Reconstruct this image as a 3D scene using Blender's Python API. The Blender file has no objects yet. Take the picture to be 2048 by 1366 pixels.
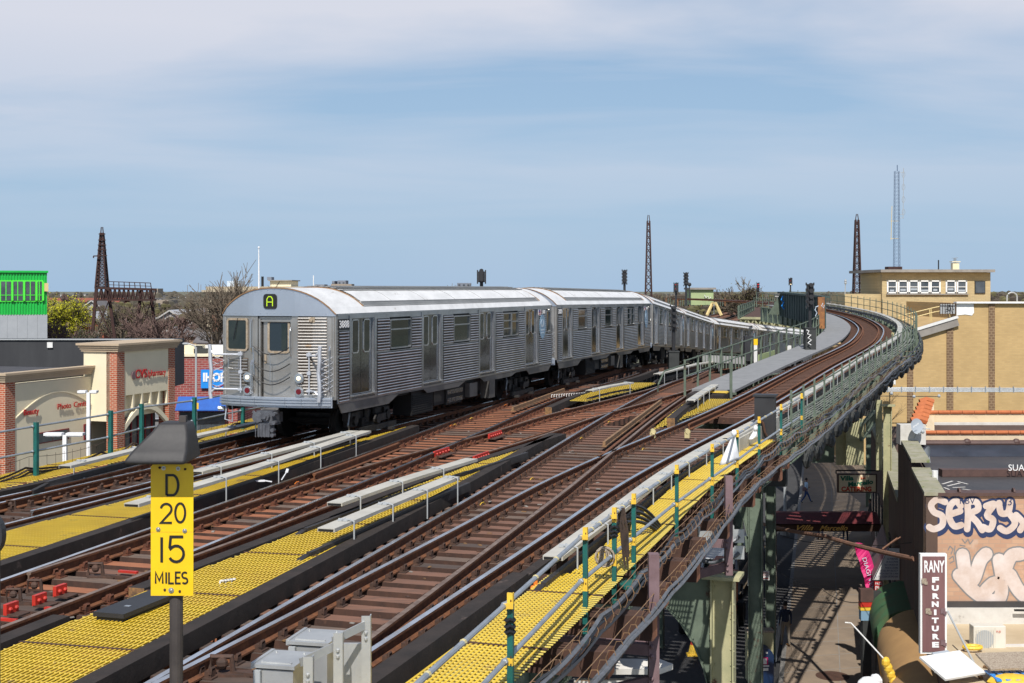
import bpy, math, random
from mathutils import Vector, Matrix
random.seed(7)
S = bpy.context.scene
C = S.collection
R = math.radians
H = 3.78            # eye height above the rail heads (z = 0)
F = 2660.0          # focal length in photograph pixels
GZ = -10.8          # street level

# ---------------------------------------------------------------- camera, sky, sun, exposure
cam = bpy.data.cameras.new('camera'); co = bpy.data.objects.new('camera', cam); C.objects.link(co)
co.location = (0, 0, H); co.rotation_euler = (R(90), 0, 0)
cam.sensor_width = 36; cam.lens = F / 2048 * 36; cam.shift_y = -106 / 2048
cam.clip_start = 0.3; cam.clip_end = 9000
S.camera = co
SUN_EL, SUN_AZ = 50.0, 184.0      # azimuth clockwise from +Y
w = bpy.data.worlds.new("World"); S.world = w; w.use_nodes = True
nt = w.node_tree; nt.nodes.clear()
def wn(t, **k):
    n = nt.nodes.new(t)
    for a, b in k.items(): setattr(n, a, b)
    return n
sky = wn('ShaderNodeTexSky', sky_type='NISHITA', sun_disc=False)
sky.sun_elevation = R(SUN_EL); sky.sun_rotation = R(SUN_AZ); sky.altitude = 20; sky.air_density = 1.0; sky.dust_density = 0.3; sky.ozone_density = 3.5
bg = wn('ShaderNodeBackground'); bg.inputs['Strength'].default_value = 0.088
out = wn('ShaderNodeOutputWorld')
tc = wn('ShaderNodeTexCoord')
sep = wn('ShaderNodeSeparateXYZ'); nt.links.new(tc.outputs['Generated'], sep.inputs[0])
def wmath(op, a, b=None, c=None):
    n = wn('ShaderNodeMath', operation=op)
    for i, q in enumerate((a, b, c)):
        if q is None: continue
        if isinstance(q, (int, float)): n.inputs[i].default_value = q
        else: nt.links.new(q, n.inputs[i])
    return n.outputs[0]
# thin high cloud: noise on a plane above the viewer
zz = wmath('MAXIMUM', sep.outputs[2], 0.03)
zz = wmath('ADD', zz, 0.10)
cx = wmath('DIVIDE', sep.outputs[0], zz); cy = wmath('DIVIDE', sep.outputs[1], zz)
cmb = wn('ShaderNodeCombineXYZ'); nt.links.new(cx, cmb.inputs[0]); nt.links.new(cy, cmb.inputs[1])
mp = wn('ShaderNodeMapping'); mp.inputs['Scale'].default_value = (0.62, 1.0, 1); mp.inputs['Rotation'].default_value = (0, 0, R(-8)); mp.inputs['Location'].default_value = (2.3, 0.4, 0)
nt.links.new(cmb.outputs[0], mp.inputs[0])
n1 = wn('ShaderNodeTexNoise'); n1.inputs['Scale'].default_value = 0.8; n1.inputs['Detail'].default_value = 6; n1.inputs['Roughness'].default_value = 0.5; n1.inputs['Distortion'].default_value = 0.35
nt.links.new(mp.outputs[0], n1.inputs['Vector'])
r1 = wn('ShaderNodeMapRange'); r1.inputs[1].default_value = 0.33; r1.inputs[2].default_value = 0.58; nt.links.new(n1.outputs[0], r1.inputs[0])
r2 = wn('ShaderNodeMapRange'); r2.inputs[1].default_value = 0.04; r2.inputs[2].default_value = 0.20; r2.inputs[3].default_value = 0.10; r2.inputs[4].default_value = 1.15; nt.links.new(sep.outputs[2], r2.inputs[0])
fac = wmath('MULTIPLY', wmath('MULTIPLY', r1.outputs[0], r2.outputs[0]), 0.92)
r3 = wn('ShaderNodeMapRange'); r3.inputs[1].default_value = 0.26; r3.inputs[2].default_value = 0.50; r3.inputs[3].default_value = 1.0; r3.inputs[4].default_value = 0.12; nt.links.new(sep.outputs[2], r3.inputs[0]); fac = wmath('MULTIPLY', fac, r3.outputs[0])
hz = wn('ShaderNodeMapRange'); hz.inputs[1].default_value = 0.0; hz.inputs[2].default_value = 0.50; hz.inputs[3].default_value = 0.95; hz.inputs[4].default_value = 0.0; nt.links.new(sep.outputs[2], hz.inputs[0])
mh = wn('ShaderNodeMix', data_type='RGBA'); nt.links.new(hz.outputs[0], mh.inputs[0]); nt.links.new(sky.outputs[0], mh.inputs[6]); mh.inputs[7].default_value = (3.75, 5.45, 7.6, 1)
mx = wn('ShaderNodeMix', data_type='RGBA'); nt.links.new(fac, mx.inputs[0]); nt.links.new(mh.outputs[2], mx.inputs[6]); mx.inputs[7].default_value = (7.1, 7.4, 8.4, 1)
nt.links.new(mx.outputs[2], bg.inputs['Color']); nt.links.new(bg.outputs[0], out.inputs[0])
sl = bpy.data.lights.new('sun', 'SUN'); so = bpy.data.objects.new('sun', sl); C.objects.link(so)
sl.energy = 5.0; sl.angle = R(0.5); sl.color = (1.0, 0.955, 0.89)
az = R(SUN_AZ); el = R(SUN_EL)
sdir = Vector((math.sin(az) * math.cos(el), math.cos(az) * math.cos(el), math.sin(el)))
so.rotation_euler = sdir.to_track_quat('Z', 'Y').to_euler(); so.location = (0, -20, 60)
S.view_settings.view_transform = 'Standard'; S.view_settings.look = 'None'; S.view_settings.exposure = 0.12; S.view_settings.gamma = 1

# ---------------------------------------------------------------- materials
MAT = {}
def mat(name, c1, c2=None, scale=4.0, rough=0.8, metal=0.0, bump=0.0, stretch=(1, 1, 1), c3=None, t3=0.62, s3=1.5, spec=0.5, emit=None, alpha=1.0, lo=0.35, hi=0.65):
    m = bpy.data.materials.new(name); m.use_nodes = True; MAT[name] = m
    t = m.node_tree; p = t.nodes['Principled BSDF']
    p.inputs['Roughness'].default_value = rough; p.inputs['Metallic'].default_value = metal; p.inputs['Specular IOR Level'].default_value = spec
    col = (*c1, 1)
    if emit: p.inputs['Emission Color'].default_value = (*c1, 1); p.inputs['Emission Strength'].default_value = emit
    p.inputs['Alpha'].default_value = alpha
    if c2 is None and not bump:
        p.inputs['Base Color'].default_value = col; return m
    g = t.nodes.new('ShaderNodeNewGeometry'); mpn = t.nodes.new('ShaderNodeMapping'); mpn.inputs['Scale'].default_value = stretch
    t.links.new(g.outputs['Position'], mpn.inputs[0])
    n = t.nodes.new('ShaderNodeTexNoise'); n.inputs['Scale'].default_value = scale; n.inputs['Detail'].default_value = 6; n.inputs['Roughness'].default_value = 0.65
    t.links.new(mpn.outputs[0], n.inputs['Vector'])
    mr = t.nodes.new('ShaderNodeMapRange'); mr.inputs[1].default_value = lo; mr.inputs[2].default_value = hi; t.links.new(n.outputs[0], mr.inputs[0])
    mx = t.nodes.new('ShaderNodeMix'); mx.data_type = 'RGBA'; mx.inputs[6].default_value = col; mx.inputs[7].default_value = (*(c2 or c1), 1)
    t.links.new(mr.outputs[0], mx.inputs[0]); last = mx.outputs[2]
    if c3:
        n3 = t.nodes.new('ShaderNodeTexNoise'); n3.inputs['Scale'].default_value = s3; n3.inputs['Detail'].default_value = 8; n3.inputs['Roughness'].default_value = 0.7
        t.links.new(mpn.outputs[0], n3.inputs['Vector'])
        m3 = t.nodes.new('ShaderNodeMapRange'); m3.inputs[1].default_value = t3; m3.inputs[2].default_value = t3 + 0.07; t.links.new(n3.outputs[0], m3.inputs[0])
        x3 = t.nodes.new('ShaderNodeMix'); x3.data_type = 'RGBA'; x3.inputs[7].default_value = (*c3, 1)
        t.links.new(last, x3.inputs[6]); t.links.new(m3.outputs[0], x3.inputs[0]); last = x3.outputs[2]
    t.links.new(last, p.inputs['Base Color'])
    if bump:
        b = t.nodes.new('ShaderNodeBump'); b.inputs['Strength'].default_value = bump; b.inputs['Distance'].default_value = 0.02
        t.links.new(n.outputs[0], b.inputs['Height']); t.links.new(b.outputs[0], p.inputs['Normal'])
    return m
def brick(name, c1, c2, mortar, heading, bw=0.22, bh=0.075, rough=0.9, msize=0.012, blot=None, bias=0.0):
    """brick courses on a vertical wall that runs along the plan direction `heading` (dx, dy)"""
    m = bpy.data.materials.new(name); m.use_nodes = True; MAT[name] = m; t = m.node_tree; p = t.nodes['Principled BSDF']; p.inputs['Roughness'].default_value = rough
    g = t.nodes.new('ShaderNodeNewGeometry'); d = t.nodes.new('ShaderNodeVectorMath'); d.operation = 'DOT_PRODUCT'
    l = math.hypot(*heading); d.inputs[1].default_value = (heading[0] / l, heading[1] / l, 0); t.links.new(g.outputs['Position'], d.inputs[0])
    s = t.nodes.new('ShaderNodeSeparateXYZ'); t.links.new(g.outputs['Position'], s.inputs[0])
    c = t.nodes.new('ShaderNodeCombineXYZ'); t.links.new(d.outputs['Value'], c.inputs[0]); t.links.new(s.outputs[2], c.inputs[1])
    b = t.nodes.new('ShaderNodeTexBrick'); b.inputs['Scale'].default_value = 1; b.inputs['Brick Width'].default_value = bw; b.inputs['Row Height'].default_value = bh
    b.inputs['Mortar Size'].default_value = msize; b.inputs['Color1'].default_value = (*c1, 1); b.inputs['Color2'].default_value = (*c2, 1); b.inputs['Mortar'].default_value = (*mortar, 1); b.inputs['Bias'].default_value = bias
    t.links.new(c.outputs[0], b.inputs['Vector'])
    n = t.nodes.new('ShaderNodeTexNoise'); n.inputs['Scale'].default_value = 0.6; n.inputs['Detail'].default_value = 7; t.links.new(g.outputs['Position'], n.inputs['Vector'])
    mr = t.nodes.new('ShaderNodeMapRange'); mr.inputs[1].default_value = 0.3; mr.inputs[2].default_value = 0.7; mr.inputs[3].default_value = 0.92; mr.inputs[4].default_value = 1.07; t.links.new(n.outputs[0], mr.inputs[0])
    x = t.nodes.new('ShaderNodeVectorMath'); x.operation = 'SCALE'; t.links.new(b.outputs[0], x.inputs[0]); t.links.new(mr.outputs[0], x.inputs['Scale'])
    last = x.outputs[0]
    if blot:
        n3 = t.nodes.new('ShaderNodeTexNoise'); n3.inputs['Scale'].default_value = 0.9; n3.inputs['Detail'].default_value = 8; t.links.new(g.outputs['Position'], n3.inputs['Vector'])
        m3 = t.nodes.new('ShaderNodeMapRange'); m3.inputs[1].default_value = 0.6; m3.inputs[2].default_value = 0.68; t.links.new(n3.outputs[0], m3.inputs[0])
        x3 = t.nodes.new('ShaderNodeMix'); x3.data_type = 'RGBA'; x3.inputs[7].default_value = (*blot, 1); t.links.new(last, x3.inputs[6]); t.links.new(m3.outputs[0], x3.inputs[0]); last = x3.outputs[2]
    t.links.new(last, p.inputs['Base Color'])
    return m
# steel, rust, timber
mat('rail_head', (.80, .82, .86), (.52, .48, .45), 3, rough=.22, metal=.95, stretch=(1, .4, 1))
mat('rail_head_dull', (.30, .22, .17), (.16, .10, .07), 5, rough=.5, metal=.4)
mat('tie_worn', (.17, .115, .085), (.11, .078, .06), 2.6, rough=.9, bump=.4, stretch=(1, 6, 1), c3=(.06, .05, .045), t3=.55, s3=2)
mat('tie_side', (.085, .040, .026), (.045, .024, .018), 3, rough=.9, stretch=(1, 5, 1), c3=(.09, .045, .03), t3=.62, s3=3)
mat('tree_brown', (.085, .065, .047), (.055, .045, .032), .3, rough=.95)
mat('tree_far', (.07, .065, .045), (.10, .085, .065), .02, rough=.95)
mat('rust_rail', (.19, .072, .027), (.09, .036, .018), 9, rough=.9, bump=.3)
mat('rust_dark', (.085, .038, .022), (.045, .024, .017), 9, rough=.9)
mat('tie_red', (.35, .135, .062), (.23, .085, .042), 2.2, rough=.85, bump=.4, stretch=(1, 6, 1), c3=(.10, .055, .04), t3=.60, s3=2)
mat('tie_brown', (.215, .105, .066), (.13, .070, .048), 2.2, rough=.85, bump=.4, stretch=(1, 6, 1), c3=(.055, .04, .034), t3=.58, s3=1.6)
mat('tie_grey', (.10, .066, .05), (.06, .045, .038), 2.2, rough=.85, bump=.4, stretch=(1, 6, 1), c3=(.04, .035, .032), t3=.56, s3=1.6)
mat('timber_black', (.032, .023, .019), (.016, .012, .010), 3, rough=.9, bump=.6, c3=(.085, .06, .05), t3=.62, s3=2.5)
mat('timber_end', (.30, .16, .06), (.10, .06, .035), 14, rough=.9)
mat('clip', (.085, .042, .027), (.045, .027, .02), 12, rough=.8)
mat('clip_red', (.16, .050, .022), (.07, .03, .018), 12, rough=.8)
mat('grate_yellow', (.72, .49, .028), (.58, .38, .025), 1.4, rough=.55, c3=(.30, .20, .07), t3=.60, s3=1.6)
mat('grate_yellow_top', (.74, .58, .12), None, rough=.5)
mat('grate_grey', (.24, .25, .22), (.13, .15, .13), 2, rough=.7)
mat('walk_grey', (.24, .245, .25), (.19, .195, .20), 2.5, rough=.85, bump=.4)
mat('board_white', (.50, .485, .43), (.39, .375, .33), 1.6, rough=.6, c3=(.24, .21, .17), t3=.68, s3=4)
mat('board_edge', (.50, .43, .22), None, rough=.7)
mat('third_rail', (.05, .045, .043), (.03, .026, .025), 6, rough=.5, metal=.3)
mat('galv', (.40, .44, .48), (.30, .33, .36), 5, rough=.45, metal=.5)
mat('galv_light', (.56, .57, .56), (.44, .45, .45), 2.5, rough=.42, metal=.55, c3=(.34, .30, .25), t3=.66, s3=3)
mat('teal', (.008, .125, .11), (.010, .085, .075), 6, rough=.5)
mat('post_yellow', (.78, .52, .05), (.68, .42, .04), 8, rough=.55)
mat('pale_green', (.12, .155, .115), (.075, .10, .075), 3, rough=.75, c3=(.17, .09, .05), t3=.62, s3=3)
mat('steel_green', (.15, .19, .14), (.09, .12, .09), 1.5, rough=.7, bump=.3, c3=(.10, .05, .03), t3=.60, s3=1.4)
mat('steel_cream', (.46, .43, .25), (.33, .33, .19), 1.8, rough=.7, bump=.3, c3=(.13, .055, .03), t3=.62, s3=2.2)
mat('steel_dark', (.040, .043, .042), (.022, .024, .024), 2, rough=.7, bump=.3, c3=(.09, .045, .03), t3=.62, s3=2)
mat('girder_green', (.055, .085, .075), (.035, .055, .05), 1.2, rough=.75, c3=(.22, .10, .04), t3=.66, s3=.8, stretch=(1, 1, .4))
mat('rust_orange', (.34, .15, .05), (.18, .08, .04), 3, rough=.9)
mat('bracket_mauve', (.20, .13, .14), (.14, .085, .09), 4, rough=.7, c3=(.22, .09, .05), t3=.64)
mat('cable', (.020, .020, .022), None, rough=.45)
mat('cable_grey', (.13, .14, .16), (.08, .085, .09), 8, rough=.45)
mat('cable_brown', (.085, .055, .04), (.04, .03, .025), 7, rough=.8)
mat('rope', (.42, .36, .28), (.2, .15, .11), 30, rough=.9)
mat('red_paint', (.55, .035, .02), (.40, .03, .02), 6, rough=.45)
mat('orange_paint', (.75, .20, .02), None, rough=.5)
mat('blue_cap', (.10, .16, .24), None, rough=.5)
mat('black', (.012, .012, .013), None, rough=.5)
mat('black_box', (.028, .029, .032), (.020, .020, .023), 2, rough=.55)
mat('black_hood', (.034, .032, .032), (.022, .021, .022), 4, rough=.6, bump=.3)
mat('sign_yellow', (.86, .56, .008), (.80, .50, .008), 5, rough=.42, c3=(.62, .36, .02), t3=.68, s3=9)
mat('rust_pipe', (.085, .072, .066), (.05, .042, .04), 3, rough=.7, c3=(.22, .09, .04), t3=.64, s3=5, metal=.3)
mat('bolt', (.5, .5, .48), None, rough=.35, metal=.8)
mat('white', (.80, .80, .78), None, rough=.5)
mat('white_paint', (.72, .72, .70), (.62, .62, .60), 3, rough=.6)
mat('bag', (.80, .82, .84), (.66, .68, .72), 8, rough=.4)
# train
mat('stainless', (.54, .54, .55), (.38, .38, .38), 1.3, rough=.30, metal=1.0, c3=(.40, .33, .25), t3=.70, s3=2, spec=.5)
mat('stainless_door', (.30, .305, .32), (.20, .20, .21), 1.6, rough=.12, metal=1.0, bump=.25)
mat('stainless_front', (.45, .435, .41), (.37, .35, .32), 1.6, rough=.38, metal=.75, c3=(.42, .29, .17), t3=.64, s3=2.6)
mat('stainless_hood', (.50, .55, .62), (.44, .48, .54), .9, rough=.36, metal=.7)
mat('roof_steel', (.78, .78, .77), (.64, .64, .63), 1.2, rough=.5, metal=.15, stretch=(3, 1, 1), c3=(.44, .41, .37), t3=.62, s3=1.6)
mat('roof_rib', (.40, .40, .39), (.30, .30, .295), .8, rough=.5, metal=.4)
mat('groove_shade', (.085, .080, .075), (.055, .050, .045), 3, rough=.6, metal=.4)  # shade between the side flutes, painted as a dark grimy colour
mat('groove_rust_shade', (.17, .115, .07), (.10, .07, .05), 3, rough=.7, metal=.2)  # rusty brown, darkened to paint in the shade between end wall flutes
mat('skirt', (.18, .175, .17), (.11, .107, .10), 1.5, rough=.5, metal=.55)
mat('seam_rust', (.30, .17, .08), (.16, .10, .06), 6, rough=.9)
mat('under', (.012, .011, .010), (.006, .006, .006), 5, rough=.8)
mat('under_grey', (.055, .052, .05), (.018, .016, .015), 6, rough=.6, metal=.4)
mat('coupler', (.17, .18, .20), (.10, .105, .12), 8, rough=.5, metal=.5)
mat('glass_dark', (.012, .018, .020), None, rough=.06, spec=.9)
mat('glass_green', (.008, .016, .015), (.028, .034, .026), 1.6, rough=.08, spec=.55)
mat('gasket', (.26, .20, .13), (.38, .32, .25), 10, rough=.7)
mat('chrome', (.62, .62, .62), None, rough=.25, metal=.9)
mat('gate_grey', (.52, .55, .60), (.46, .48, .52), 4, rough=.4, metal=.3)
mat('lamp_red', (.12, .006, .010), None, rough=.15)
mat('lamp_white', (1.0, .80, .50), None, emit=1.6, rough=.3)
mat('led_green', (.42, .62, .02), None, emit=0.45, rough=.4)
mat('logo_blue', (.20, .33, .45), None, rough=.45)
mat('logo_pale', (.52, .60, .68), None, rough=.45)
mat('flag_red', (.5, .05, .07), None); mat('flag_blue', (.04, .06, .25), None)
# ground and street
mat('asphalt', (.050, .050, .052), (.032, .032, .034), .8, rough=.9, bump=.3)
mat('lot', (.16, .155, .15), (.12, .118, .115), .5, rough=.9)
mat('sidewalk', (.27, .205, .145), (.20, .155, .115), .7, rough=.9, bump=.2, c3=(.12, .10, .08), t3=.63, s3=1.2)
mat('kerb', (.26, .25, .23), (.20, .19, .18), 2, rough=.9)
mat('ground', (.15, .145, .11), (.10, .11, .07), .02, rough=.95)
mat('concrete', (.30, .28, .25), (.22, .20, .18), 1.2, rough=.9, bump=.3)
mat('coping', (.33, .31, .24), (.24, .235, .15), 2.5, rough=.95, bump=.5, c3=(.16, .19, .07), t3=.58, s3=2)
mat('brown_wall', (.11, .068, .050), (.07, .045, .035), .9, rough=.85, stretch=(1, 1, .3))
mat('roof_tar', (.062, .056, .054), (.038, .036, .037), .6, rough=.55, bump=.3, c3=(.16, .14, .13), t3=.66, s3=1.5)
mat('roof_tar_blue', (.040, .046, .060), (.025, .028, .036), 1.2, rough=.45, bump=.5, c3=(.30, .32, .35), t3=.69, s3=2.4)
mat('roof_cream', (.52, .42, .28), (.42, .33, .21), .8, rough=.85, c3=(.27, .21, .15), t3=.64, s3=1.2)
mat('stucco_cream', (.66, .53, .35), (.60, .47, .30), .8, rough=.9, c3=(.50, .38, .25), t3=.66, s3=.7)
mat('stucco_stone', (.66, .54, .38), (.58, .46, .32), 2.5, rough=.95, bump=.8)
mat('tile_orange', (.50, .15, .05), (.38, .11, .04), 5, rough=.8)
mat('tile_brown', (.10, .055, .045), (.07, .04, .035), 5, rough=.6)
mat('dirt_white', (.62, .60, .56), (.50, .48, .44), 2, rough=.8, c3=(.30, .28, .25), t3=.62, s3=2)
mat('cvs_stucco', (.76, .68, .49), (.71, .64, .46), .6, rough=.9)
mat('cornice', (.46, .36, .25), (.42, .33, .23), 1, rough=.85)
mat('text_red', (.40, .012, .012), None, rough=.5)
mat('text_white', (.80, .80, .80), None, rough=.5)
mat('text_navy', (.03, .04, .12), None, rough=.6)
mat('text_green', (.02, .17, .10), None, rough=.6); mat('text_redsign', (.55, .07, .03), None, rough=.6); mat('text_gold', (.80, .48, .12), None, rough=.6)
mat('ihop_blue', (.02, .25, .72), None, rough=.4)
mat('awning_blue', (.012, .10, .42), (.010, .08, .35), 2, rough=.6)
mat('green_metal', (.01, .45, .06), (.008, .38, .05), .8, rough=.45)
mat('green_bright', (.08, .72, .05), None, rough=.45)
mat('grey_metal', (.35, .37, .39), (.31, .33, .35), .8, rough=.5)
mat('dark_tar_wall', (.040, .042, .046), (.025, .026, .030), .5, rough=.7, stretch=(1, 1, .25))
mat('window_dark', (.04, .05, .06), (.09, .10, .11), .7, rough=.1, spec=.8)
mat('frame_red', (.20, .015, .02), None, rough=.5)
mat('lattice', (.060, .026, .022), (.035, .018, .016), 2, rough=.9)
mat('mast_blue', (.12, .17, .26), None, rough=.5)
mat('pole_white', (.78, .78, .78), None, rough=.5); mat('pole_grey', (.36, .38, .39), None, rough=.5)
mat('shed_green', (.36, .44, .22), (.30, .37, .19), .8, rough=.8)
mat('bark', (.11, .085, .065), (.07, .055, .045), 3, rough=.95)
mat('twig', (.15, .115, .085), (.11, .09, .065), 1, rough=.95)
mat('twig_red', (.16, .10, .085), (.11, .075, .065), 1, rough=.95)
mat('leaf_yellow', (.46, .43, .012), (.30, .31, .012), .6, rough=.8)
mat('leaf_green', (.085, .12, .025), (.05, .085, .02), .6, rough=.8)
mat('leaf_olive', (.13, .115, .045), (.09, .08, .035), .6, rough=.8)
mat('leaf_dark', (.035, .055, .02), (.025, .04, .015), .6, rough=.8)
mat('house_brick', (.28, .085, .05), (.22, .07, .045), .6, rough=.9)
mat('house_tan', (.36, .25, .15), (.30, .20, .12), .6, rough=.9)
mat('house_white', (.44, .43, .41), (.34, .33, .32), .5, rough=.8)
mat('house_roof', (.16, .15, .15), (.11, .105, .11), .4, rough=.9)
mat('house_roof_light', (.42, .43, .45), (.34, .35, .37), .4, rough=.8)
mat('far_block', (.20, .22, .26), (.16, .18, .22), .05, rough=.8)
mat('far_tan', (.34, .28, .22), (.28, .23, .18), .05, rough=.8)
mat('limestone', (.42, .36, .26), (.34, .29, .21), .8, rough=.9)
mat('brick_old', (.17, .085, .055), (.13, .065, .045), .8, rough=.9)
# street things
mat('maroon', (.15, .022, .025), (.10, .016, .020), 1.5, rough=.8)
mat('maroon_dark', (.05, .022, .012), None, rough=.8)
mat('sign_cream', (.80, .70, .48), (.74, .64, .42), 2, rough=.6)
mat('tan_canvas', (.40, .24, .10), (.34, .20, .085), 1.5, rough=.8)
mat('orange_canvas', (.62, .27, .02), None, rough=.7)
mat('green_canvas', (.035, .13, .055), (.07, .10, .04), 1.2, rough=.8)
mat('pink', (.62, .02, .17), (.50, .015, .13), 2, rough=.6)
mat('rany_brown', (.15, .075, .075), (.20, .10, .10), 1.5, rough=.5, stretch=(5, 5, .4))
mat('silver_paint', (.42, .44, .47), None, rough=.3, metal=.6)
mat('dark_paint', (.03, .035, .045), None, rough=.25); mat('white_car', (.65, .65, .66), None, rough=.3)
mat('red_lens', (.45, .01, .01), None, rough=.3)
mat('tyre', (.018, .018, .018), None, rough=.9)
mat('machine_orange', (.50, .085, .025), (.40, .065, .02), 2, rough=.5)
mat('mail_blue', (.012, .035, .10), None, rough=.4)
mat('skin_tone', (.22, .12, .08), None, rough=.7); mat('hair', (.015, .012, .01), None, rough=.8)
mat('shirt_blue', (.42, .56, .70), None, rough=.9); mat('jeans', (.015, .045, .14), None, rough=.9); mat('navy', (.012, .020, .045), None, rough=.9)
mat('khaki', (.20, .17, .13), None, rough=.9); mat('cap_blue', (.03, .25, .50), None, rough=.8); mat('maroon_cloth', (.12, .015, .03), None, rough=.9); mat('boots', (.35, .16, .04), None, rough=.8)
mat('dish_grey', (.36, .40, .44), None, rough=.4)
mat('ac_white', (.66, .63, .55), (.58, .55, .48), 2, rough=.5)
mat('rail_cream', (.62, .48, .22), None, rough=.6)
mat('graffiti_white', (.66, .58, .54), (.52, .40, .33), 1.5, rough=.85)
mat('graffiti_navy', (.020, .035, .10), None, rough=.8); mat('graffiti_grey', (.20, .20, .20), None, rough=.8)
mat('bluepipe', (.20, .30, .34), None, rough=.5)
mat('rusty_bar', (.24, .12, .075), (.14, .075, .05), 5, rough=.9)
EL = (.305, .952)            # plan direction of the viaduct
EP = (.952, -.305)           # across it
brick('brick_red_side', (.36, .075, .028), (.28, .055, .022), (.45, .36, .27), EL, .40, .14, msize=.02)
brick('brick_red_end', (.42, .085, .03), (.34, .065, .025), (.50, .40, .30), EP, .40, .14, msize=.02)
brick('brick_ihop', (.30, .060, .050), (.22, .045, .040), (.36, .27, .24), (1, 0), .60, .22, msize=.02)
brick('brick_yellow', (.50, .345, .155), (.45, .305, .135), (.43, .31, .16), (1, 0), .42, .14, msize=.014)
brick('brick_yellow_tower', (.52, .41, .22), (.44, .34, .18), (.40, .31, .18), (1, 0), .42, .14, msize=.014)
brick('brick_band', (.19, .115, .065), (.14, .085, .05), (.27, .19, .11), (1, 0), .34, .22, msize=.03)
brick('brick_pink', (.50, .31, .20), (.44, .26, .17), (.40, .27, .19), (1, 0), .32, .12, msize=.010, blot=(.60, .46, .36))

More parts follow.
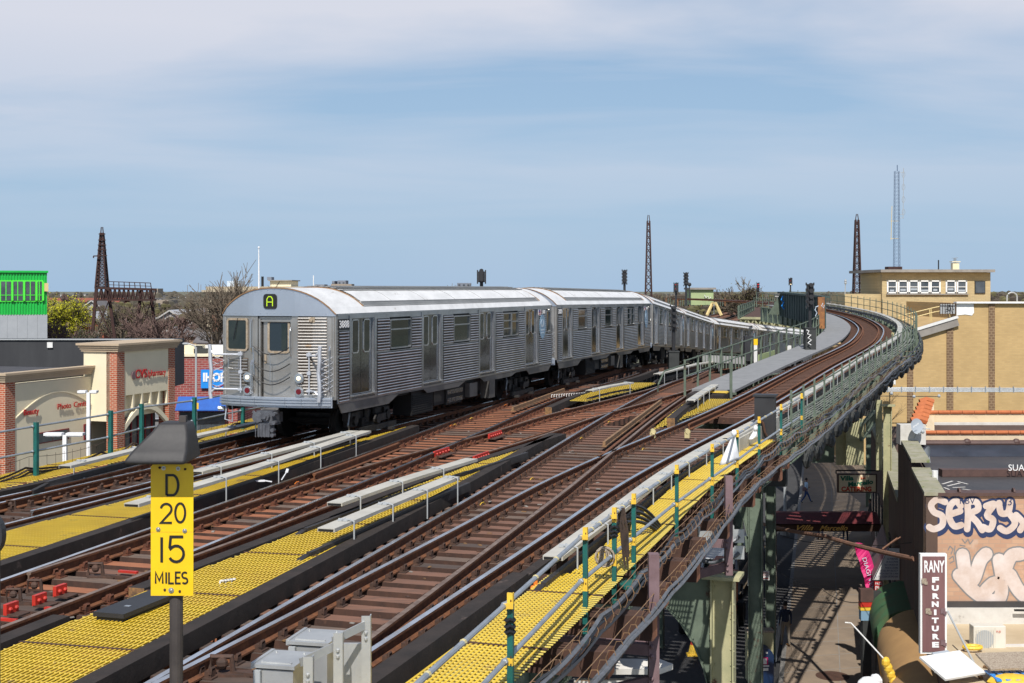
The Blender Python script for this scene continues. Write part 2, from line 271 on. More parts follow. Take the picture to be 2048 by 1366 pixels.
# ---------------------------------------------------------------- geometry helpers
def P(x, y, z=0.0):
    D = (H - z) * F / (y - 577.0); return Vector(((x - 1024) * D / F, D, z))
def Q(x, y, D): return Vector(((x - 1024) * D / F, D, H - (y - 577) * D / F))
class MB:
    def __init__(s): s.v = []; s.f = []; s.m = []
    def add(s, vs, fs, mi=0):
        o = len(s.v); s.v.extend([tuple(p) for p in vs])
        for f in fs: s.f.append(tuple(i + o for i in f)); s.m.append(mi)
        return s
    def box(s, c, d, rz=0.0, mi=0, M=None):
        x, y, z = d[0] / 2, d[1] / 2, d[2] / 2
        vs = [Vector((a * x, b * y, e * z)) for a in (-1, 1) for b in (-1, 1) for e in (-1, 1)]
        if M is None: M = Matrix.Rotation(rz, 3, 'Z')
        vs = [M @ p + Vector(c) for p in vs]
        return s.add(vs, [(0, 1, 3, 2), (4, 6, 7, 5), (0, 4, 5, 1), (2, 3, 7, 6), (0, 2, 6, 4), (1, 5, 7, 3)], mi)
    def bar(s, a, b, w, h=None, mi=0, up=(0, 0, 1)):
        a = Vector(a); b = Vector(b); h = h or w; d = b - a; L = d.length
        if L < 1e-6: return s
        d.normalize(); u = Vector(up)
        if abs(d.dot(u)) > .98: u = Vector((0, 1, 0))
        r = d.cross(u).normalized(); u = r.cross(d)
        M = Matrix((r, d, u)).transposed()
        return s.box((a + b) / 2, (w, L, h), M=M, mi=mi)
    def tube(s, pts, r, n=6, mi=0, caps=True, r1=None):
        pts = [Vector(p) for p in pts]; rings = []; k = len(pts)
        for i, p in enumerate(pts):
            d = (pts[min(i + 1, k - 1)] - pts[max(i - 1, 0)]).normalized()
            u = Vector((0, 0, 1)) if abs(d.z) < .9 else Vector((1, 0, 0))
            a = d.cross(u).normalized(); b = a.cross(d)
            rr = r if r1 is None else r + (r1 - r) * i / max(1, k - 1)
            rings.append([p + a * rr * math.cos(2 * math.pi * j / n) + b * rr * math.sin(2 * math.pi * j / n) for j in range(n)])
        vs = [q for rg in rings for q in rg]
        fs = [(i * n + j, i * n + (j + 1) % n, (i + 1) * n + (j + 1) % n, (i + 1) * n + j) for i in range(k - 1) for j in range(n)]
        if caps: fs += [tuple(range(n))[::-1], tuple((k - 1) * n + j for j in range(n))]
        return s.add(vs, fs, mi)
    def prism(s, poly, z0, z1, mi=0, mt=None):
        n = len(poly); vs = [(p[0], p[1], z0) for p in poly] + [(p[0], p[1], z1) for p in poly]
        s.add(vs, [(i, (i + 1) % n, n + (i + 1) % n, n + i) for i in range(n)] + [tuple(range(n))[::-1]], mi)
        return s.add(vs[n:], [tuple(range(n))], mi if mt is None else mt)
    def slab(s, pts, nrm, t, mi=0, me=None):
        """polygon pts (3D) given thickness t along nrm"""
        n = len(pts); N = Vector(nrm).normalized() * t; vs = [Vector(p) for p in pts] + [Vector(p) + N for p in pts]
        s.add(vs, [tuple(range(n))[::-1], tuple(range(n, 2 * n))], mi)
        return s.add(vs, [(i, (i + 1) % n, n + (i + 1) % n, n + i) for i in range(n)], mi if me is None else me)
    def disc(s, c, r, nrm, t=.01, n=16, mi=0, rv=None):
        N = Vector(nrm).normalized(); u = Vector((0, 0, 1)) if abs(N.z) < .9 else Vector((0, 1, 0))
        a = N.cross(u).normalized(); b = a.cross(N); rv = rv or r
        return s.slab([Vector(c) + a * r * math.cos(2 * math.pi * i / n) + b * rv * math.sin(2 * math.pi * i / n) for i in range(n)], N, t, mi)
    def ball(s, c, r, mi=0, n=8, k=5):
        r = Vector((r, r, r)) if isinstance(r, (int, float)) else Vector(r); c = Vector(c); vs = []
        for i in range(k + 1):
            t = math.pi * i / k
            for j in range(n): p = 2 * math.pi * j / n; vs.append(c + Vector((r.x * math.sin(t) * math.cos(p), r.y * math.sin(t) * math.sin(p), r.z * math.cos(t))))
        return s.add(vs, [(i * n + j, (i + 1) * n + j, (i + 1) * n + (j + 1) % n, i * n + (j + 1) % n) for i in range(k) for j in range(n)], mi)
    def build(s, name, mats, parent=None, smooth=False, local=False):
        me = bpy.data.meshes.new(name); me.from_pydata(s.v, [], s.f); 
        for m in ([mats] if isinstance(mats, str) else mats): me.materials.append(MAT[m])
        me.polygons.foreach_set('material_index', s.m)
        if smooth: me.polygons.foreach_set('use_smooth', [True] * len(s.f))
        me.update(); o = bpy.data.objects.new(name, me); C.objects.link(o)
        if parent:
            o.parent = parent
            if not local: o.matrix_parent_inverse = PINV(parent)
        return o
def PINV(p):
    M = Matrix.Identity(4); q = p
    while q: 
        M = q.matrix_parent_inverse @ q.matrix_basis @ M if q.parent else q.matrix_basis @ M
        q = q.parent
    return M.inverted()
def tag(o, label=None, cat=None, group=None, kind=None):
    if label: o['label'] = label
    if cat: o['category'] = cat
    if group: o['group'] = group
    if kind: o['kind'] = kind
    return o
def thing(name, label, cat, loc=(0, 0, 0), group=None):
    o = bpy.data.objects.new(name, None); C.objects.link(o); o.location = loc; o.empty_display_size = .3
    return tag(o, label, cat, group)
def copy_tree(o, parent=None):
    c = o.copy(); C.objects.link(c)
    if parent: c.parent = parent
    for ch in o.children: copy_tree(ch, c)
    return c
def text(s, c, h, xdir, mat_, parent=None, name='lettering', ext=.01, bold=0.0, wmax=None, up=(0, 0, 1), shear=0.0, local=False, align='CENTER'):
    """raised lettering: capital height h, centred on c, running along xdir"""
    cu = bpy.data.curves.new(name, 'FONT'); cu.body = s; cu.size = h / .73; cu.align_x = align; cu.align_y = 'CENTER'; cu.extrude = ext; cu.offset = bold; cu.shear = shear; cu.resolution_u = 3
    tmp = bpy.data.objects.new(name, cu); C.objects.link(tmp); bpy.context.view_layer.update()
    me = bpy.data.meshes.new_from_object(tmp.evaluated_get(bpy.context.evaluated_depsgraph_get()))
    bpy.data.objects.remove(tmp)
    X = Vector(xdir).normalized(); U = Vector(up).normalized(); N = X.cross(U)
    xs = [v.co.x for v in me.vertices] or [0]; wd = max(xs) - min(xs); k = wmax / wd if wmax else 1
    M = Matrix((X * k, U, N)).transposed().to_4x4(); M.translation = Vector(c)
    me.transform(M); me.materials.clear(); me.materials.append(MAT[mat_])
    o = bpy.data.objects.new(name, me); C.objects.link(o)
    if parent:
        o.parent = parent
        if not local: o.matrix_parent_inverse = PINV(parent)
    return o
class Path:
    """plan curve X(D) through (D, X) points, cubic Hermite; optional height z(D)"""
    def __init__(s, pts, z=None):
        s.p = sorted(pts); s.z = z or (lambda d: 0.0); n = len(s.p); s.t = []
        for i in range(n):
            a = s.p[max(0, i - 1)]; b = s.p[min(n - 1, i + 1)]; s.t.append((b[1] - a[1]) / (b[0] - a[0]))
    def X(s, d):
        p = s.p
        if d <= p[0][0]: return p[0][1] + s.t[0] * (d - p[0][0])
        if d >= p[-1][0]: return p[-1][1] + s.t[-1] * (d - p[-1][0])
        i = 0
        while p[i + 1][0] < d: i += 1
        h = p[i + 1][0] - p[i][0]; t = (d - p[i][0]) / h
        return (2*t**3 - 3*t**2 + 1) * p[i][1] + (t**3 - 2*t**2 + t) * h * s.t[i] + (-2*t**3 + 3*t**2) * p[i + 1][1] + (t**3 - t**2) * h * s.t[i + 1]
    def at(s, d, off=0.0, dz=0.0):
        sl = (s.X(d + .5) - s.X(d - .5)); l = math.hypot(1, sl)
        return Vector((s.X(d) + off / l, d - off * sl / l, s.z(d) + dz))
    def dirn(s, d):
        return (s.at(d + .5) - s.at(d - .5)).normalized()
    def samples(s, d0, d1, step):
        n = max(1, int(round((d1 - d0) / step))); return [d0 + (d1 - d0) * i / n for i in range(n + 1)]
def sweep(mb, path, d0, d1, prof, off=0.0, step=1.0, mids=None, caps=True):
    ds = path.samples(d0, d1, step); k = len(prof); vs = []
    for d in ds:
        for (x, z) in prof: vs.append(path.at(d, off + x, z))
    o = len(mb.v); mb.v.extend([tuple(p) for p in vs])
    for i in range(len(ds) - 1):
        for j in range(k):
            mb.f.append((o + i*k + j, o + i*k + (j+1) % k, o + (i+1)*k + (j+1) % k, o + (i+1)*k + j)); mb.m.append(mids[j] if mids else 0)
    if caps:
        mb.f.append(tuple(o + j for j in range(k))[::-1]); mb.m.append(0); mb.f.append(tuple(o + (len(ds)-1)*k + j for j in range(k))); mb.m.append(0)
def rect(w, z0, z1): return [(-w/2, z0), (w/2, z0), (w/2, z1), (-w/2, z1)]
# ---------------------------------------------------------------- track alignments
def zfly(d):
    if d < 36: return 0.0
    if d < 48: return .03 * (d - 36) ** 2 / 24
    z = .18 + .03 * (d - 48)
    return min(z, 2.55) if z < 2.3 else 2.3 + (1 - math.exp(-(z - 2.3) / .5)) * .5
_zt = Path([(40, 0), (60, 0), (67, -.12), (85, -1.0), (103, -2.1), (120.4, -3.08), (136.5, -4.2), (170, -5.6)])
zdrop = lambda d: 0.0 if d < 60 else _zt.X(d)
T1 = Path([(10, -12.57), (21.5, -8.885), (32.65, -5.31), (43.3, -1.9), (49.5, .12), (67.4, 5.6), (85.2, 9.6), (103.3, 14.2), (120.9, 20.8), (137, 29.6), (160, 48)], zdrop)
T0 = Path([(10, -12.5), (18, -10.1), (22.85, -8.9), (26.05, -7.85), (29.2, -7.05), (33.9, -5.95), (45, -3.3), (60, .3), (80, 4.6), (110, 11), (160, 22), (290, 50)])
TA = Path([(8, -8.1), (17.16, -5.87), (23.44, -4.34), (28.56, -3.08), (35.28, -1.57), (42.97, .14), (48.57, 1.5), (58, 4.45), (70, 7.4), (85, 10.4)], zdrop)
TB = Path([(8, -8.4), (17.16, -5.82), (20.35, -4.82), (25.26, -3.33), (28.81, -2.15), (34.9, .2), (39.6, 1.78), (45.9, 4.35), (50.27, 6.05), (54.35, 7.4), (60, 9.3), (75, 15)], zdrop)
TC = Path([(6, -4.4), (12.74, -2.72), (22.65, -.32), (26.1, .5), (33.3, 2.12), (42.07, 4.15), (51.56, 6.6), (59.15, 9.0), (66, 11.4), (85, 18), (110, 27)], zdrop)
TD = Path([(6, -4.8), (13.46, -2.41), (20.65, -.2), (25.26, 1.17), (29.06, 2.45), (32.23, 3.63), (36.17, 5.1), (44.5, 8.25), (56.7, 12.95), (70.1, 18.35), (78.6, 21.15), (85.9, 23.1), (95.3, 24.8), (102.8, 25.5), (115, 25.5), (130, 23.4), (150, 18)], zfly)
G2 = .7175 + .035
RAILP = [(-.07, -.165), (.07, -.165), (.07, -.145), (.012, -.125), (.012, -.045), (.036, -.03), (.036, 0), (-.036, 0), (-.036, -.03), (-.012, -.045), (-.012, -.125), (-.07, -.145)]
RM = [1, 1, 1, 1, 1, 1, 0, 1, 1, 1, 1, 1]
def rails(parent, path, d0, d1, sides=(-1, 1), head='rail_head', web='rust_rail', step=1.0, trim=None):
    for sd in sides:
        mb = MB(); a, b = d0, d1
        if trim and sd in trim: a, b = trim[sd]
        sweep(mb, path, a, b, RAILP, sd * G2, step, RM)
        mb.build('running_rail', [head, web], parent)
def tie_at(mb, path, d, a, b, w=.24, h=.20, dz=-.18, two=False):
    A = path.at(d, a, dz); B = path.at(d, b, dz)
    if two: tbar(mb, A, B, w, h)
    else: mb.bar(A, B, w, h)
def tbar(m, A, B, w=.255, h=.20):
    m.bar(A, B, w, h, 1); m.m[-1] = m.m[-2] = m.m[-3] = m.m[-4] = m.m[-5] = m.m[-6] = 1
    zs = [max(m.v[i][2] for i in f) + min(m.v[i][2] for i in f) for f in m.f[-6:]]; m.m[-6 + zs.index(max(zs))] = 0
def clip(mb, p, dirv, big=True, mi=0):
    """tie plate with a spring clip either side of the rail base"""
    n = Vector((dirv.y, -dirv.x, 0)); z = p.z
    mb.bar(p - n * .17 + Vector((0, 0, -.17)), p + n * .17 + Vector((0, 0, -.17)), .17, .022, mi)
    if not big: return
    for s in (-1, 1):
        q = p + n * s * .105
        mb.bar(q - dirv * .05 + Vector((0, 0, -.13)), q + dirv * .05 + Vector((0, 0, -.13)), .075, .06, mi)
        r = q + n * s * .025
        mb.tube([r - dirv * .05 + Vector((0, 0, -.13)), r - dirv * .035 + Vector((0, 0, -.072)), r + dirv * .035 + Vector((0, 0, -.072)), r + dirv * .05 + Vector((0, 0, -.13))], .017, 4, mi)
SL = .325
def pick(*a): return random.choices(a, (7, 2, 1.5))[0]
def rowline(d, x):       # plan D of the tie row d at lateral x
    return d - SL * (x - (-8.0 + SL * (d - 20)))  # rows are square to the mean heading
def row_cross(path, d):
    """D where the path meets tie row d"""
    lo = d
    for _ in range(8):
        x = path.X(lo); lo = rowline(d, x)
    return lo
def build_row_ties(root, paths, d_range, matn, clipm, n_parts=100, ext=1.22, step=.50, merge=2.9, lim=None):
    rest = MB(); cl = MB(); cnt = 0; d = d_range[0]; k = 0
    dirv = Vector((SL, 1, 0)).normalized(); lat = Vector((1, -SL, 0)).normalized()
    while d < d_range[1]:
        pos = []
        for p in paths:
            dd = row_cross(p, d)
            if lim and p in lim and not (lim[p][0] <= dd <= lim[p][1]): continue
            pos.append((p.X(dd), dd, p.z(dd), p))
        pos.sort(key=lambda q: q[0]); groups = []
        for q in pos:
            if groups and q[0] - groups[-1][-1][0] < merge: groups[-1].append(q)
            else: groups.append([q])
        j = (random.random() - .5) * .05
        for g in groups:
            z = g[0][2] - .175 - .10 + (random.random() - .5) * .006
            e1 = ext + (random.random() - .5) * .1
            A = Vector((g[0][0], g[0][1] + j, z)) - lat * e1; B = Vector((g[-1][0], g[-1][1] + j, z)) + lat * e1
            if cnt < n_parts:
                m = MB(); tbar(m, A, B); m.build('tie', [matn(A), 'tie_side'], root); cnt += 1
            else: tbar(rest, A, B)
            for q in g:
                for s in (-1, 1):
                    pt = Vector((q[0], q[1] + j, q[2])) + lat * s * G2
                    clip(cl, pt, dirv, q[1] < 48)
        d += step; k += 1
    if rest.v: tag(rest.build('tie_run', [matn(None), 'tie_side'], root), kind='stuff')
    tag(cl.build('rail_clips', clipm, root), kind='stuff')
    return root
OUT = .50
def timber(root, path, d0, d1, off, z0=-.17, z1=.055, w=.22, name='guard_timber', end=True):
    mb = MB(); sweep(mb, path, d0, d1, rect(w, z0, z1), off, 1.2)
    mb.m[-2] = 1 if end else 0; mb.m[-1] = 0
    return mb.build(name, ['timber_black', 'timber_end'], root)

# --- track one (with the turnout behind the train)
r = thing('railway_track', 'leftmost track with the stainless steel train standing on it', 'track', T1.at(24))
rails(r, T1, 10, 165)
rails(r, T0, 22.5, 62, head='rail_head', trim={-1: (10, 62), 1: (22.85, 62)})
build_row_ties(r, [T1, T0], (15.5, 66), lambda a: 'tie_grey' if (a is None or a.x < -8.3) else pick('tie_red', 'tie_worn', 'tie_brown'), 'clip', 100)
timber(r, T1, 11, 22.5, -G2 - OUT - .1); timber(r, T0, 22.5, 50, -G2 - OUT + .05, z1=.02)
timber(r, T1, 12, 31, G2 + OUT - .12, z1=.0, w=.18)
m = MB()
for d in [x * .6 for x in range(112, 270)]: tie_at(m, T1, d, -1.3, 1.3, dz=-.275)
tag(m.build('tie_run', 'tie_brown', r), kind='stuff')
mv = MB()      # joint bar bolts along the inner side of the near switch rail
for i in range(26):
    p = T1.at(18 + i * .42, -G2 + .10, -.07); mv.ball(p, .028, n=6, k=4)
mv.build('switch_bolts', 'clip', r)

# --- track two: the diverging pair in the middle
r2 = thing('railway_track', 'middle rusty track that splits into two routes beside the train', 'track', TA.at(24))
rails(r2, TA, 8, 74, head='rail_head', web='rust_rail', trim={-1: (8, 70), 1: (19.0, 60)})
rails(r2, TB, 8, 56, head='rail_head_dull', web='rust_rail', trim={-1: (17.5, 56), 1: (8, 56)})
build_row_ties(r2, [TA, TB], (13.4, 55), lambda a: 'tie_grey' if (a is not None and a.y < 17.5) else pick('tie_red', 'tie_worn', 'tie_brown') if a else 'tie_red', 'clip_red', 100, lim={TB: (0, 50.5), TA: (0, 61)})
timber(r2, TA, 15.2, 36, -G2 - OUT); timber(r2, TB, 14.2, 15.5, G2 + OUT - .05); timber(r2, TB, 16.9, 34.6, G2 + OUT + .02)
timber(r2, TA, 42, 62, G2 + OUT)
rd = MB()
for d, s in ((31.9, 0), (29.6, 0)):
    pass
def red_block(px, py, L=.55, ang=None, tall=.13):
    c = P(px, py, -.05); dv = Vector((SL, 1, 0)).normalized(); n = Vector((dv.y, -dv.x, 0))
    m = MB(); m.bar(c - dv * L / 2 + Vector((0, 0, .0)), c + dv * L / 2 + Vector((0, 0, .0)), .05, tall)
    m.bar(c - dv * L / 2 + n * .09 + Vector((0, 0, -tall / 2)), c + dv * L / 2 + n * .09 + Vector((0, 0, -tall / 2)), .2, .02, 1)
    k = max(2, int(L / .16))
    for i in range(k):
        q = c + dv * L * ((i + .5) / k - .5) + n * .04; m.ball(q, .028, 0, 6, 4)
    return m
for (x, y, L, lab) in ((22, 1216, .22, 'short red steel block between the rails, closest to the left edge of the picture'), (79, 1198, .22, 'short red steel block between the rails, in the middle of the near row of three'),
                  (120, 1180, .22, 'short red steel block between the rails, nearest the yellow speed sign'), (883, 904, .95, 'long red bar on the middle track left of the other two long bars'),
                  (990, 869, 1.0, 'long red bar on the middle track farthest from the white boards'), (962, 913, 1.0, 'long red bar at the far end of the white protection board')):
    m = red_block(x, y, L); tag(m.build('rail_brace', ['red_paint', 'clip']), lab, 'rail brace', 'red steel braces on the middle track')
for (x, y, a) in ((4, 1240, 1), (60, 1207, 1), (255, 1143, 0), (78, 1020, 0)):
    pass
# throw rods in red between the rails
for (x0, y0, x1, y1, lab) in ((0, 1238, 34, 1241, 'thin red switch rod at the left edge of the picture'), (90, 1216, 130, 1218, 'thin red switch rod beside the red blocks'), (238, 1142, 275, 1145, 'thin red switch rod left of the yellow speed sign'), (68, 1020, 92, 1020, 'thin red switch rod between the rails of the leftmost track')):
    m = MB(); m.bar(P(x0, y0, -.12), P(x1, y1, -.12), .05, .03); tag(m.build('switch_rod', 'red_paint'), lab, 'switch rod', 'red switch rods between the rails')

# --- track three: crossing into a diverging route and the flyover route
r3 = thing('railway_track', 'near right track that splits at the diamond and climbs round the curve', 'track', TD.at(20))
rails(r3, TC, 6, 74, head='rail_head', trim={-1: (6, 74), 1: (13.3, 74)})
for o in [x for x in r3.children][1:2]: o.data.materials[0] = MAT['rail_head_dull']
rails(r3, TD, 6, 148, head='rail_head', trim={-1: (12.5, 148), 1: (6, 148)})
build_row_ties(r3, [TC, TD], (9.6, 40), lambda a: 'tie_grey' if (a is not None and a.y < 15.5) else pick('tie_brown', 'tie_worn', 'tie_grey') if a else 'tie_brown', 'clip', 62, merge=2.75)
# separate legs beyond the point where the long ties end
m = MB(); cl = MB(); d = 40.6; cnt = 0
while d < 118:
    if cnt < 38:
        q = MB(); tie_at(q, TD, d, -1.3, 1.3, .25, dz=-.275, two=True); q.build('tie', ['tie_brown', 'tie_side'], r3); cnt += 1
    else: tie_at(m, TD, d, -1.3, 1.3, .25, dz=-.275, two=True)
    for s in (-1, 1): clip(cl, TD.at(d, s * G2), TD.dirn(d), d < 50)
    d += .52
d = 41.4
while d < 62: 
    tie_at(m, TC, d, -1.25, 1.25, .25, dz=-.275, two=True)
    for s in (-1, 1): clip(cl, TC.at(d, s * G2), TC.dirn(d), d < 50)
    d += .52
tag(m.build('tie_run', ['tie_brown', 'tie_side'], r3), kind='stuff'); tag(cl.build('rail_clips', 'clip', r3), kind='stuff')
# guard rails inside the flyover curve, check rails by the frogs
for (p, a, b, off) in ((TD, 37, 146, -G2 + .26), (TD, 44, 146, G2 - .30), (TC, 24.5, 34.5, -.02), (TB, 33, 39, G2 - .16), (TC, 30, 47, G2 - .16), (TA, 27, 32.5, -G2 + .15)):
    if off == -.02: continue
    m = MB(); sweep(m, p, a, b, RAILP, off, 1.0, RM); m.build('guard_rail', ['rust_rail', 'rust_rail'], r3 if p in (TC, TD) else r2)
timber(r3, TC, 11.5, 34.0, -G2 - OUT); timber(r3, TD, 12.2, 17.8, G2 + OUT - .02); timber(r3, TC, 37.5, 44, G2 + OUT + .15, z1=.16)
for (a, b) in ((18, 30),): timber(r3, TD, a, b, G2 + .42, z1=-.05, w=.16, end=False)
for par, pts in ((r2, ((688, 926), (704, 924), (589, 968), (899, 853), (906, 851), (940, 838), (1009, 811), (897, 903), (1030, 800))), (r3, ((1160, 878), (1216, 845), (1284, 900), (1060, 960), (960, 1010), (1330, 842)))):
    for (x, y) in pts:
        c = P(x, y, -.10); m = MB(); m.tube([c, c + Vector((.03, .07, .03)), c + Vector((.06, .14, .03)), c + Vector((.09, .20, -.02))], .008, 5); m.build('bond_wire', 'orange_paint' if x % 2 else 'post_yellow', par)
m = MB(); rr_ = random.Random(3)
for i in range(420):
    p_ = rr_.choice((T1, TA, TB, TC, TD)); d = rr_.uniform(13, 50) if p_ is not T1 else rr_.uniform(18, 31); q = p_.at(d, rr_.uniform(-1.1, 1.1), -.168); s_ = rr_.uniform(.015, .05); m.box(q, (s_ * 2, s_, .012), rr_.uniform(0, 3), rr_.choice((0, 0, 1, 2)))
tag(m.build('track_litter', ['timber_end', 'concrete', 'rust_dark']), kind='stuff')
# loose rails lying between the rails
for (pa, pb, lab) in (((1208, 893), (1322, 806), 'loose pale rusty rail lying between the rails beyond the diamond'), ((1025, 822), (1128, 783), 'loose weathered rail lying on the ties next to the train'),
                      ((1385, 762), (1420, 745), 'short loose rail end on the far ties before the walkway')):
    m = MB(); A = P(*pa, -.08); B = P(*pb, -.08)
    m.bar(A, B, .12, .03, 0); m.bar(A + Vector((0, 0, .07)), B + Vector((0, 0, .07)), .065, .10, 0)
    tag(m.build('loose_rail', 'tie_brown' if pb[0] == 1420 else 'seam_rust'), lab, 'loose rail', 'loose rails left on the ties')
# far level tracks beyond the train
for (pth, lab) in ((Path([(85, 6.2), (110, 11.5), (160, 22.5), (290, 52)]), 'far level track beyond the train roofs, the left one'), (Path([(100, 13.3), (160, 26.5), (290, 57)]), 'far level track beyond the train roofs, the right one')):
    rr = thing('railway_track', lab, 'track', pth.at(150), 'level tracks beyond the train')
    rails(rr, pth, 86 if pth.p[0][0] < 90 else 118, 285, step=6, head='rail_head_dull')
    m = MB(); d = 100
    while d < 285: tie_at(m, pth, d, -1.35, 1.35, .3, dz=-.28); d += .9
    tag(m.build('tie_run', 'tie_brown', rr), kind='stuff')
    m = MB(); sweep(m, pth, 122, 285, rect(5.2, -1.1, -.42), 0, 8); m.build('deck', 'steel_dark', rr)

# ---------------------------------------------------------------- yellow grating walkways
def grating(name, lab, lf, rf, d0, d1, slope, z=.03, pitch=.055, bw=.024, matn='grate_yellow', cross=.15, zf=None, group='yellow grating walkways', cw=.010, cz=-.004):
    zf = zf or (lambda d: 0.0); root = thing(name, lab, 'walkway', (lf((d0 + d1) / 2), (d0 + d1) / 2, z), group)
    mb = MB(); cb = MB(); st = .5; ds = []; d = d0
    while d < d1 + 1e-6: ds.append(d); d += st
    n = math.sqrt(1 + slope * slope)
    xs = [lf(d) - slope * (d - d0) for d in ds] + [rf(d) - slope * (d - d0) for d in ds]
    c = min(xs)
    while c < max(xs):
        run = None
        for d in ds + [d1 + 99]:
            x = c + slope * (d - d0); ok = d <= d1 and lf(d) <= x <= rf(d)
            if ok:
                if run is None: run = d
                last = d
            elif run is not None:
                if last > run:
                    a = Vector((c + slope * (run - d0), run, z + zf(run))); b = Vector((c + slope * (last - d0), last, z + zf(last)))
                    if abs(zf(last) - zf(run)) > .02:
                        k = int((last - run) / 3) + 1
                        for i in range(k):
                            u0 = run + (last - run) * i / k; u1 = run + (last - run) * (i + 1) / k
                            mb.bar(Vector((c + slope * (u0 - d0), u0, z + zf(u0))), Vector((c + slope * (u1 - d0), u1, z + zf(u1))), bw, .012)
                    else: mb.bar(a, b, bw, .012)
                run = None
        c += pitch * n
    d = d0
    while d < d1:
        if rf(d) - lf(d) > .1:
            a = Vector((lf(d), d, z + cz + zf(d))); wd = rf(d) - lf(d); cb.bar(a, a + Vector((wd, -slope * wd, 0)), cw, .010)
        d += cross
    if pitch < .07:
        jb = MB(); d = d0 + 1.3
        while d < d1:
            wd = rf(d) - lf(d)
            if wd > .3: a = Vector((lf(d), d, z + .006 + zf(d))); jb.bar(a, a + Vector((wd, -slope * wd, 0)), .035, .012)
            d += 2.4
        tag(jb.build('panel_joints', 'rust_dark', root), kind='stuff')
    mb.build('bearing_bars', matn, root); cb.build('cross_bars', 'grate_yellow_top' if matn == 'grate_yellow' else matn, root)
    return root
X = lambda p, o: (lambda d: p.at(d).x + o)
grating('grating_walkway', 'yellow grating walkway along the railing on the far left', X(T0, -2.62), X(T0, -1.45), 15, 40, .26, pitch=.06)
grating('grating_walkway', 'yellow grating walkway between the left track and the middle track', X(T1, G2 + .62), X(TA, -G2 - .62), 13.5, 43, .285)
grating('grating_walkway', 'yellow grating walkway tapering to a point right of the middle track', X(TB, G2 + .72), X(TC, -G2 - .66), 8, 33.2, .25)
grating('grating_walkway', 'wide yellow grating walkway under the near right railing with green posts', lambda d: TD.at(d).x + (1.66 if d < 17.6 else 1.92), X(TD, 2.58), 8, 33, .32, pitch=.056, bw=.027, cross=.09, cw=.026, cz=-.003)
grating('grating_walkway', 'small yellow grating patch beside the front end of the second train car', X(TA, G2 + .7), X(TB, -G2 - .5), 44.5, 53, .32, pitch=.08, cross=.4)
grating('grating_walkway', 'yellow grating wedge in front of the grey walkway in the middle distance', X(TC, G2 + .35), lambda d: TD.at(d).x - G2 - (.32 if d < 46 else 1.9), 34.5, 60, .30, pitch=.07, cross=.4, z=.0)
grating('grating_walkway', 'weathered grey grating walkway outside the climbing curve', X(TD, 1.9), X(TD, 2.7), 33.3, 63, .385, pitch=.10, bw=.035, matn='grate_grey', cross=.6, zf=lambda d: zfly(d) - .02, group='grey grating walkways')
mb = MB()
for i_ in range(5): sweep(mb, TD, 63, 125, rect(.06, -.03, .0), 2.02 + .15 * i_, 2)
tag(mb.build('grating_walkway', 'grate_grey'), 'narrow grey walkway behind the railing at the top of the curve', 'walkway', 'grey grating walkways')
mb = MB(); sweep(mb, TD, 46.5, 118, rect(1.55, -.03, .06), -2.0, 1.5)
tag(mb.build('grey_walkway', 'walk_grey'), 'smooth grey panelled walkway on the inner side of the climbing curve', 'walkway')
mb = MB(); sweep(mb, TD, 45.2, 46.4, rect(1.3, -.25, .0), -2.0, .4); sweep(mb, TD, 45.6, 46.3, rect(.8, .005, .04), -1.75, .3, mids=[1, 1, 1, 1])
tag(mb.build('walkway_step', ['timber_black', 'grate_yellow']), 'dark step with a yellow tread at the near end of the grey walkway', 'step')

# ---------------------------------------------------------------- third rails with white protection boards
def third_rail(lab, path, d0, d1, off, brk=2.2, board=None, w=.27, rail=True, side=1, zb=.30):
    root = thing('third_rail', lab, 'third rail', path.at(d0, off), 'third rails under white boards')
    b0, b1 = board or (d0, d1)
    m = MB(); sweep(m, path, b0, b1, [(-w/2, zb - .035), (w/2, zb - .035), (w/2, zb + .02), (-w/2, zb + .02)], off, 1.1, mids=[2, 0, 0, 0])
    # black strip painted in as the shade of an open hollow end
    p = path.at(b0, off, zb - .008); dv = path.dirn(b0); n = Vector((dv.y, -dv.x, 0)).normalized()
    m.bar(p - n * (w/2 - .02) - dv * .012, p + n * (w/2 - .02) - dv * .012, .02, .03, 3)
    m.build('protection_board', ['board_white', 'board_edge', 'board_white', 'black'], root)
    m = MB(); sweep(m, path, d0, d1, [(-.05, -.06), (.05, -.06), (.035, .09), (-.035, .09)], off + .02 * side, 1.2)
    p0 = path.at(d0, off); q0 = path.at(d0 - .5, off)
    m.bar(p0 + Vector((0, 0, .02)), q0 + Vector((0, 0, -.05)), .09, .1)
    m.build('conductor_rail', 'third_rail', root)
    d = b0 + .6
    while d < b1:
        q = MB(); dv = path.dirn(d); n = Vector((dv.y, -dv.x, 0)).normalized(); pp = path.at(d, off)
        q.tube([pp - n * side * -.17 + Vector((0, 0, -.16)), pp + n * side * .17 + Vector((0, 0, zb + .02)), pp + n * side * .10 + Vector((0, 0, zb + .045)), pp - n * side * .08 + Vector((0, 0, zb + .045))], .014, 5)
        q.bar(pp - n * .08 + Vector((0, 0, zb + .03)), pp + n * .08 + Vector((0, 0, zb + .03)), .10, .015)
        for s in (-1, 1): q.ball(pp + dv * s * .05 + Vector((0, 0, zb + .05)), .016, n=5, k=3)
        q.ball(pp - n * side * .06 + Vector((0, 0, -.08)), (.06, .06, .09), n=7, k=4)
        q.build('bracket', 'pole_grey', root); d += brk
    return root
def pxpath(pts, z=.3):
    return Path([(P(x, y, z).y, P(x, y, z).x) for (x, y) in pts])
a = pxpath([(130, 933), (310, 890), (500, 848)]); third_rail('far left third rail beside the railing with a cut white board end', a, 25.4, 42, 0, board=(26, 42), side=-1)
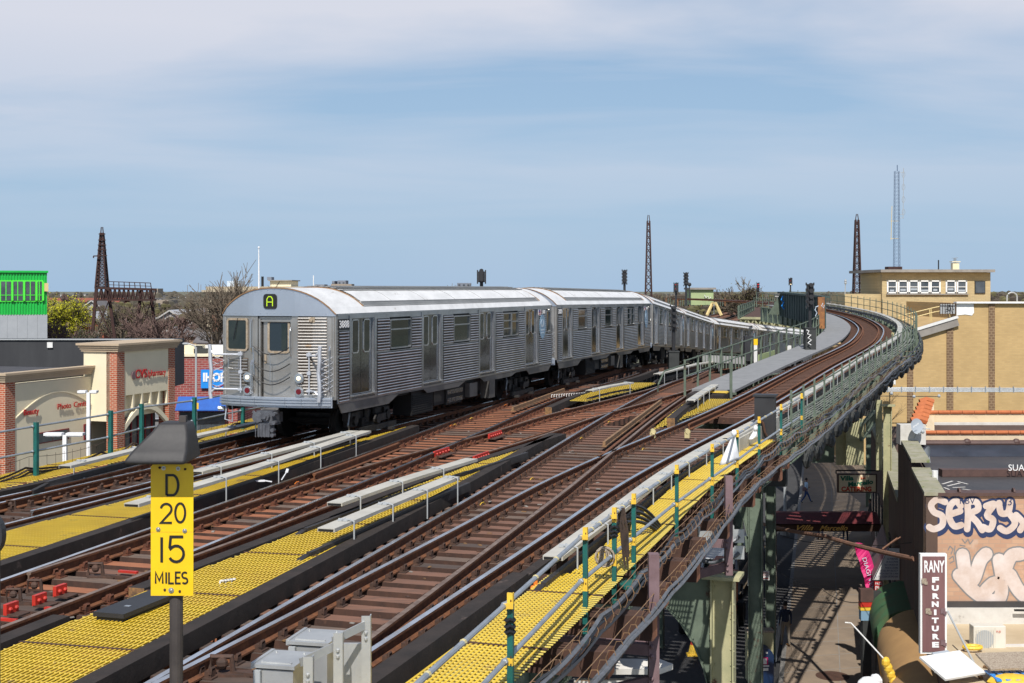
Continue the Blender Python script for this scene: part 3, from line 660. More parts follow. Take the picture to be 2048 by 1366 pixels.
a = pxpath([(410, 940), (560, 902), (714, 861)]); third_rail('cream third rail board right of the left track, the farther of the close pair', a, 25.2, 32.4, 0, brk=2.0)
a = pxpath([(285, 1003), (510, 935), (728, 864)]); third_rail('white third rail board left of the middle track, the nearer of the close pair', a, 21.4, 32.4, 0, brk=2.3)
a = pxpath([(668, 1008), (800, 962), (945, 918)]); third_rail('white third rail board right of the middle track with tall brackets', a, 20.5, 30, 0, board=(21.5, 27.1), brk=1.7)
a = pxpath([(650, 1060), (770, 1010), (905, 955)]); third_rail('white third rail board over the dark rail beside the long black timber', a, 18.6, 25.3, 0, board=(19.2, 24.5), brk=1.5)
third_rail('long white third rail board following the near right track round the curve', Path(TD.p, zfly), 17.2, 122, 1.70, brk=1.75, board=(17.7, 120))
a = pxpath([(1380, 802), (1405, 785), (1430, 770)]); third_rail('short white third rail board standing on the yellow wedge', a, 41.2, 48, 0, brk=1.6)
a = pxpath([(1178, 782), (1220, 772), (1262, 765)]); third_rail('short white board on the yellow patch near the second train car', a, 45.2, 49.2, 0, brk=3)
a = pxpath([(1315, 748), (1400, 727), (1440, 722)]); third_rail('brownish third rail board curving away beyond the crossovers', a, 54, 66, 0, brk=2.2)
m = MB(); sweep(m, TD, 31.2, 36.5, rect(.10, -.12, .34), 2.05, 1.3); sweep(m, TD, 31.2, 36.5, rect(.34, .345, .39), 1.88, 1.3)
tag(m.build('cover_panel', 'board_white'), 'tall white cover panel behind the railing near the black cabinet', 'cover panel')

# ---------------------------------------------------------------- viaduct steelwork (one structure carrying everything)
ev = thing('elevated_viaduct', 'riveted green and cream steel viaduct carrying all the tracks above the street', 'viaduct', TD.at(40, 2, -10.8))
def girder(path, d0, d1, off, z0, z1, matn, step=2.5, name='girder', fl=.32):
    m = MB(); sweep(m, path, d0, d1, rect(.04, z0, z1), off, step); sweep(m, path, d0, d1, rect(fl, z1 - .03, z1), off, step); sweep(m, path, d0, d1, rect(fl, z0, z0 + .03), off, step)
    d = d0
    while d < d1:
        for s in (-1, 1):
            p = path.at(d, off + s * .09); m.box((p.x, p.y, p.z + (z0 + z1) / 2), (.13, .10, z1 - z0 - .07), math.atan2(-path.dirn(d).x, path.dirn(d).y))
        d += 1.4
    return m.build(name, matn, ev)
for off in (1.35, -1.0): girder(TD, 8, 125, off, -1.75, -.42, 'steel_green')
for (p, off, b) in ((TC, -1.0, 60), (TA, 1.0, 60), (TA, -1.0, 60), (T1, 1.0, 120), (T1, -1.0, 120), (T0, -1.6, 60)):
    girder(p, 9, b, off, -1.75, -.42, 'steel_dark', 4)
girder(TC, 60, 95, 1.0, -1.6, -.45, 'steel_green', 4)
# support ties that stick out below the right walkway, with brown square ends
for i, d in enumerate([10.6, 12.25, 13.9, 15.5, 17.1, 18.7, 20.3, 21.9, 23.6, 25.3, 27, 28.8, 30.6, 32.5]):
    m = MB(); ln = 3.16 if i % 2 == 0 else 3.0
    tie_at(m, TD, d, 1.15, ln, .30, .29, dz=-.33); m.m[3] = 1
    m.build('support_beam', ['tie_side', 'tie_red'], ev)
d = 34.5
while d < 110:
    m = MB(); tie_at(m, TD, d, 1.2, 2.9, .22, .22, dz=-.34); m.build('support_beam', 'steel_green', ev); d += 3.1
# support ties beneath the gratings between tracks
m = MB()
for d in [8 + i * 1.5 for i in range(17)]:
    for p, a, b in ((TC, -3.2, -1.2), (TA, -3.3, -1.2), (T0, -3.4, -1.2)):
        if p is TA and d > 30: continue
        tie_at(m, p, d, a, b, .25, .22, dz=-.29)
tag(m.build('walkway_bearers', 'tie_red', ev), kind='stuff')
def column(d, off, w=.46, ztop=-1.75, cream=True, haunch=True, path=TD, zb=GZ):
    p = path.at(d, off); z = path.z(d); rz = -math.atan(SL); nm = 'steel_cream' if cream else 'steel_green'
    m = MB(); M3 = Matrix.Rotation(rz, 3, 'Z'); hh = (z + ztop) - zb
    for s in (-1, 1): m.box(Vector((p.x, p.y, zb + hh / 2)) + M3 @ Vector((s * w / 2, 0, 0)), (.03, w * .8, hh), rz)
    m.box((p.x, p.y, zb + hh / 2), (w, .03, hh), rz)
    for s in (-1, 1):
        for k in range(int(hh / .3)):
            m.ball(Vector((p.x, p.y, zb + .3 * k + .1)) + M3 @ Vector((s * (w / 2 + .015), -w * .32, 0)), .02, n=5, k=3)
            m.ball(Vector((p.x, p.y, zb + .3 * k + .1)) + M3 @ Vector((s * (w / 2 - .06), -.02, 0)), .018, n=5, k=3)
    m.box((p.x, p.y, z + ztop - .03), (w + .3, w + .25, .06), rz)
    c = m.build('column', nm, ev)
    if haunch:
        # curved knee plate towards the track centre
        hb = MB(); L = 2.1; Hh = 2.6; pts = [Vector((-w / 2, 0, ztop + z - .04)), Vector((-w / 2 - L, 0, ztop + z - .04))]
        for i in range(9):
            a = math.pi / 2 * i / 8
            pts.append(Vector((-w / 2 - L + L * math.sin(a), 0, ztop + z - .10 - Hh * (1 - math.cos(a)) - .12)))
        W = [Vector((p.x, p.y, 0)) + M3 @ Vector((q.x, 0, 0)) + Vector((0, 0, q.z)) for q in pts]
        hb.slab(W, M3 @ Vector((0, 1, 0)), .04)
        for i in range(2, len(W) - 1): hb.bar(W[i], W[i + 1], .22, .025)
        for i in range(2, len(W)): hb.ball(W[i] + M3 @ Vector((-.02, -.03, .09)), .025, n=5, k=3)
        hb.build('knee_bracket', 'steel_green' , ev)
    return c
column(26.6, 2.62, .42, cream=True); column(42, .4, .40, cream=False)
column(52, -1.0, .35, cream=False); column(58.6, 2.75, .32, cream=True, haunch=False); column(88, .2, .6, cream=False, haunch=False)
for d in (24, 38, 52, 66):
    column(d, -5.6, .5, cream=False, haunch=False); column(d + 4, -12, .5, cream=False, haunch=False)
# cross girders at the bents
for d in (26.6, 41.8, 57.5):
    m = MB(); a = TD.at(d, 1.4); b = TD.at(d, -15); zt = TD.z(d) - 1.9
    m.bar(Vector((a.x, a.y, zt)), Vector((b.x, b.y, zt)), .35, 1.0); m.build('cross_girder', 'steel_dark', ev)
# big riveted plates and lattice at the far bent, where the flyover meets the street beam
for (x0, x1, y0, y1, D, mn) in ((1672, 1692, 812, 930, 58.5, 'steel_cream'), (1622, 1668, 806, 925, 60.5, 'steel_green'), (1692, 1727, 838, 930, 58.0, 'steel_cream'), (1752, 1764, 800, 940, 58.5, 'steel_cream'), (1640, 1760, 790, 832, 61.0, 'steel_dark')):
    a = Q(x0, y0, D); b = Q(x1, y1, D); m = MB(); m.box(((a.x + b.x) / 2, D, (a.z + b.z) / 2), (b.x - a.x, .12, a.z - b.z))
    for k in range(9):
        for xx in (a.x + .06, b.x - .06): m.ball((xx, D - .07, b.z + (a.z - b.z) * (k + .5) / 9), .03, n=5, k=3)
    m.build('riveted_plate', mn, ev)
m = MB()
A, B = Q(1722, 850, 57.6), Q(1748, 822, 60.6); A2, B2 = Q(1722, 880, 57.6), Q(1748, 848, 60.6)
m.bar(A, B, .12); m.bar(A2, B2, .12)
for i in range(9):
    t = i / 8; p = A.lerp(B, t); q = A2.lerp(B2, t); m.bar(p, q, .05)
m.build('lattice_strut', 'steel_green', ev)
# mauve cantilever brackets
for d in (17.6, 24.5):
    m = MB(); p = TD.at(d, 3.04); q = TD.at(d, 1.5); 
    m.bar(Vector((p.x, p.y, .45)), Vector((p.x, p.y, -1.3)), .13, .16); m.bar(Vector((q.x, q.y, -1.65)), Vector((p.x, p.y, -1.15)), .13, .15)
    m.bar(Vector((q.x, q.y, -.75)), Vector((p.x, p.y, -.75)), .16, .14)
    for zz_ in (-.7, -.82, -1.1, -1.2): m.ball((p.x - .03, p.y - .09, zz_), .028, n=6, k=4)
    m.build('cantilever_bracket', 'bracket_mauve', ev)
m = MB(); a = Q(1150, 1328, 18.5); b = Q(1345, 1328, 18.5)
m.slab([Q(1150, 1316, 18.6), Q(1320, 1318, 18.6), Q(1346, 1328, 18.5), Q(1318, 1338, 18.3), Q(1150, 1338, 18.3)], (0, .1, -1), .08)
m.box(((a.x + b.x) / 2 - .2, 18.45, a.z - .35), (1.0, .1, .3)); m.box((Q(1315, 1366, 18.45).x, 18.45, a.z - 1.3), (.25, .25, 2.0))
m.build('catwalk_end', 'dirt_white', ev)
# ---------------------------------------------------------------- subway train
CL, CW = 18.1, 1.525        # body length, half width
ZG, ZB, ZR = 3.14, 1.02, 3.80   # gutter, side sill, roof top above the rail
FRONT = [(-CW, .02), (-1.36, -.06), (-.62, -.20), (.62, -.20), (1.36, -.06), (CW, .02)]   # plan of the end wall
def fy(x):
    for i in range(5):
        a, b = FRONT[i], FRONT[i + 1]
        if a[0] <= x <= b[0]: return a[1] + (b[1] - a[1]) * (x - a[0]) / (b[0] - a[0])
    return 0
def flutes(mb, a, b, z0, z1, n, pitch=.074, dep=.030, mi=0, gi=1):
    """corrugated sheet between plan points a and b"""
    n = Vector((n[0], n[1], 0)).normalized(); k = max(1, round((z1 - z0) / pitch)); p = (z1 - z0) / k; vs = []; 
    prof = []
    for i in range(k):
        z = z0 + i * p; prof += [(z, 0), (z + p * .14, dep * .85), (z + p * .40, dep), (z + p * .64, dep * .8), (z + p * .74, 0)]
    prof.append((z1, 0))
    for z, o in prof:
        for q in (a, b): vs.append((q[0] + n.x * o, q[1] + n.y * o, z))
    mb.add(vs, [(2*i, 2*i+1, 2*i+3, 2*i+2) for i in range(len(prof) - 1)], mi)
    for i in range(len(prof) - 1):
        if i % 5 == 4: mb.m[-(len(prof) - 1) + i] = gi  # recess faces take the colour with painted shade
    return mb
def roundrect(cx, cz, w, h, r=.06, k=4):
    pts = []
    for (sx, sz, a0) in ((1, -1, -90), (1, 1, 0), (-1, 1, 90), (-1, -1, 180)):
        for i in range(k + 1):
            a = R(a0 + 90 * i / k); pts.append((cx + sx * (w/2 - r) + r * math.cos(a), cz + sz * (h/2 - r) + r * math.sin(a)))
    return pts
def panel(mb, org, xd, nrm, pts, t, mi=0):
    org = Vector(org); xd = Vector(xd).normalized()
    return mb.slab([org + xd * p[0] + Vector((0, 0, p[1])) for p in pts], nrm, t, mi)
def ringframe(mb, org, xd, nrm, cx, cz, w, h, t=.04, dep=.02, r=.07, mi=0):
    org = Vector(org); xd = Vector(xd).normalized(); N = Vector(nrm).normalized() * dep
    o = roundrect(cx, cz, w, h, r); i_ = roundrect(cx, cz, w - 2*t, h - 2*t, max(.01, r - t)); n = len(o); b = len(mb.v)
    O = [org + xd * p[0] + Vector((0, 0, p[1])) for p in o]; I = [org + xd * p[0] + Vector((0, 0, p[1])) for p in i_]
    mb.add(O + I + [p + N for p in O] + [p + N for p in I], [f for j in range(n) for f in (
        (2*n + j, 2*n + (j+1) % n, 3*n + (j+1) % n, 3*n + j), (j, (j+1) % n, 2*n + (j+1) % n, 2*n + j), (n + j, n + (j+1) % n, 3*n + (j+1) % n, 3*n + j))], mi)
DOORS = [(0.86, 2.20), (5.52, 6.86), (10.20, 11.54), (14.92, 16.26)]
WINS = [(3.20, 4.62, 'w'), (7.88, 9.28, 'w'), (12.45, 14.05, 'd'), (17.35, 17.85, 's')]
FL = [.62] 
def make_car():
    root = thing('subway_car', 'x', 'subway car')
    # inner shell and floor
    m = MB(); m.box((0, CL / 2, (ZB + ZG) / 2), (2.86, CL - .35, ZG - ZB)); m.build('inner_shell', 'under_grey', root, local=True)
    for sx in (1, -1):
        nrm = (sx, 0)
        m = MB(); X0 = sx * CW
        stops = [.10]
        for d in DOORS: stops += [d[0] - .14, d[1] + .14]
        stops.append(CL - .1)
        for i in range(0, len(stops), 2):
            a, b = stops[i], stops[i + 1]; ws = [w_ for w_ in WINS if a < w_[0] < b]
            # backing sheet with window gaps is built from strips
            def sheet(y0, y1, z0, z1, fl=True):
                if y1 - y0 < .02: return
                m.box((sx * (CW - .012), (y0 + y1) / 2, (z0 + z1) / 2), (.02, y1 - y0, z1 - z0))
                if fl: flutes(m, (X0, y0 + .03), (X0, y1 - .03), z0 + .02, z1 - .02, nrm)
            sheet(a, b, ZB, 2.16)
            sheet(a, b, 3.03, ZG, False)
            y = a
            for w_ in ws:
                sheet(y, w_[0], 2.16, 3.03, w_[0] - y > .2); y = w_[1]
            if i == 0: sheet(a, b, 2.16, 2.78); sheet(a, b, 2.78, 3.03, False)
            else: sheet(y, b, 2.16, 3.03)
        for d in DOORS:   # door posts and header
            for y in (d[0] - .07, d[1] + .07): m.box((sx * (CW - .005), y, (ZB + ZG) / 2), (.05, .13, ZG - ZB))
            m.box((sx * (CW - .005), (d[0] + d[1]) / 2, ZG - .04), (.05, d[1] - d[0], .10))
        m.box((sx * (CW - .0), CL / 2, ZG + .01), (.06, CL - .1, .05)); m.box((sx * (CW + .005), CL / 2, 1.045), (.03, CL - .2, .05))
        m.build('side_wall', ['stainless', 'groove_shade'], root, local=True)
        # skirt with raised and lowered runs
        seg = [(.12, 1.0), (.30, .78), (3.1, .78), (3.75, .98), (5.55, .98), (5.8, .86), (8.3, .86), (8.9, 1.0), (10.2, 1.0), (10.6, .86), (13.3, .86), (13.8, .96), (15.0, .96), (15.3, .80), (17.6, .80), (17.95, 1.0)]
        m = MB(); pts = [Vector((sx * (CW - .01), y, z)) for y, z in seg]; top = [Vector((sx * (CW - .01), y, 1.13)) for y, z in seg]
        for i in range(len(seg) - 1): m.slab([pts[i], pts[i+1], top[i+1], top[i]], (sx, 0, 0), .022)
        for i in range(88): m.ball((sx * (CW + .016), .3 + i * .2, 1.08), .012, n=4, k=2)
        m.build('skirt', 'skirt', root, local=True)
        # doors
        for d in DOORS:
            c = (d[0] + d[1]) / 2; dm = MB()
            for s in (-1, 1):
                y0, y1 = (d[0], c - .008) if s < 0 else (c + .008, d[1])
                dm.box((sx * (CW - .075), (y0 + y1) / 2, (1.16 + ZG - .08) / 2), (.03, y1 - y0, ZG - .08 - 1.16))
                ringframe(dm, (sx * (CW - .06), 0, 0), (0, 1, 0), (sx, 0, 0), (y0 + y1) / 2, 2.60, .40, .84, .03, .018, .09, 1)
            do = dm.build('door', ['stainless_door', 'chrome'], root, local=True)
            gm = MB()
            for s in (-1, 1): panel(gm, (sx * (CW - .058), 0, 0), (0, 1, 0), (sx, 0, 0), roundrect(c + s * (d[1] - d[0]) / 4, 2.60, .36, .80, .08), .008)
            gm.build('door_window', 'glass_dark', do, local=True)
            sm = MB(); sm.box((sx * (CW + .03), c, 1.15), (.09, d[1] - d[0] + .06, .03)); sm.box((sx * (CW - .03), d[1] - .012, (1.16 + ZG - .08) / 2), (.05, .024, ZG - 1.25)); sm.build('sill', 'chrome', do, local=True)
        for (y0, y1, kd) in WINS:
            wm = MB(); c = (y0 + y1) / 2; wd = y1 - y0; z0, z1 = 2.20, 2.98; zc = (z0 + z1) / 2
            ringframe(wm, (sx * (CW - .02), 0, 0), (0, 1, 0), (sx, 0, 0), c, zc, wd, z1 - z0, .035, .045, .06, 0)
            if kd == 'w': wm.box((sx * (CW + .01), c, z1 - .27), (.02, wd - .06, .035))
            if kd == 'd':
                wm.box((sx * (CW + .0), c + .05, zc), (.05, .14, z1 - z0 - .05))
                for zq in (z0 + .26, z0 + .52): wm.box((sx * (CW + .01), c - .38, zq), (.03, .75, .035))
                wm.box((sx * (CW + .01), c + .43, z1 - .30), (.03, .6, .035))
            wo = wm.build('side_window', 'stainless', root, local=True)
            gm = MB(); panel(gm, (sx * (CW - .028), 0, 0), (0, 1, 0), (sx, 0, 0), roundrect(c, zc, wd - .05, z1 - z0 - .05, .05), .012); gm.build('pane', 'glass_green', wo, local=True)
    # roof: arch with ribbed shoulders and a raised centre band
    N = 22; arch = []
    for i in range(N + 1):
        t = -1 + 2 * i / N; x = CW * t; arch.append((x, ZG + .03 + (ZR - ZG - .03) * (1 - abs(t) ** 2.35) ** .86))
    m = MB(); k = N + 1
    def yfr(x): return fy(x) - .03
    vs = [(x, yfr(x), z) for x, z in arch] + [(x, CL - .02 - .6 * fy(x) * 0, z) for x, z in arch]
    m.add(vs, [(i, i + 1, k + i + 1, k + i) for i in range(N)], 0)
    for i in range(N):
        (x0, z0), (x1, z1) = arch[i], arch[i + 1]
        m.add([(x0, CL - .02, ZG), (x1, CL - .02, ZG), (x1, CL - .02, z1), (x0, CL - .02, z0)], [(0, 1, 2, 3)], 0)
    def az(x):
        t = abs(x / CW); return ZG + .03 + (ZR - ZG - .03) * (1 - t ** 2.35) ** .86
    for s in (-1, 1):
        for i in range(3):     # longitudinal ribs on the shoulder
            x = s * (1.31 + i * .035); m.bar((x, 1.9, az(x) + .004), (x, CL - 1.2, az(x) + .004), .022, .022, 1)
    xs = [-1.27, -1.0, -.75, -.35, 0, .35, .75, 1.0, 1.27]; vs = []
    for x in xs:
        for y in (1.95, CL - 1.2): vs.append((x, y, az(x) + .035))
    m.add(vs, [(2*i, 2*i+1, 2*i+3, 2*i+2) for i in range(8)], 0)
    for s in (-1, 1): m.bar((s * 1.27, 1.95, az(1.27) + .012), (s * 1.27, CL - 1.2, az(1.27) + .012), .03, .05, 1)
    for i in range(9): m.bar((-.72 + .18 * i, 1.95, az(-.72 + .18 * i) + .045), (-.72 + .18 * i, CL - 1.2, az(-.72 + .18 * i) + .045), .10, .02, 1)
    for y in (1.85, CL - 1.1):    # cross seam, rusty
        for i in range(1, N - 1):
            (x0, z0), (x1, z1) = arch[i], arch[i + 1]; m.bar((x0, y, z0 + .01), (x1, y, z1 + .01), .035, .03, 2)
    for y in [3.9 + 2.4 * j for j in range(6)]:
        for i in range(len(xs) - 1): m.bar((xs[i], y, az(xs[i]) + .038), (xs[i+1], y, az(xs[i+1]) + .038), .012, .008, 1)
    m.build('roof', ['roof_steel', 'roof_rib', 'seam_rust'], root, smooth=False, local=True)
    # front hood (bulkhead above the doors) in three facets
    m = MB()
    for i in range(N):
        (x0, z0), (x1, z1) = arch[i], arch[i + 1]
        m.slab([(x0, fy(x0) - .03, ZG - .02), (x1, fy(x1) - .03, ZG - .02), (x1, fy(x1) - .03, z1 - .012), (x0, fy(x0) - .03, z0 - .012)], (0, 1, 0), .03, 0)
        m.bar((x0, fy(x0) - .035, z0 - .005), (x1, fy(x1) - .035, z1 - .005), .03, .028, 1)
    for i in range(15):
        x = -1.3 + i * .186; m.ball((x, fy(x) - .035, ZG + .04), .010, 0, 4, 2)
        x = -1.2 + i * .171; m.ball((x, fy(x) - .035, az(x) - .06), .010, 0, 4, 2)
    m.build('hood', ['stainless_hood', 'seam_rust'], root, local=True)
    # end wall
    m = MB()
    def strip(x0, x1, z0, z1, fl=False, off=0.0, mi=0):
        cuts = [x0] + [p[0] for p in FRONT if x0 < p[0] < x1] + [x1]
        for a, b in zip(cuts[:-1], cuts[1:]):
            A = Vector((a, fy(a) + off, z0)); B = Vector((b, fy(b) + off, z0)); Z = Vector((0, 0, z1 - z0)); nn = Vector((B.y - A.y, -(B.x - A.x), 0)).normalized()
            m.slab([A, B, B + Z, A + Z], -nn, .03, mi)
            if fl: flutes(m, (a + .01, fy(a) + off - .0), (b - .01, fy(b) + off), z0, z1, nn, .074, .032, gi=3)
    LW = (-1.36, -.74, 2.30, 3.02)
    strip(-CW, -.46, 1.16, 1.42); strip(-1.30, -.72, 1.42, 2.10, True); strip(-CW, -1.30, 1.42, ZG - .02); strip(-.72, -.46, 1.42, ZG - .02)
    strip(-1.30, -.72, 2.10, 2.28); strip(-1.30, -.72, 3.04, ZG - .02); strip(-1.30, -.72, 2.28, 3.04, off=.05, mi=2)
    strip(.46, .60, 1.16, ZG - .02); strip(.60, 1.33, 1.16, 1.22); strip(.60, 1.33, 1.22, ZG - .03, True); strip(1.33, CW, 1.16, ZG - .02)
    for s in (-1, 1):
        m.box((s * (CW - .05), .07, (ZB + ZG) / 2 + .05), (.10, .14, ZG - ZB - .1)); m.tube([(s * (CW - .07), -.01, 1.2), (s * (CW - .07), -.01, ZG - .05)], .035, 6)
    m.box((0, -.12, ZG - .10), (.92, .06, .12)); m.box((0, -.02, 2.1), (.98, .03, 2.1), mi=2)
    for i in range(22):
        for xx in (.62, 1.31): m.ball((xx, fy(xx) - .02, 1.3 + i * .083), .012, 1, 4, 2)
    m.build('end_wall', ['stainless_front', 'seam_rust', 'under', 'groove_rust_shade'], root, local=True)
    # cab window
    wm = MB(); yy = fy(-1.0) + .0; xd = Vector((.62, fy(-.74) - fy(-1.36), 0)).normalized(); nn = Vector((xd.y, -xd.x, 0))
    org = Vector((-1.05, fy(-1.05), 0)); ringframe(wm, org, xd, nn, 0, 2.66, .66, .80, .05, .03, .09, 0)
    wo = wm.build('cab_window', 'gasket', root, local=True); gm = MB(); panel(gm, org - nn * .0, xd, nn, roundrect(0, 2.66, .58, .72, .06), .012); gm.build('pane', 'glass_green', wo, local=True)
    gm = MB(); gm.tube([org + xd * .02 + nn * .03 + Vector((0, 0, 3.06)), org + xd * -.10 + nn * .045 + Vector((0, 0, 2.55))], .010, 4); gm.build('wiper', 'black', wo, local=True)
    # end door
    dm = MB(); dm.box((.02, -.075, 2.10), (.76, .03, 1.95)); ringframe(dm, (.04, -.092, 0), (1, 0, 0), (0, -1, 0), .02, 2.62, .60, .80, .055, .025, .10, 1)
    dm.box((-.42, -.12, 2.10), (.05, .12, 1.9)); dm.box((.44, -.12, 2.10), (.05, .12, 1.9)); dm.box((0, -.15, 1.13), (.95, .14, .05)); dm.box((-.30, -.10, 2.08), (.05, .03, .22), mi=1)
    do = dm.build('end_door', ['stainless_front', 'gasket'], root, local=True)
    gm = MB(); panel(gm, (.04, -.094, 0), (1, 0, 0), (0, -1, 0), roundrect(.02, 2.62, .50, .70, .06), .010); gm.build('pane', 'glass_dark', do, local=True)
    gm = MB(); gm.box((.20, -.108, 2.62), (.13, .006, .64)); gm.build('blind', 'glass_green', do, local=True)
    # anticlimber
    m = MB()
    for z in (1.02, 1.085, 1.15):
        pts = [(x * 1.0, fy(x) - .13 - .05 * (1 - (x / CW) ** 2), z) for x in [-CW + .06, -1.2, -.8, -.4, 0, .4, .8, 1.2, CW - .06]]
        for a, b in zip(pts[:-1], pts[1:]): m.bar(a, b, .15, .045)
    for a, b in zip(pts[:-1], pts[1:]): m.bar((a[0], a[1] + .08, 1.06), (b[0], b[1] + .08, 1.06), .16, .24)
    m.build('anticlimber', 'stainless_hood', root, local=True)
    # lamps
    for (x, z, lens) in ((-.70, 1.64, 'lamp_white'), (-.70, 1.32, 'lamp_red'), (.68, 1.64, 'lamp_white'), (.68, 1.32, 'lamp_red')):
        m = MB(); y = fy(x) - .03; m.disc((x, y, z), .12, (0, -1, 0), .05, 20); m.disc((x, y - .045, z), .095, (0, -1, 0), .02, 20)
        lo = m.build('headlight' if lens == 'lamp_white' else 'tail_light', 'chrome', root, local=True)
        m = MB(); m.disc((x, y - .066, z), .066 if lens == 'lamp_red' else .048, (0, -1, 0), .014, 14); m.build('lens', lens, lo, local=True)
    m = MB(); x = .96; m.disc((x, fy(x) - .03, 3.03), .05, (0, -1, 0), .04, 10); m.box((x, fy(x) - .025, 3.03), (.17, .01, .13)); m.build('marker_lamp', 'gasket', root, local=True)
    # grab handles, safety chains, gates
    m = MB()
    for x in (-.60, -.565): m.tube([(x, -.24, 1.25), (x, -.28, 1.35), (x, -.28, 1.95), (x, -.24, 2.05)], .014, 5)
    m.tube([(-.60, -.24, 2.25), (-.60, -.28, 2.35), (-.60, -.28, 2.95), (-.60, -.24, 3.05)], .014, 5); m.tube([(.44, -.22, 2.15), (.44, -.27, 2.3), (.44, -.27, 2.75), (.44, -.22, 2.85)], .014, 5)
    m.tube([(1.42, -.12, 1.3), (1.42, -.16, 1.4), (1.42, -.16, 2.3), (1.42, -.12, 2.4)], .016, 5)
    m.tube([(-1.28, -.13, 2.1), (-1.28, -.17, 2.05), (-1.28, -.17, 1.85), (-.98, -.20, 1.82), (-.98, -.20, 2.05)], .010, 4)
    m.build('grab_rail', 'chrome', root, local=True)
    for z in (2.40, 2.00, 1.68):
        m = MB(); m.tube([(-.56 + 1.0 * i / 8, -.26 - .04 * math.sin(math.pi * i / 8), z - .20 * math.sin(math.pi * i / 8) - .02 * i / 8 + (.0)) for i in range(9)], .013, 5); m.build('safety_chain', 'black', root, local=True)
    m = MB(); m.tube([(-.07, -.305, 2.2), (-.07, -.305, 1.48)], .008, 4); m.tube([(-.56, -.26, 2.40), (-.52, -.27, 1.70)], .010, 4); m.build('chain_link', 'chrome', root, local=True)
    for s in (-1, 1):
        m = MB(); xa = s * .92 + (.0 if s < 0 else 0); xb = s * 1.30 if s > 0 else -1.70; ya = -.19; yb = -.42 if s > 0 else -.30
        for z in (2.18, 1.34):
            m.tube([(xa, ya, z), (xb - s * .12, yb, z), (xb, yb, z + (.10 if z > 2 else -.10))], .026, 6)
        m.tube([(xb - s * .02, yb, 1.10), (xb + s * .0, yb, 1.24), (xb - s * .0, yb, 1.5), (xb - s * .03, yb, 1.76), (xb, yb, 2.05), (xb, yb, 2.28), (xb + s * .02, yb, 2.42)], .045, 6)
        m.tube([(xa, ya - .02, 2.26), (xa, ya - .02, 1.26)], .02, 6)
        m.box((xa, ya - .02, 2.20), (.11, .07, .08)); m.box((xa, ya - .02, 1.34), (.11, .07, .06)); m.box((xa, ya - .02, 1.76), (.09, .06, .08))
        xc = s * 1.47; 
        for i in range(6): m.tube([(xb + s * .03, yb + .02, 1.32 + .14 * i), (xc, -.02, 1.46 + .14 * i)], .007, 4); m.tube([(xb + s * .03, yb + .02, 1.46 + .14 * i), (xc, -.02, 1.32 + .14 * i)], .007, 4)
        m.build('folding_gate', 'gate_grey', root, local=True)
    # destination sign
    m = MB(); panel(m, (0, fy(0) - .032, 0), (1, 0, 0), (0, -1, 0), roundrect(-.10, 3.47, .36, .36, .08, 5), .02); ds = m.build('route_sign', 'black', root, local=True)
    m = MB(); y = fy(0) - .062
    g = [(-.075, -.115), (-.075, .055), (-.035, .115), (.035, .115), (.075, .055), (.075, -.115)]
    g = [(-.10 + a, 3.47 + b) for a, b in g]
    for a, b in zip(g[:-1], g[1:]): m.bar((a[0], y, a[1]), (b[0], y, b[1]), .019, .012, up=(0, 1, 0))
    m.bar((g[0][0], y, 3.455), (g[-1][0], y, 3.455), .019, .012, up=(0, 1, 0)); m.build('route_letter', 'led_green', ds, local=True)
    # coupler
    m = MB(); y = -.42
    m.box((-.06, y, .72), (.42, .36, .30)); m.box((-.06, y - .10, .42), (.32, .24, .32)); m.box((-.06, y - .02, .57), (.50, .34, .06)); m.box((-.06, -.15, .68), (.24, .5, .24))
    m.disc((-.22, y - .20, .72), .13, (0, -1, 0), .05, 12); m.disc((.0, y - .20, .74), .10, (0, -1, 0), .06, 12); m.disc((.0, y - .26, .74), .05, (0, -1, 0), .05, 10); m.bar((-.34, y - .22, .86), (-.10, y - .22, .62), .05, .05)
    for x, z in ((.20, .80), (.20, .60), (.16, .30), (.16, .42)): m.disc((x, y - .10, z), .05, (0, -1, 0), .12, 8)
    for x in (-.26, -.18, -.10, -.02): m.box((x, y - .235, .40), (.02, .02, .30))
    m.build('coupler', 'coupler', root, local=True)
    # trucks with wheels and shoe beams
    for yc in (2.85, 15.2):
        m = MB()
        for s in (-1, 1):
            m.box((s * 1.0, yc, .55), (.16, 2.5, .20)); m.box((s * 1.08, yc, .36), (.14, 1.1, .22))
            for w_ in (-1.02, 1.02): m.box((s * 1.04, yc + w_, .47), (.22, .34, .34)); m.disc((s * 1.15, yc + w_, .45), .12, (s, 0, 0), .06, 10)
            for q in (-.25, .25): m.tube([(s * 1.12, yc + q, .35), (s * 1.12, yc + q, .68)], .09, 8)
            m.bar((s * 1.30, yc - 1.2, .20), (s * 1.30, yc + 1.2, .20), .10, .14)
            m.box((s * 1.36, yc - 1.0, .12), (.34, .18, .07)); m.box((s * 1.36, yc + .6, .12), (.34, .18, .07)); m.disc((s * 1.30, yc - .1, .42), .12, (s, 0, 0), .12, 10); m.box((s * 1.28, yc + .25, .44), (.18, .45, .18))
        m.box((0, yc, .55), (1.9, .5, .3)); m.box((0, yc - .6, .45), (1.2, .4, .3))
        tr = m.build('truck', 'under_grey', root, local=True)
        for w_ in (-1.02, 1.02):
            for s in (-1, 1):
                m = MB(); m.disc((s * .70, yc + w_, .43), .43, (s, 0, 0), .12, 24); m.disc((s * .66, yc + w_, .43), .46, (s, 0, 0), .04, 24); m.build('wheel', 'under', tr, local=True)
            m = MB(); m.tube([(-.7, yc + w_, .43), (.7, yc + w_, .43)], .08, 8); m.build('axle', 'under', tr, local=True)
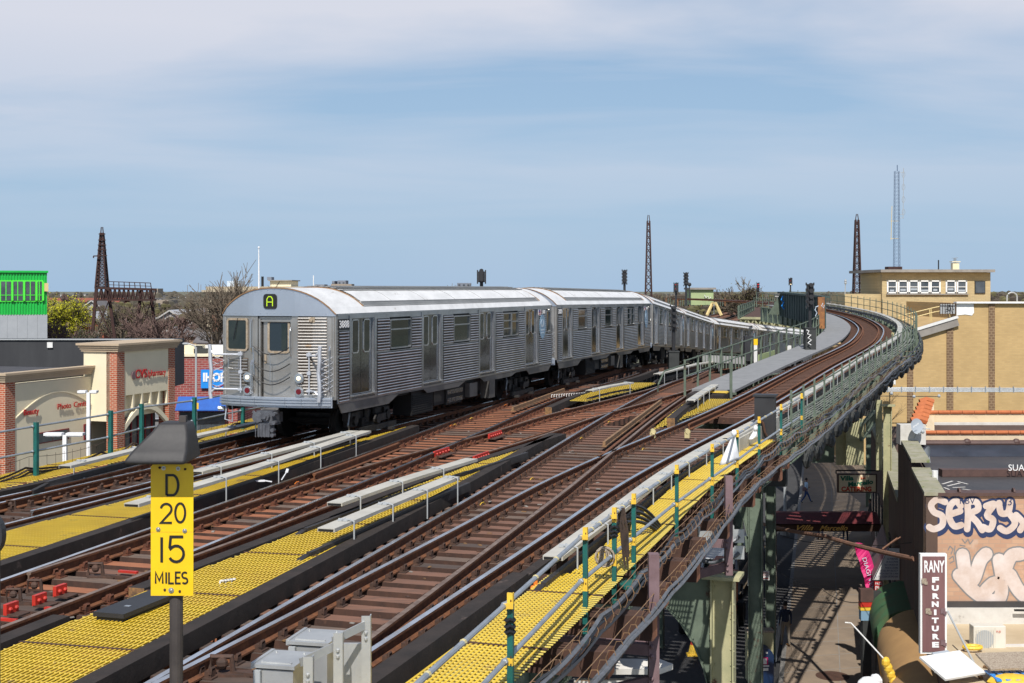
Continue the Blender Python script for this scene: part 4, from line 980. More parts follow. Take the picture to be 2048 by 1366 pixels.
        m = MB(); m.tube([(1.18, yc - 1.35, .78), (1.26, yc - 1.55, .62), (1.26, yc - 1.62, .40), (1.22, yc - 1.45, .20), (1.18, yc - 1.25, .22)], .022, 6); m.build('hose', 'galv', tr, local=True)
    m = MB()
    m.box((0, CL / 2, .98), (2.7, CL - .6, .18))
    for (y0, y1, x, z0) in ((4.9, 6.5, 1.15, .30), (6.7, 7.6, 1.1, .42), (9.2, 10.2, 1.0, .40), (4.9, 12.8, 0, .45)):
        for s in ((-1, 1) if x else (0,)): m.box((s * x, (y0 + y1) / 2, (z0 + .95) / 2), (.55 if x else 1.5, y1 - y0, .95 - z0))
    for i in range(9): m.box((1.44, 5.7, .36 + i * .06), (.03, 1.5, .02))
    m.build('underfloor', 'under', root, local=True)
    m = MB(); m.box((1.22, 8.2, .62), (.4, 1.3, .50), mi=1)
    for r_ in range(2):
        for i in range(16): m.box((1.44, 7.65 + i * .075 + .02 * (i // 4), .50 + r_ * .24), (.02, .035, .13), mi=0)
    m.build('resistor_grid', ['chrome', 'under'], root, local=True)
    m = MB(); m.box((1.30, 11.6, .58), (.30, .55, .60)); m.build('equipment_box', 'skirt', root, local=True); m = MB(); m.box((1.28, 9.9, .66), (.3, .7, .42)); m.build('equipment_box', 'skirt', root, local=True)
    m = MB(); m.tube([(-1.35, -.12, .95), (-1.35, -.20, .60), (-1.15, -.20, .55), (-1.15, -.20, .95)], .022, 5); m.tube([(-1.45, -.05, .85), (-1.6, -.1, .85)], .06, 6); m.build('step_iron', 'galv', root, local=True)
    # logos: blue oval, flag
    m = MB(); xx = CW + .026
    m.disc((xx, 16.82, 2.42), .36, (1, 0, 0), .008, 24, rv=.44); lg = m.build('emblem', 'logo_blue', root, local=True)
    m = MB(); m.disc((xx + .009, 16.78, 2.54), .20, (1, 0, 0), .006, 18, rv=.15, mi=0); m.disc((xx + .016, 16.72, 2.57), .09, (1, 0, 0), .004, 12, rv=.10, mi=1)
    for z, wd in ((2.30, .42), (2.20, .32)): m.box((xx + .010, 16.82, z), (.006, wd, .045))
    m.build('emblem_mark', ['logo_pale', 'logo_blue'], lg, local=True)
    m = MB(); m.box((xx, 16.50, 2.93), (.006, .30, .19)); 
    fo = m.build('flag', 'text_white', root, local=True); m = MB()
    for i in range(3): m.box((xx + .005, 16.50, 2.86 + i * .06), (.004, .30, .022), mi=0)
    m.box((xx + .009, 16.42, 2.98), (.004, .13, .09), mi=1); m.build('flag_stripes', ['flag_red', 'flag_blue'], fo, local=True)
    return root
def number(root, s):
    m = MB(); m.box((CW + .0, .42, 2.91), (.03, .62, .27)); pl = m.build('number_plate', 'black', root, local=True)
    text(s, (CW + .021, .42, 2.91), .18, (0, 1, 0), 'text_white', pl, 'digits', .003, wmax=.54, local=True, bold=.004)
    text(s, (CW + .034, 16.95, 2.93), .13, (0, 1, 0), 'text_white', root, 'digits', .002, wmax=.34, local=True)
joints = [(-5.64, 32.15), (.20, 49.9), (5.62, 67.6), (9.6, 85.6), (14.25, 103.6), (20.8, 121.0), (29.5, 137.4)]
proto = make_car()
labels = ['leading stainless steel subway car with the lit green letter A on its front', 'second subway car of the train, coupled behind the car numbered 3888', 'third subway car, steeply foreshortened behind the slender dark signal post',
          'fourth subway car from the front, between two steeply seen cars', 'fifth subway car with brownish reflections along its side', 'rear subway car disappearing under the corrugated bridge girder']
cars = [proto] + [copy_tree(proto) for _ in range(5)]
for i, c in enumerate(cars):
    a, b = joints[i], joints[i + 1]; za = zdrop(a[1]); zb = zdrop(b[1]); dx, dy = b[0] - a[0], b[1] - a[1]; L = math.hypot(dx, dy)
    c.location = (a[0], a[1], za); c.rotation_euler = (math.atan2(zb - za, L), 0, -math.atan2(dx, dy))
    tag(c, labels[i], 'subway car', 'stainless steel cars of one subway train')
    if i: # the lit route sign shows on the leading end only
        for ch in list(c.children):
            if ch.name.split('.')[0] in ('route_sign', 'safety_chain', 'chain_link'):
                for g_ in list(ch.children): bpy.data.objects.remove(g_)
                bpy.data.objects.remove(ch)
number(cars[0], '3888'); number(cars[1], '3889')
for ch in cars[1].children:
    if ch.name.startswith('end_wall'): pass
# ---------------------------------------------------------------- right railing: teal posts with yellow tops, pipe rails
rl = thing('railing', 'near pipe railing with teal posts and yellow painted tops along the yellow walkway', 'railing', TD.at(15, 2.9))
ROFF = 2.92
postd = []
for (x, y) in ((1020, 1190), (1170, 1058), (1228, 1018), (1267, 990), (1353, 932), (1424, 890), (1474, 862), (1518, 835), (1562, 810), (1603, 788)):
    p = P(x, y, .95); postd.append(p)
def post_on(root, p, top=.97, bot=-.55, w=.052, two=True, m1='teal', m2='post_yellow', z0=0.0):
    m = MB(); m.bar((p.x, p.y, z0 + bot), (p.x, p.y, z0 + top), w, w * .55, 0, up=(1, 0, 0)) if not two else None
    if two:
        yt = random.choice((.78, .82, .85, .87)); ym = random.choice((.22, .26, .30)); h = [(bot, ym, 0), (ym, .37, 1), (.37, yt, 0), (yt, top, 1)]
        k = random.random() * .1
        for a, b, mi in h: m.box((p.x, p.y, z0 + (a + b) / 2 + (0 if a == bot or b == top else 0)), (w, w * .45, b - a), -.3, mi); m.box((p.x + w * .5, p.y, z0 + (a + b) / 2), (.012, w, b - a), -.3, mi)
        for zz_ in (.90, .82, .38, .31): m.ball((p.x + w * .2, p.y - w * .28, z0 + zz_), .013, 2, 5, 3)
        m.bar((p.x - .06, p.y - .03, z0 + .86), (p.x + .03, p.y - .03, z0 + .86), .07, .05, 1)
    return m.build('post', [m1, m2, 'rust_dark'], root)
for i, p in enumerate(postd):
    if i in (0, 2):
        post_on(rl, p)
        m = MB()
        for zz_ in (.72, .66, .61): m.tube([(p.x + .038 * math.cos(a), p.y + .03 * math.sin(a), zz_ + .012 * math.sin(3 * a)) for a in [j * math.pi / 4 for j in range(9)]], .022, 5, caps=False)
        m.build('black_tape', 'black', rl)
    else: post_on(rl, p)
def rail_run(root, pts, zt, r=.024, mn='galv', name='pipe_rail'):
    m = MB(); m.tube([(p.x - .05, p.y - .03, zt if not callable(zt) else zt(p)) for p in pts], r, 8)
    for p in pts[1:-1]: 
        z = zt if not callable(zt) else zt(p); m.ball((p.x - .05, p.y - .03, z), r * 1.6, 0, 6, 4)
    return m.build(name, mn, root)
ext0 = [postd[0] + (postd[0] - postd[1])] + postd
rail_run(rl, ext0, .86); rail_run(rl, ext0, .34)
for t in (.35, .62): 
    for a, b in zip(ext0[:-1], ext0[1:]):
        q = a.lerp(b, t); m = MB(); m.ball((q.x - .05, q.y - .03, .86), .034, 0, 6, 4); m.build('rail_coupling', 'board_edge', rl)
# further along: thin grey green posts round the curve
rl2 = thing('railing', 'long grey green railing following the outside of the climbing curve', 'railing', TD.at(60, 2.95))
d = 35.0; pts = []
while d < 128:
    p = TD.at(d, 2.66); pts.append(p); d += 2.0
for i, p in enumerate(pts):
    q = MB(); q.box((p.x, p.y, p.z + .30), (.055, .03, 1.75), -.3); q.build('post', 'pale_green', rl2) if i < 90 else None
for zt in (.99, .50):
    m = MB(); m.tube([(p.x - .03, p.y, p.z + zt) for p in pts], .024, 6); m.build('pipe_rail', 'pale_green', rl2)
m = MB(); m.tube([(p.x - .03, p.y, p.z + .05) for p in pts], .03, 5); m.build('toe_rail', 'pale_green', rl2)
# inner railing of the grey walkway
rl3 = thing('railing', 'pale green railing on the inner edge of the smooth grey walkway', 'railing', TD.at(55, -2.9))
pts = [TD.at(46.2 + i * 1.9, -2.95) for i in range(40)]
for i, p in enumerate(pts):
    q = MB(); q.box((p.x, p.y, p.z + .45), (.08, .05, 1.35), -.3); q.build('post', 'pale_green', rl3)
for zt in (1.08, .52):
    m = MB(); m.tube([(p.x, p.y, p.z + zt) for p in pts], .028, 6); m.build('pipe_rail', 'pale_green', rl3)
m = MB(); p = pts[0]; q = TD.at(43.6, -3.2); m.tube([(p.x, p.y, 1.08), (q.x + .3, q.y + .8, .95), (q.x, q.y, .55), (q.x, q.y + .1, .3)], .028, 6); m.build('pipe_end', 'pale_green', rl3)
pp = P(1462, 792, .05); m = MB(); m.box((pp.x, pp.y, .6), (.09, .06, 1.25)); m.build('end_post', 'pale_green', rl3)
# left railing
rl4 = thing('railing', 'left pipe railing with plain teal posts in front of the pharmacy', 'railing', P(219, 821, 1.1))
lp = [P(x, y, 1.10) for (x, y) in ((71, 845), (219, 821), (282, 808), (388, 795), (485, 778))]
lp = [lp[0] + (lp[0] - lp[1])] + lp; lp[2] = Vector((lp[1].lerp(lp[4], .42)))
for p in lp:
    m = MB(); m.box((p.x, p.y, .33), (.09, .03, 1.55), -.3); m.box((p.x + .04, p.y, .33), (.015, .08, 1.55), -.3); m.bar((p.x, p.y - .02, -.42), (p.x, p.y - .02, -.18), .16, .02, up=(0, 1, 0)); m.build('post', 'teal', rl4)
le = [lp[0] + (lp[0] - lp[1])] + lp + [lp[-1] + (lp[-1] - lp[-3])]
rail_run(rl4, le, 1.02, .022); rail_run(rl4, le, .52, .022)

# ---------------------------------------------------------------- cables
def sag(pts, n=10, s=.1, jitter=0.0):
    o = []
    for a, b in zip(pts[:-1], pts[1:]):
        for i in range(n):
            t = i / n; q = Vector(a).lerp(Vector(b), t); q.z -= s * 4 * t * (1 - t) + jitter * (random.random() - .5); o.append(q)
    o.append(Vector(pts[-1])); return o
cb = thing('cable_bundle', 'thick bundle of black and grey cables lashed outside the right railing', 'cable bundle', TD.at(15, 3.2))
anch = [TD.at(8.5 + i * 2.4, 2.80 + .05 * math.sin(i), -.02 + zfly(8.5 + i * 2.4) * 0) for i in range(24)]
for k in range(4):
    m = MB(); m.tube(sag([a + Vector((.03 * (k % 2), 0, .09 * math.sin(1.7 * k + 0.9 * i) + .05)) for i, a in enumerate(anch)], 6, .06, .012), .018 + .005 * (k % 2), 5)
    m.build('cable', 'cable' if k < 3 else 'cable_grey', cb)
anch2 = [TD.at(8.5 + i * 2.4, 3.06, -.22) for i in range(24)]
for k in range(4):
    m = MB(); m.tube(sag([a + Vector((.04 * k, 0, .05 * math.sin(2.1 * k + i) + .03 * k)) for i, a in enumerate(anch2)], 6, .03, .008), .024, 6)
    m.build('cable', 'cable_grey' if k != 1 else 'cable', cb)
m = MB()
for aa in (anch, anch2):
    m.tube(sag([a + Vector((0, 0, .20)) for a in aa], 4, .02), .006, 4)
    for i in range(150):
        d = 8.6 + i * .36; 
        if aa is anch: c0 = TD.at(d, 2.81, -.02)
        else: c0 = TD.at(d, 3.10, -.20)
        c0.z -= zfly(d) * 0; m.tube([c0 + Vector((.06 * math.cos(t_), 0, .10 * math.sin(t_) + .04)) for t_ in [j * math.pi / 3 for j in range(7)]], .005, 3, caps=False)
tag(m.build('lashing_wire', 'seam_rust', cb), kind='stuff')
cb2 = thing('cable_bundle', 'dark cables hanging along the outside of the climbing curve', 'cable bundle', TD.at(80, 3.3))
for k in range(4):
    m = MB(); m.tube(sag([TD.at(d, 2.82 + .05 * k, -.12 - .14 * k) for d in range(55, 120, 3)], 4, .10, .02), .04, 5); m.build('cable', 'cable', cb2)
m = MB()
for d in range(36, 118, 2): 
    for j in range(3):
        p = TD.at(d + j * .4, 2.9, -.5 - random.random() * .3); m.ball(p, (.13, .13, .22), 0, 5, 4)
tag(m.build('hanging_fittings', 'steel_dark', cb2), kind='stuff')
cb3 = thing('cable_bundle', 'brown cable bundle sagging between the left railing posts', 'cable bundle', lp[1])
for k in range(5):
    m = MB(); m.tube(sag([Vector((p.x - .12 - .04 * k, p.y, .10 + .045 * k - (.0 if k < 3 else .28))) for p in le], 10, .12 if k < 3 else .03, .015), .022, 5); m.build('cable', 'cable_brown' if k < 3 else 'cable', cb3)
m = MB(); m.tube(sag([Vector((p.x - .12, p.y, .42)) for p in le], 8, .08), .005, 4)
for a, b in zip(le[:-1], le[1:]):
    for i in range(9):
        q = a.lerp(b, i / 9); m.tube([(q.x - .13, q.y, .40), (q.x - .13, q.y, .12)], .004, 3)
m.build('hanger_wire', 'cable_brown', cb3)

# rope coil, hanging ropes, plastic bags, dangling cloth
p = postd[2]
m = MB()
for k in range(9):
    c0 = Vector((p.x - .12, p.y - .02, .34)); rr = .11 + .015 * math.sin(k); 
    m.tube([c0 + Vector((rr * math.cos(t_) * (.6 + .4 * math.sin(k)), .04 * math.sin(k * 2), rr * math.sin(t_))) for t_ in [j * math.pi / 6 + k for j in range(13)]], .012, 5, caps=False)
tag(m.build('rope_coil', 'rope'), 'tangled coil of pale rope hanging on the near right railing', 'rope coil')
m = MB(); q = p.lerp(postd[3], .45)
for k in range(9):
    m.tube(sag([(q.x - .08 + .012 * k, q.y, .88), (q.x - .04 + .013 * k, q.y, .65 - .04 * (k % 3)), (q.x + .0 + .01 * k, q.y + .02, .22 - .05 * (k % 4))], 4, .02), .008, 4)
tag(m.build('rope_hank', 'cable_brown'), 'brown bundle of ropes hung over the top rail between two teal posts', 'rope')
def cloth(a, lab, w, h, name='plastic_bag'):
    m = MB(); n = 7; vs = []
    for i in range(n + 1):
        for j in range(n + 1):
            u = i / n; v = j / n
            x = (u - .5) * w * (.10 + .90 * v) - .20 * w * v; z = -h * v * (1 - .18 * u * v) ; yv = .05 * math.sin(5 * u + 3 * v) * v
            vs.append(Vector(a) + Vector((x, yv, z)))
    m.add(vs, [(i*(n+1)+j, i*(n+1)+j+1, (i+1)*(n+1)+j+1, (i+1)*(n+1)+j) for i in range(n) for j in range(n)])
    m.ball(Vector(a) + Vector((0, 0, .02)), (.06, .05, .07), 0, 7, 5)
    o = m.build(name, 'bag', smooth=True); md = o.modifiers.new('s', 'SOLIDIFY'); md.thickness = .008
    return tag(o, lab, 'plastic bag', 'white bags caught on the railing')
cloth(P(1468, 868, .90) , 'large white plastic bag knotted to the near right railing and hanging down', .42, .62)
cloth(Vector((TD.at(31.5, 2.58).x, 31.5, .45)), 'small white plastic scrap caught on the railing by the dark cabinet', .25, .25)
# loop of cable on the walkway, green rag
m = MB(); 
for k in range(4): m.tube(sag([TD.at(20.6 + .15 * k, 1.95, .02), TD.at(20.3 + .2 * k, 2.1, .32 + .05 * k), TD.at(21.2 + .12 * k, 2.35, .05)], 5, -.06), .028, 6)
tag(m.build('cable_loop', 'cable'), 'black cable loops lying by the third rail behind the railing', 'cable')
m = MB(); m.ball(P(1262, 1170, -.12), (.16, .28, .05), 0, 8, 5); m.ball(P(1275, 1160, -.1), (.08, .12, .06), 0, 7, 4); tag(m.build('rag', 'teal'), 'green rag stuffed under the cables at the edge of the yellow walkway', 'rag')
# grey conduit plates on the viaduct side
cp = 0
for (x, y, D, lab) in ((1412, 1078, 22.0, 'pale conduit plate beside the cream column, upper left one'), (1478, 1072, 26, 'pale conduit plate on the far side of the cream column, upper one'), (1478, 1105, 26, 'pale conduit plate on the far side of the cream column, lower one'), (1374, 1112, 21.5, 'pale conduit plate nearest the mauve bracket')):
    q = Q(x, y, D); m = MB(); m.box(q, (.20, .04, .26)); m.box((q.x - .12, q.y, q.z), (.03, .14, .42)); m.tube(sag([q + Vector((.0, -.05, 0)), q + Vector((-.35, -.1, -.12)), q + Vector((-.7, .1, -.18))], 5, .05), .035, 6, 1)
    tag(m.build('conduit_plate', ['galv_light', 'cable_grey']), lab, 'conduit plate', 'conduit plates by the column')

# ---------------------------------------------------------------- speed sign
sx, sD = (345 - 1024) * 9.5 / F, 9.5
sg = thing('speed_sign', 'yellow D 20 15 MILES sign on a rusty post with a black hood', 'sign', (sx, sD, -1.6))
k = sD / F
m = MB(); m.tube([(sx + .012, sD + .06, -2.2), (sx + .012, sD + .06, 2.40)], .048, 16); m.build('post', 'rust_pipe', sg)
X0, X1 = (302 - 1024) * k, (387 - 1024) * k
zt, zm, zb = H - (927 - 577) * k, H - (1064 - 577) * k, H - (1191 - 577) * k
def cutplate(z0, z1, c0):
    w2 = (X1 - X0) / 2; cx = (X0 + X1) / 2; m = MB(); c = .022
    pts = [(-w2, z0), (w2, z0), (w2, z1 - (c if c0 else 0)), (w2 - (c if c0 else 0), z1), (-w2 + (c if c0 else 0), z1), (-w2, z1 - (c if c0 else 0))]
    panel(m, (cx, sD, 0), (1, 0, 0), (0, -1, 0), pts, .006); return m
for z0, z1, c0 in ((zm + .001, zt, True), (zb, zm - .001, False)): cutplate(z0, z1, c0).build('sign_plate', 'sign_yellow', sg)
cxs = (X0 + X1) / 2
def strokes(paths, cx, cz, sc, y, wd, parent, mn='black', th=.004, name='lettering'):
    m = MB()
    for pl in paths:
        P3 = [Vector((cx + a * sc, y, cz + b * sc)) for a, b in pl]
        n_ = len(P3); L = []; Rr = []
        for i, p in enumerate(P3):
            d0 = (P3[i] - P3[i-1]).normalized() if i else (P3[1] - P3[0]).normalized(); d1 = (P3[i+1] - P3[i]).normalized() if i < n_ - 1 else d0
            t_ = (d0 + d1).normalized(); nn = Vector((-t_.z, 0, t_.x)); kk = wd / 2 / max(.5, t_.dot(d0)); L.append(p + nn * kk); Rr.append(p - nn * kk)
        vs = [q for pr in zip(L, Rr) for q in pr]; vs2 = [q + Vector((0, -th, 0)) for q in vs]; o = len(vs)
        m.add(vs + vs2, [f for i in range(n_ - 1) for f in ((o+2*i, o+2*i+1, o+2*i+3, o+2*i+2), (2*i, 2*i+2, o+2*i+2, o+2*i), (2*i+1, 2*i+3, o+2*i+3, o+2*i+1))])
    return m.build(name, mn, parent)
arc = lambda cx, cz, rx, rz, a0, a1, n=10: [(cx + rx * math.cos(R(a0 + (a1 - a0) * i / n)), cz + rz * math.sin(R(a0 + (a1 - a0) * i / n))) for i in range(n + 1)]
def zc(y): return H - (y - 577) * k
gl = {'D': [[(-.28, -.5), (-.28, .5), (.02, .5)] + arc(.02, 0, .28, .5, 80, -80, 12)[0:] + [(.02, -.5), (-.28, -.5)]],
      '2': [arc(0, .22, .28, .28, 170, -20, 10) + [(.2, .02), (-.28, -.5), (.30, -.5)]],
      '0': [arc(0, 0, .26, .5, 90, 450, 22)],
      '1': [[(0, -.5), (0, .5)]],
      '5': [[(.28, .5), (-.22, .5), (-.26, .08)] + arc(.0, -.18, .30, .32, 140, -150, 14)],
      'M': [[(-.32, -.5), (-.32, .5), (0, -.25), (.32, .5), (.32, -.5)]], 'I': [[(0, -.5), (0, .5)]], 'L': [[(-.2, .5), (-.2, -.5), (.24, -.5)]],
      'E': [[(.24, .5), (-.2, .5), (-.2, -.5), (.24, -.5)], [(-.2, .02), (.18, .02)]], 'S': [arc(0, .24, .24, .26, 40, 270, 10) + arc(0, -.26, .25, .25, 90, -140, 10)[1:]]}
yl = sD - .007
for ch, px, py, hh, wd in (('D', 345, 970, 40, 4.8), ('2', 333, 1026, 38, 4.2), ('0', 361, 1025, 38, 4.2), ('1', 324, 1099, 50, 5.2), ('5', 353, 1098, 50, 5.2), ('M', 319, 1155, 22, 3.2), ('I', 333, 1155, 22, 3.2), ('L', 343, 1155, 22, 3.2), ('E', 356.5, 1155, 22, 3.2), ('S', 370, 1155, 22, 3.2)):
    strokes(gl[ch], (px - 1024) * k, zc(py), hh * k, yl, wd * k, sg)
for (px, py, mn, r_) in ((320, 935, 'rust_dark', .009), (328, 936, 'bolt', .015), (357, 937, 'bolt', .015), (371, 938, 'rust_dark', .009), (317, 1058, 'bolt', .016), (370, 1061, 'bolt', .016), (330, 1179, 'rust_dark', .009), (343, 1180, 'bolt', .020), (360, 1182, 'rust_dark', .009)):
    m = MB(); m.disc(((px - 1024) * k, sD - .006, zc(py)), r_, (0, -1, 0), .006, 10); m.ball(((px - 1024) * k, sD - .012, zc(py)), r_ * .6, 0, 8, 4); m.build('bolt', mn, sg)
# hood: a black flared cover
m = MB()
def ring(cx, cy, z, wx, wy): return [(cx - wx, cy - wy, z), (cx + wx, cy - wy, z), (cx + wx, cy + wy, z), (cx - wx, cy + wy, z)]
hx = (330 - 1024) * k; prof = []
for (py, x0, x1, wy) in ((921, 266, 386, .235), (912, 268, 386.5, .235), (896, 278, 385.5, .19), (876, 296, 384, .15), (862, 309, 382, .13), (848, 320, 379, .115), (845, 324, 376, .10)):
    a_, b_ = (x0 - 1024) * k, (x1 - 1024) * k; prof.append(ring((a_ + b_) / 2, sD + .07 - wy * .3, zc(py), (b_ - a_) / 2, wy))
vs = [q for r_ in prof for q in r_]
m.add(vs, [(4*i+j, 4*i+(j+1) % 4, 4*i+4+(j+1) % 4, 4*i+4+j) for i in range(len(prof)-1) for j in range(4)] + [(24, 25, 26, 27), (0, 3, 2, 1)])
ho = m.build('hood', 'black_hood', sg); bv = ho.modifiers.new('b', 'BEVEL'); bv.width = .018; bv.segments = 3; bv.angle_limit = R(50); bv.limit_method = 'ANGLE'; [setattr(p_, 'use_smooth', True) for p_ in ho.data.polygons]; ho.data.set_sharp_from_angle(angle=R(50))
m = MB(); m.box(((362 - 1024) * k, sD + .06, zc(840)), (.05, .05, .05)); m.build('cap', 'rust_pipe', sg)
# part of a dark sign back at the left edge
e = thing('railway_signal', 'dark rounded signal paddle cut by the left edge of the picture', 'signal', (-3.82, 10, -1.5))
m = MB(); q0 = Q(-4, 1068, 10.2); m.disc((q0.x - .02, q0.y, q0.z), .085, (0, -1, 0), .09, 20, rv=.15); m.build('head', 'black_box', e)
m = MB(); m.tube([(q0.x - .03, q0.y + .05, q0.z), (q0.x - .03, q0.y + .05, -2.2)], .03, 8); m.build('pole', 'rust_pipe', e)
# ---------------------------------------------------------------- grey equipment cabinets at the bottom edge
kd = lambda D: D / F
def cabinet(lab, x0, x1, y0, D, dep, h=1.2):
    root = thing('equipment_box', lab, 'equipment box', Q((x0 + x1) / 2, 1500, D), 'grey metal boxes at the bottom edge'); a = Q(x0, y0, D); b = Q(x1, y0, D); rz = -math.atan(SL) * .7
    M3 = Matrix.Rotation(rz, 3, 'Z'); c = Vector(((a.x + b.x) / 2, D + dep / 2 - .05, a.z)); wd = b.x - a.x
    m = MB(); m.box(c - Vector((0, 0, h / 2 + .03)), (wd, dep, h), rz); m.build('body', 'galv_light', root)
    m = MB(); m.box(c, (wd + .04, dep + .04, .03), rz); m.box(c + M3 @ Vector((0, -dep / 2 + .05, .02)), (wd * .8, .03, .012), rz)
    for s in (-1, 1):
        for t_ in (-1, 1): m.ball(c + M3 @ Vector((s * wd * .38, t_ * dep * .36, .02)), .012, n=6, k=3)
    m.box(c + M3 @ Vector((-wd / 2 - .02, 0, .0)), (.03, dep + .03, .05), rz); m.build('lid', 'galv_light', root)
    m = MB(); m.box(c + M3 @ Vector((-wd / 2 + .03, -dep / 2 - .03, -.09)), (.06, .03, .12), rz); m.build('latch', 'pole_grey', root)
    return root
cabinet('lower left grey steel box with a hinged lid at the bottom edge', 521, 601, 1330, 11.2, .42)
cabinet('upper right grey steel box behind the first at the bottom edge', 590, 668, 1284, 11.9, .42)
fr = thing('steel_frame', 'galvanised angle frame standing between the two grey boxes', 'frame', Q(690, 1500, 11.4))
for (x, y, D) in ((616, 1314, 10.6), (676, 1266, 10.9), (732, 1232, 11.2)):
    m = MB(); q = Q(x, y, D); m.box((q.x, D, q.z - .8), (.075, .012, 1.6)); m.box((q.x + .034, D + .035, q.z - .8), (.010, .075, 1.6))
    for t_ in (.14, .19): m.ball((q.x, D - .015, q.z - t_), .016, n=6, k=3)
    m.build('angle_post', 'galv_light', fr)
m = MB(); 
for (a, b) in (((600, 1325, 10.7), (675, 1290, 10.95)), ((665, 1282, 10.95), (730, 1250, 11.2))): m.bar(Q(*a), Q(*b), .012, .07)
m.box(Q(705, 1345, 11.3), (.16, .03, .5)); m.build('cross_bar', 'galv_light', fr)

# ---------------------------------------------------------------- switch machine box
c0 = P(275, 1204, .12); sm = thing('switch_box', 'flat black switch machine cover lying on the ties left of the speed sign post', 'switch machine', (c0.x, c0.y, -.2))
m = MB(); m.box((c0.x, c0.y, .10), (.40, 1.15, .05), -.31); m.build('cover', 'black_box', sm)
m = MB(); m.box((c0.x, c0.y, -.02), (.34, 1.10, .18), -.31); m.build('case', 'black', sm)
m = MB(); m.box((c0.x - .05, c0.y - .22, .128), (.07, .05, .004), -.31); m.tube([(c0.x + .0, c0.y - .62, -.02), (c0.x + .02, c0.y - .66, -.12)], .02, 6); m.build('plate', 'galv', sm)
# throw bars with cast brackets at the switch points
for (x, y, s, lab) in ((192, 1136, 1, 'dark cast switch rod bracket left of the yellow speed sign'), (70, 1170, .9, 'dark cast switch rod bracket above the red blocks'), (28, 1188, .9, 'dark cast switch rod bracket at the left edge of the picture'), (445, 1325, 1.15, 'dark cast switch rod bracket between the speed sign and the grey boxes'), (22, 1008, .8, 'dark cast switch rod bracket on the far left track')):
    c = P(x, y, -.05); m = MB(); s *= .8
    m.tube([c + Vector((-.14 * s, 0, -.1)), c + Vector((-.12 * s, 0, .06)), c + Vector((.10 * s, 0, .06)), c + Vector((.12 * s, 0, -.12))], .035 * s, 6); m.ball(c + Vector((0, -.02, -.0)), .07 * s); m.box(c + Vector((.1 * s, 0, -.12)), (.45 * s, .2 * s, .04))
    m.bar(c + Vector((.1, 0, -.1)), c + Vector((.9, -.28, -.1)), .05, .03)
    tag(m.build('rod_bracket', 'clip'), lab, 'switch bracket', 'cast brackets on the switch rods')
# little things: orange tag, papers, yellow clamps
m = MB(); c = P(1071, 1172, .0); m.box(c + Vector((0, 0, .05)), (.05, .04, .14)); m.ball(c + Vector((-.03, 0, -.03)), .04); tag(m.build('orange_tag', 'orange_paint'), 'small bright orange tag clamped to the near rail', 'tag')
for (x, y, lab) in ((1306, 842 + 32, 'cream end stop block on the left rail past the diamond'), (1375, 842 + 32, 'cream end stop block by the right rail past the diamond'), (1785, 672, 'small pale wooden wedge in the climbing curve')):
    c = P(x, y, -.08 + (0 if x < 1500 else zfly(75))); m = MB(); m.box(c + Vector((0, 0, .06)), (.13, .16, .16), -.3); m.tube([c + Vector((-.0, -.09, .15)), c + Vector((0, .09, .15))], .065, 10); tag(m.build('end_stop', 'board_edge'), lab, 'stop block', 'cream stop blocks')
for (x, y, lab, sz) in ((1158, 788, 'row of cut white grating ends at the yellow patch by the second car', 14), (455, 1165, 'cut white grating ends right of the yellow speed sign', 5)):
    m = MB(); a = P(x - (55 if sz > 9 else 14), y + 4, .01); b = P(x + 14, y, .01)
    for i in range(sz):
        q = a.lerp(b, i / sz); m.box(q, (.02, .06, .10)); m.box(q + Vector((.025, 0, .05)), (.05, .05, .012))
    tag(m.build('grating_offcut', 'white_paint'), lab, 'grating ends', 'cut ends of grating')
m = MB(); c = P(563, 960, .1); m.bar(c, c + Vector((.08, .1, .14)), .015, .015); m.bar(c + Vector((.08, .1, .13)), c + Vector((.10, .12, .2)), .06, .02); tag(m.build('scrap', 'bag'), 'pale scrap standing on the yellow grating between the tracks', 'scrap')
m = MB(); c = P(510, 962, .05); m.bar(c, c + Vector((.18, .05, .0)), .07, .03); m.bar(c + Vector((.18, .05, 0)), c + Vector((.32, .05, -.02)), .02, .02); tag(m.build('scrap', 'bag'), 'crumpled pale scrap lying beside the speed sign between the tracks', 'scrap')
# black cabinet on the right walkway
c = P(1562, 900, 0); c = Vector((TD.at(33.4, 2.45).x, 33.4, 0)); bx = thing('signal_cabinet', 'black rust streaked cabinet standing behind the right railing', 'cabinet', c)
m = MB(); m.box((c.x, c.y, .50), (.50, .40, 1.15), -.3); m.build('body', 'black_box', bx); m = MB(); m.box((c.x, c.y, 1.10), (.58, .46, .05), -.3); m.build('lid', 'black_box', bx)
m = MB(); m.box((c.x - .05, c.y - .0, -.2), (.62, .42, .45), -.3); m.tube([(c.x - .16, c.y - .24, .50), (c.x - .10, c.y - .25, .42), (c.x - .06, c.y - .25, .20), (c.x + .0, c.y - .25, .1)], .03, 6); m.build('base', 'rust_dark', bx)

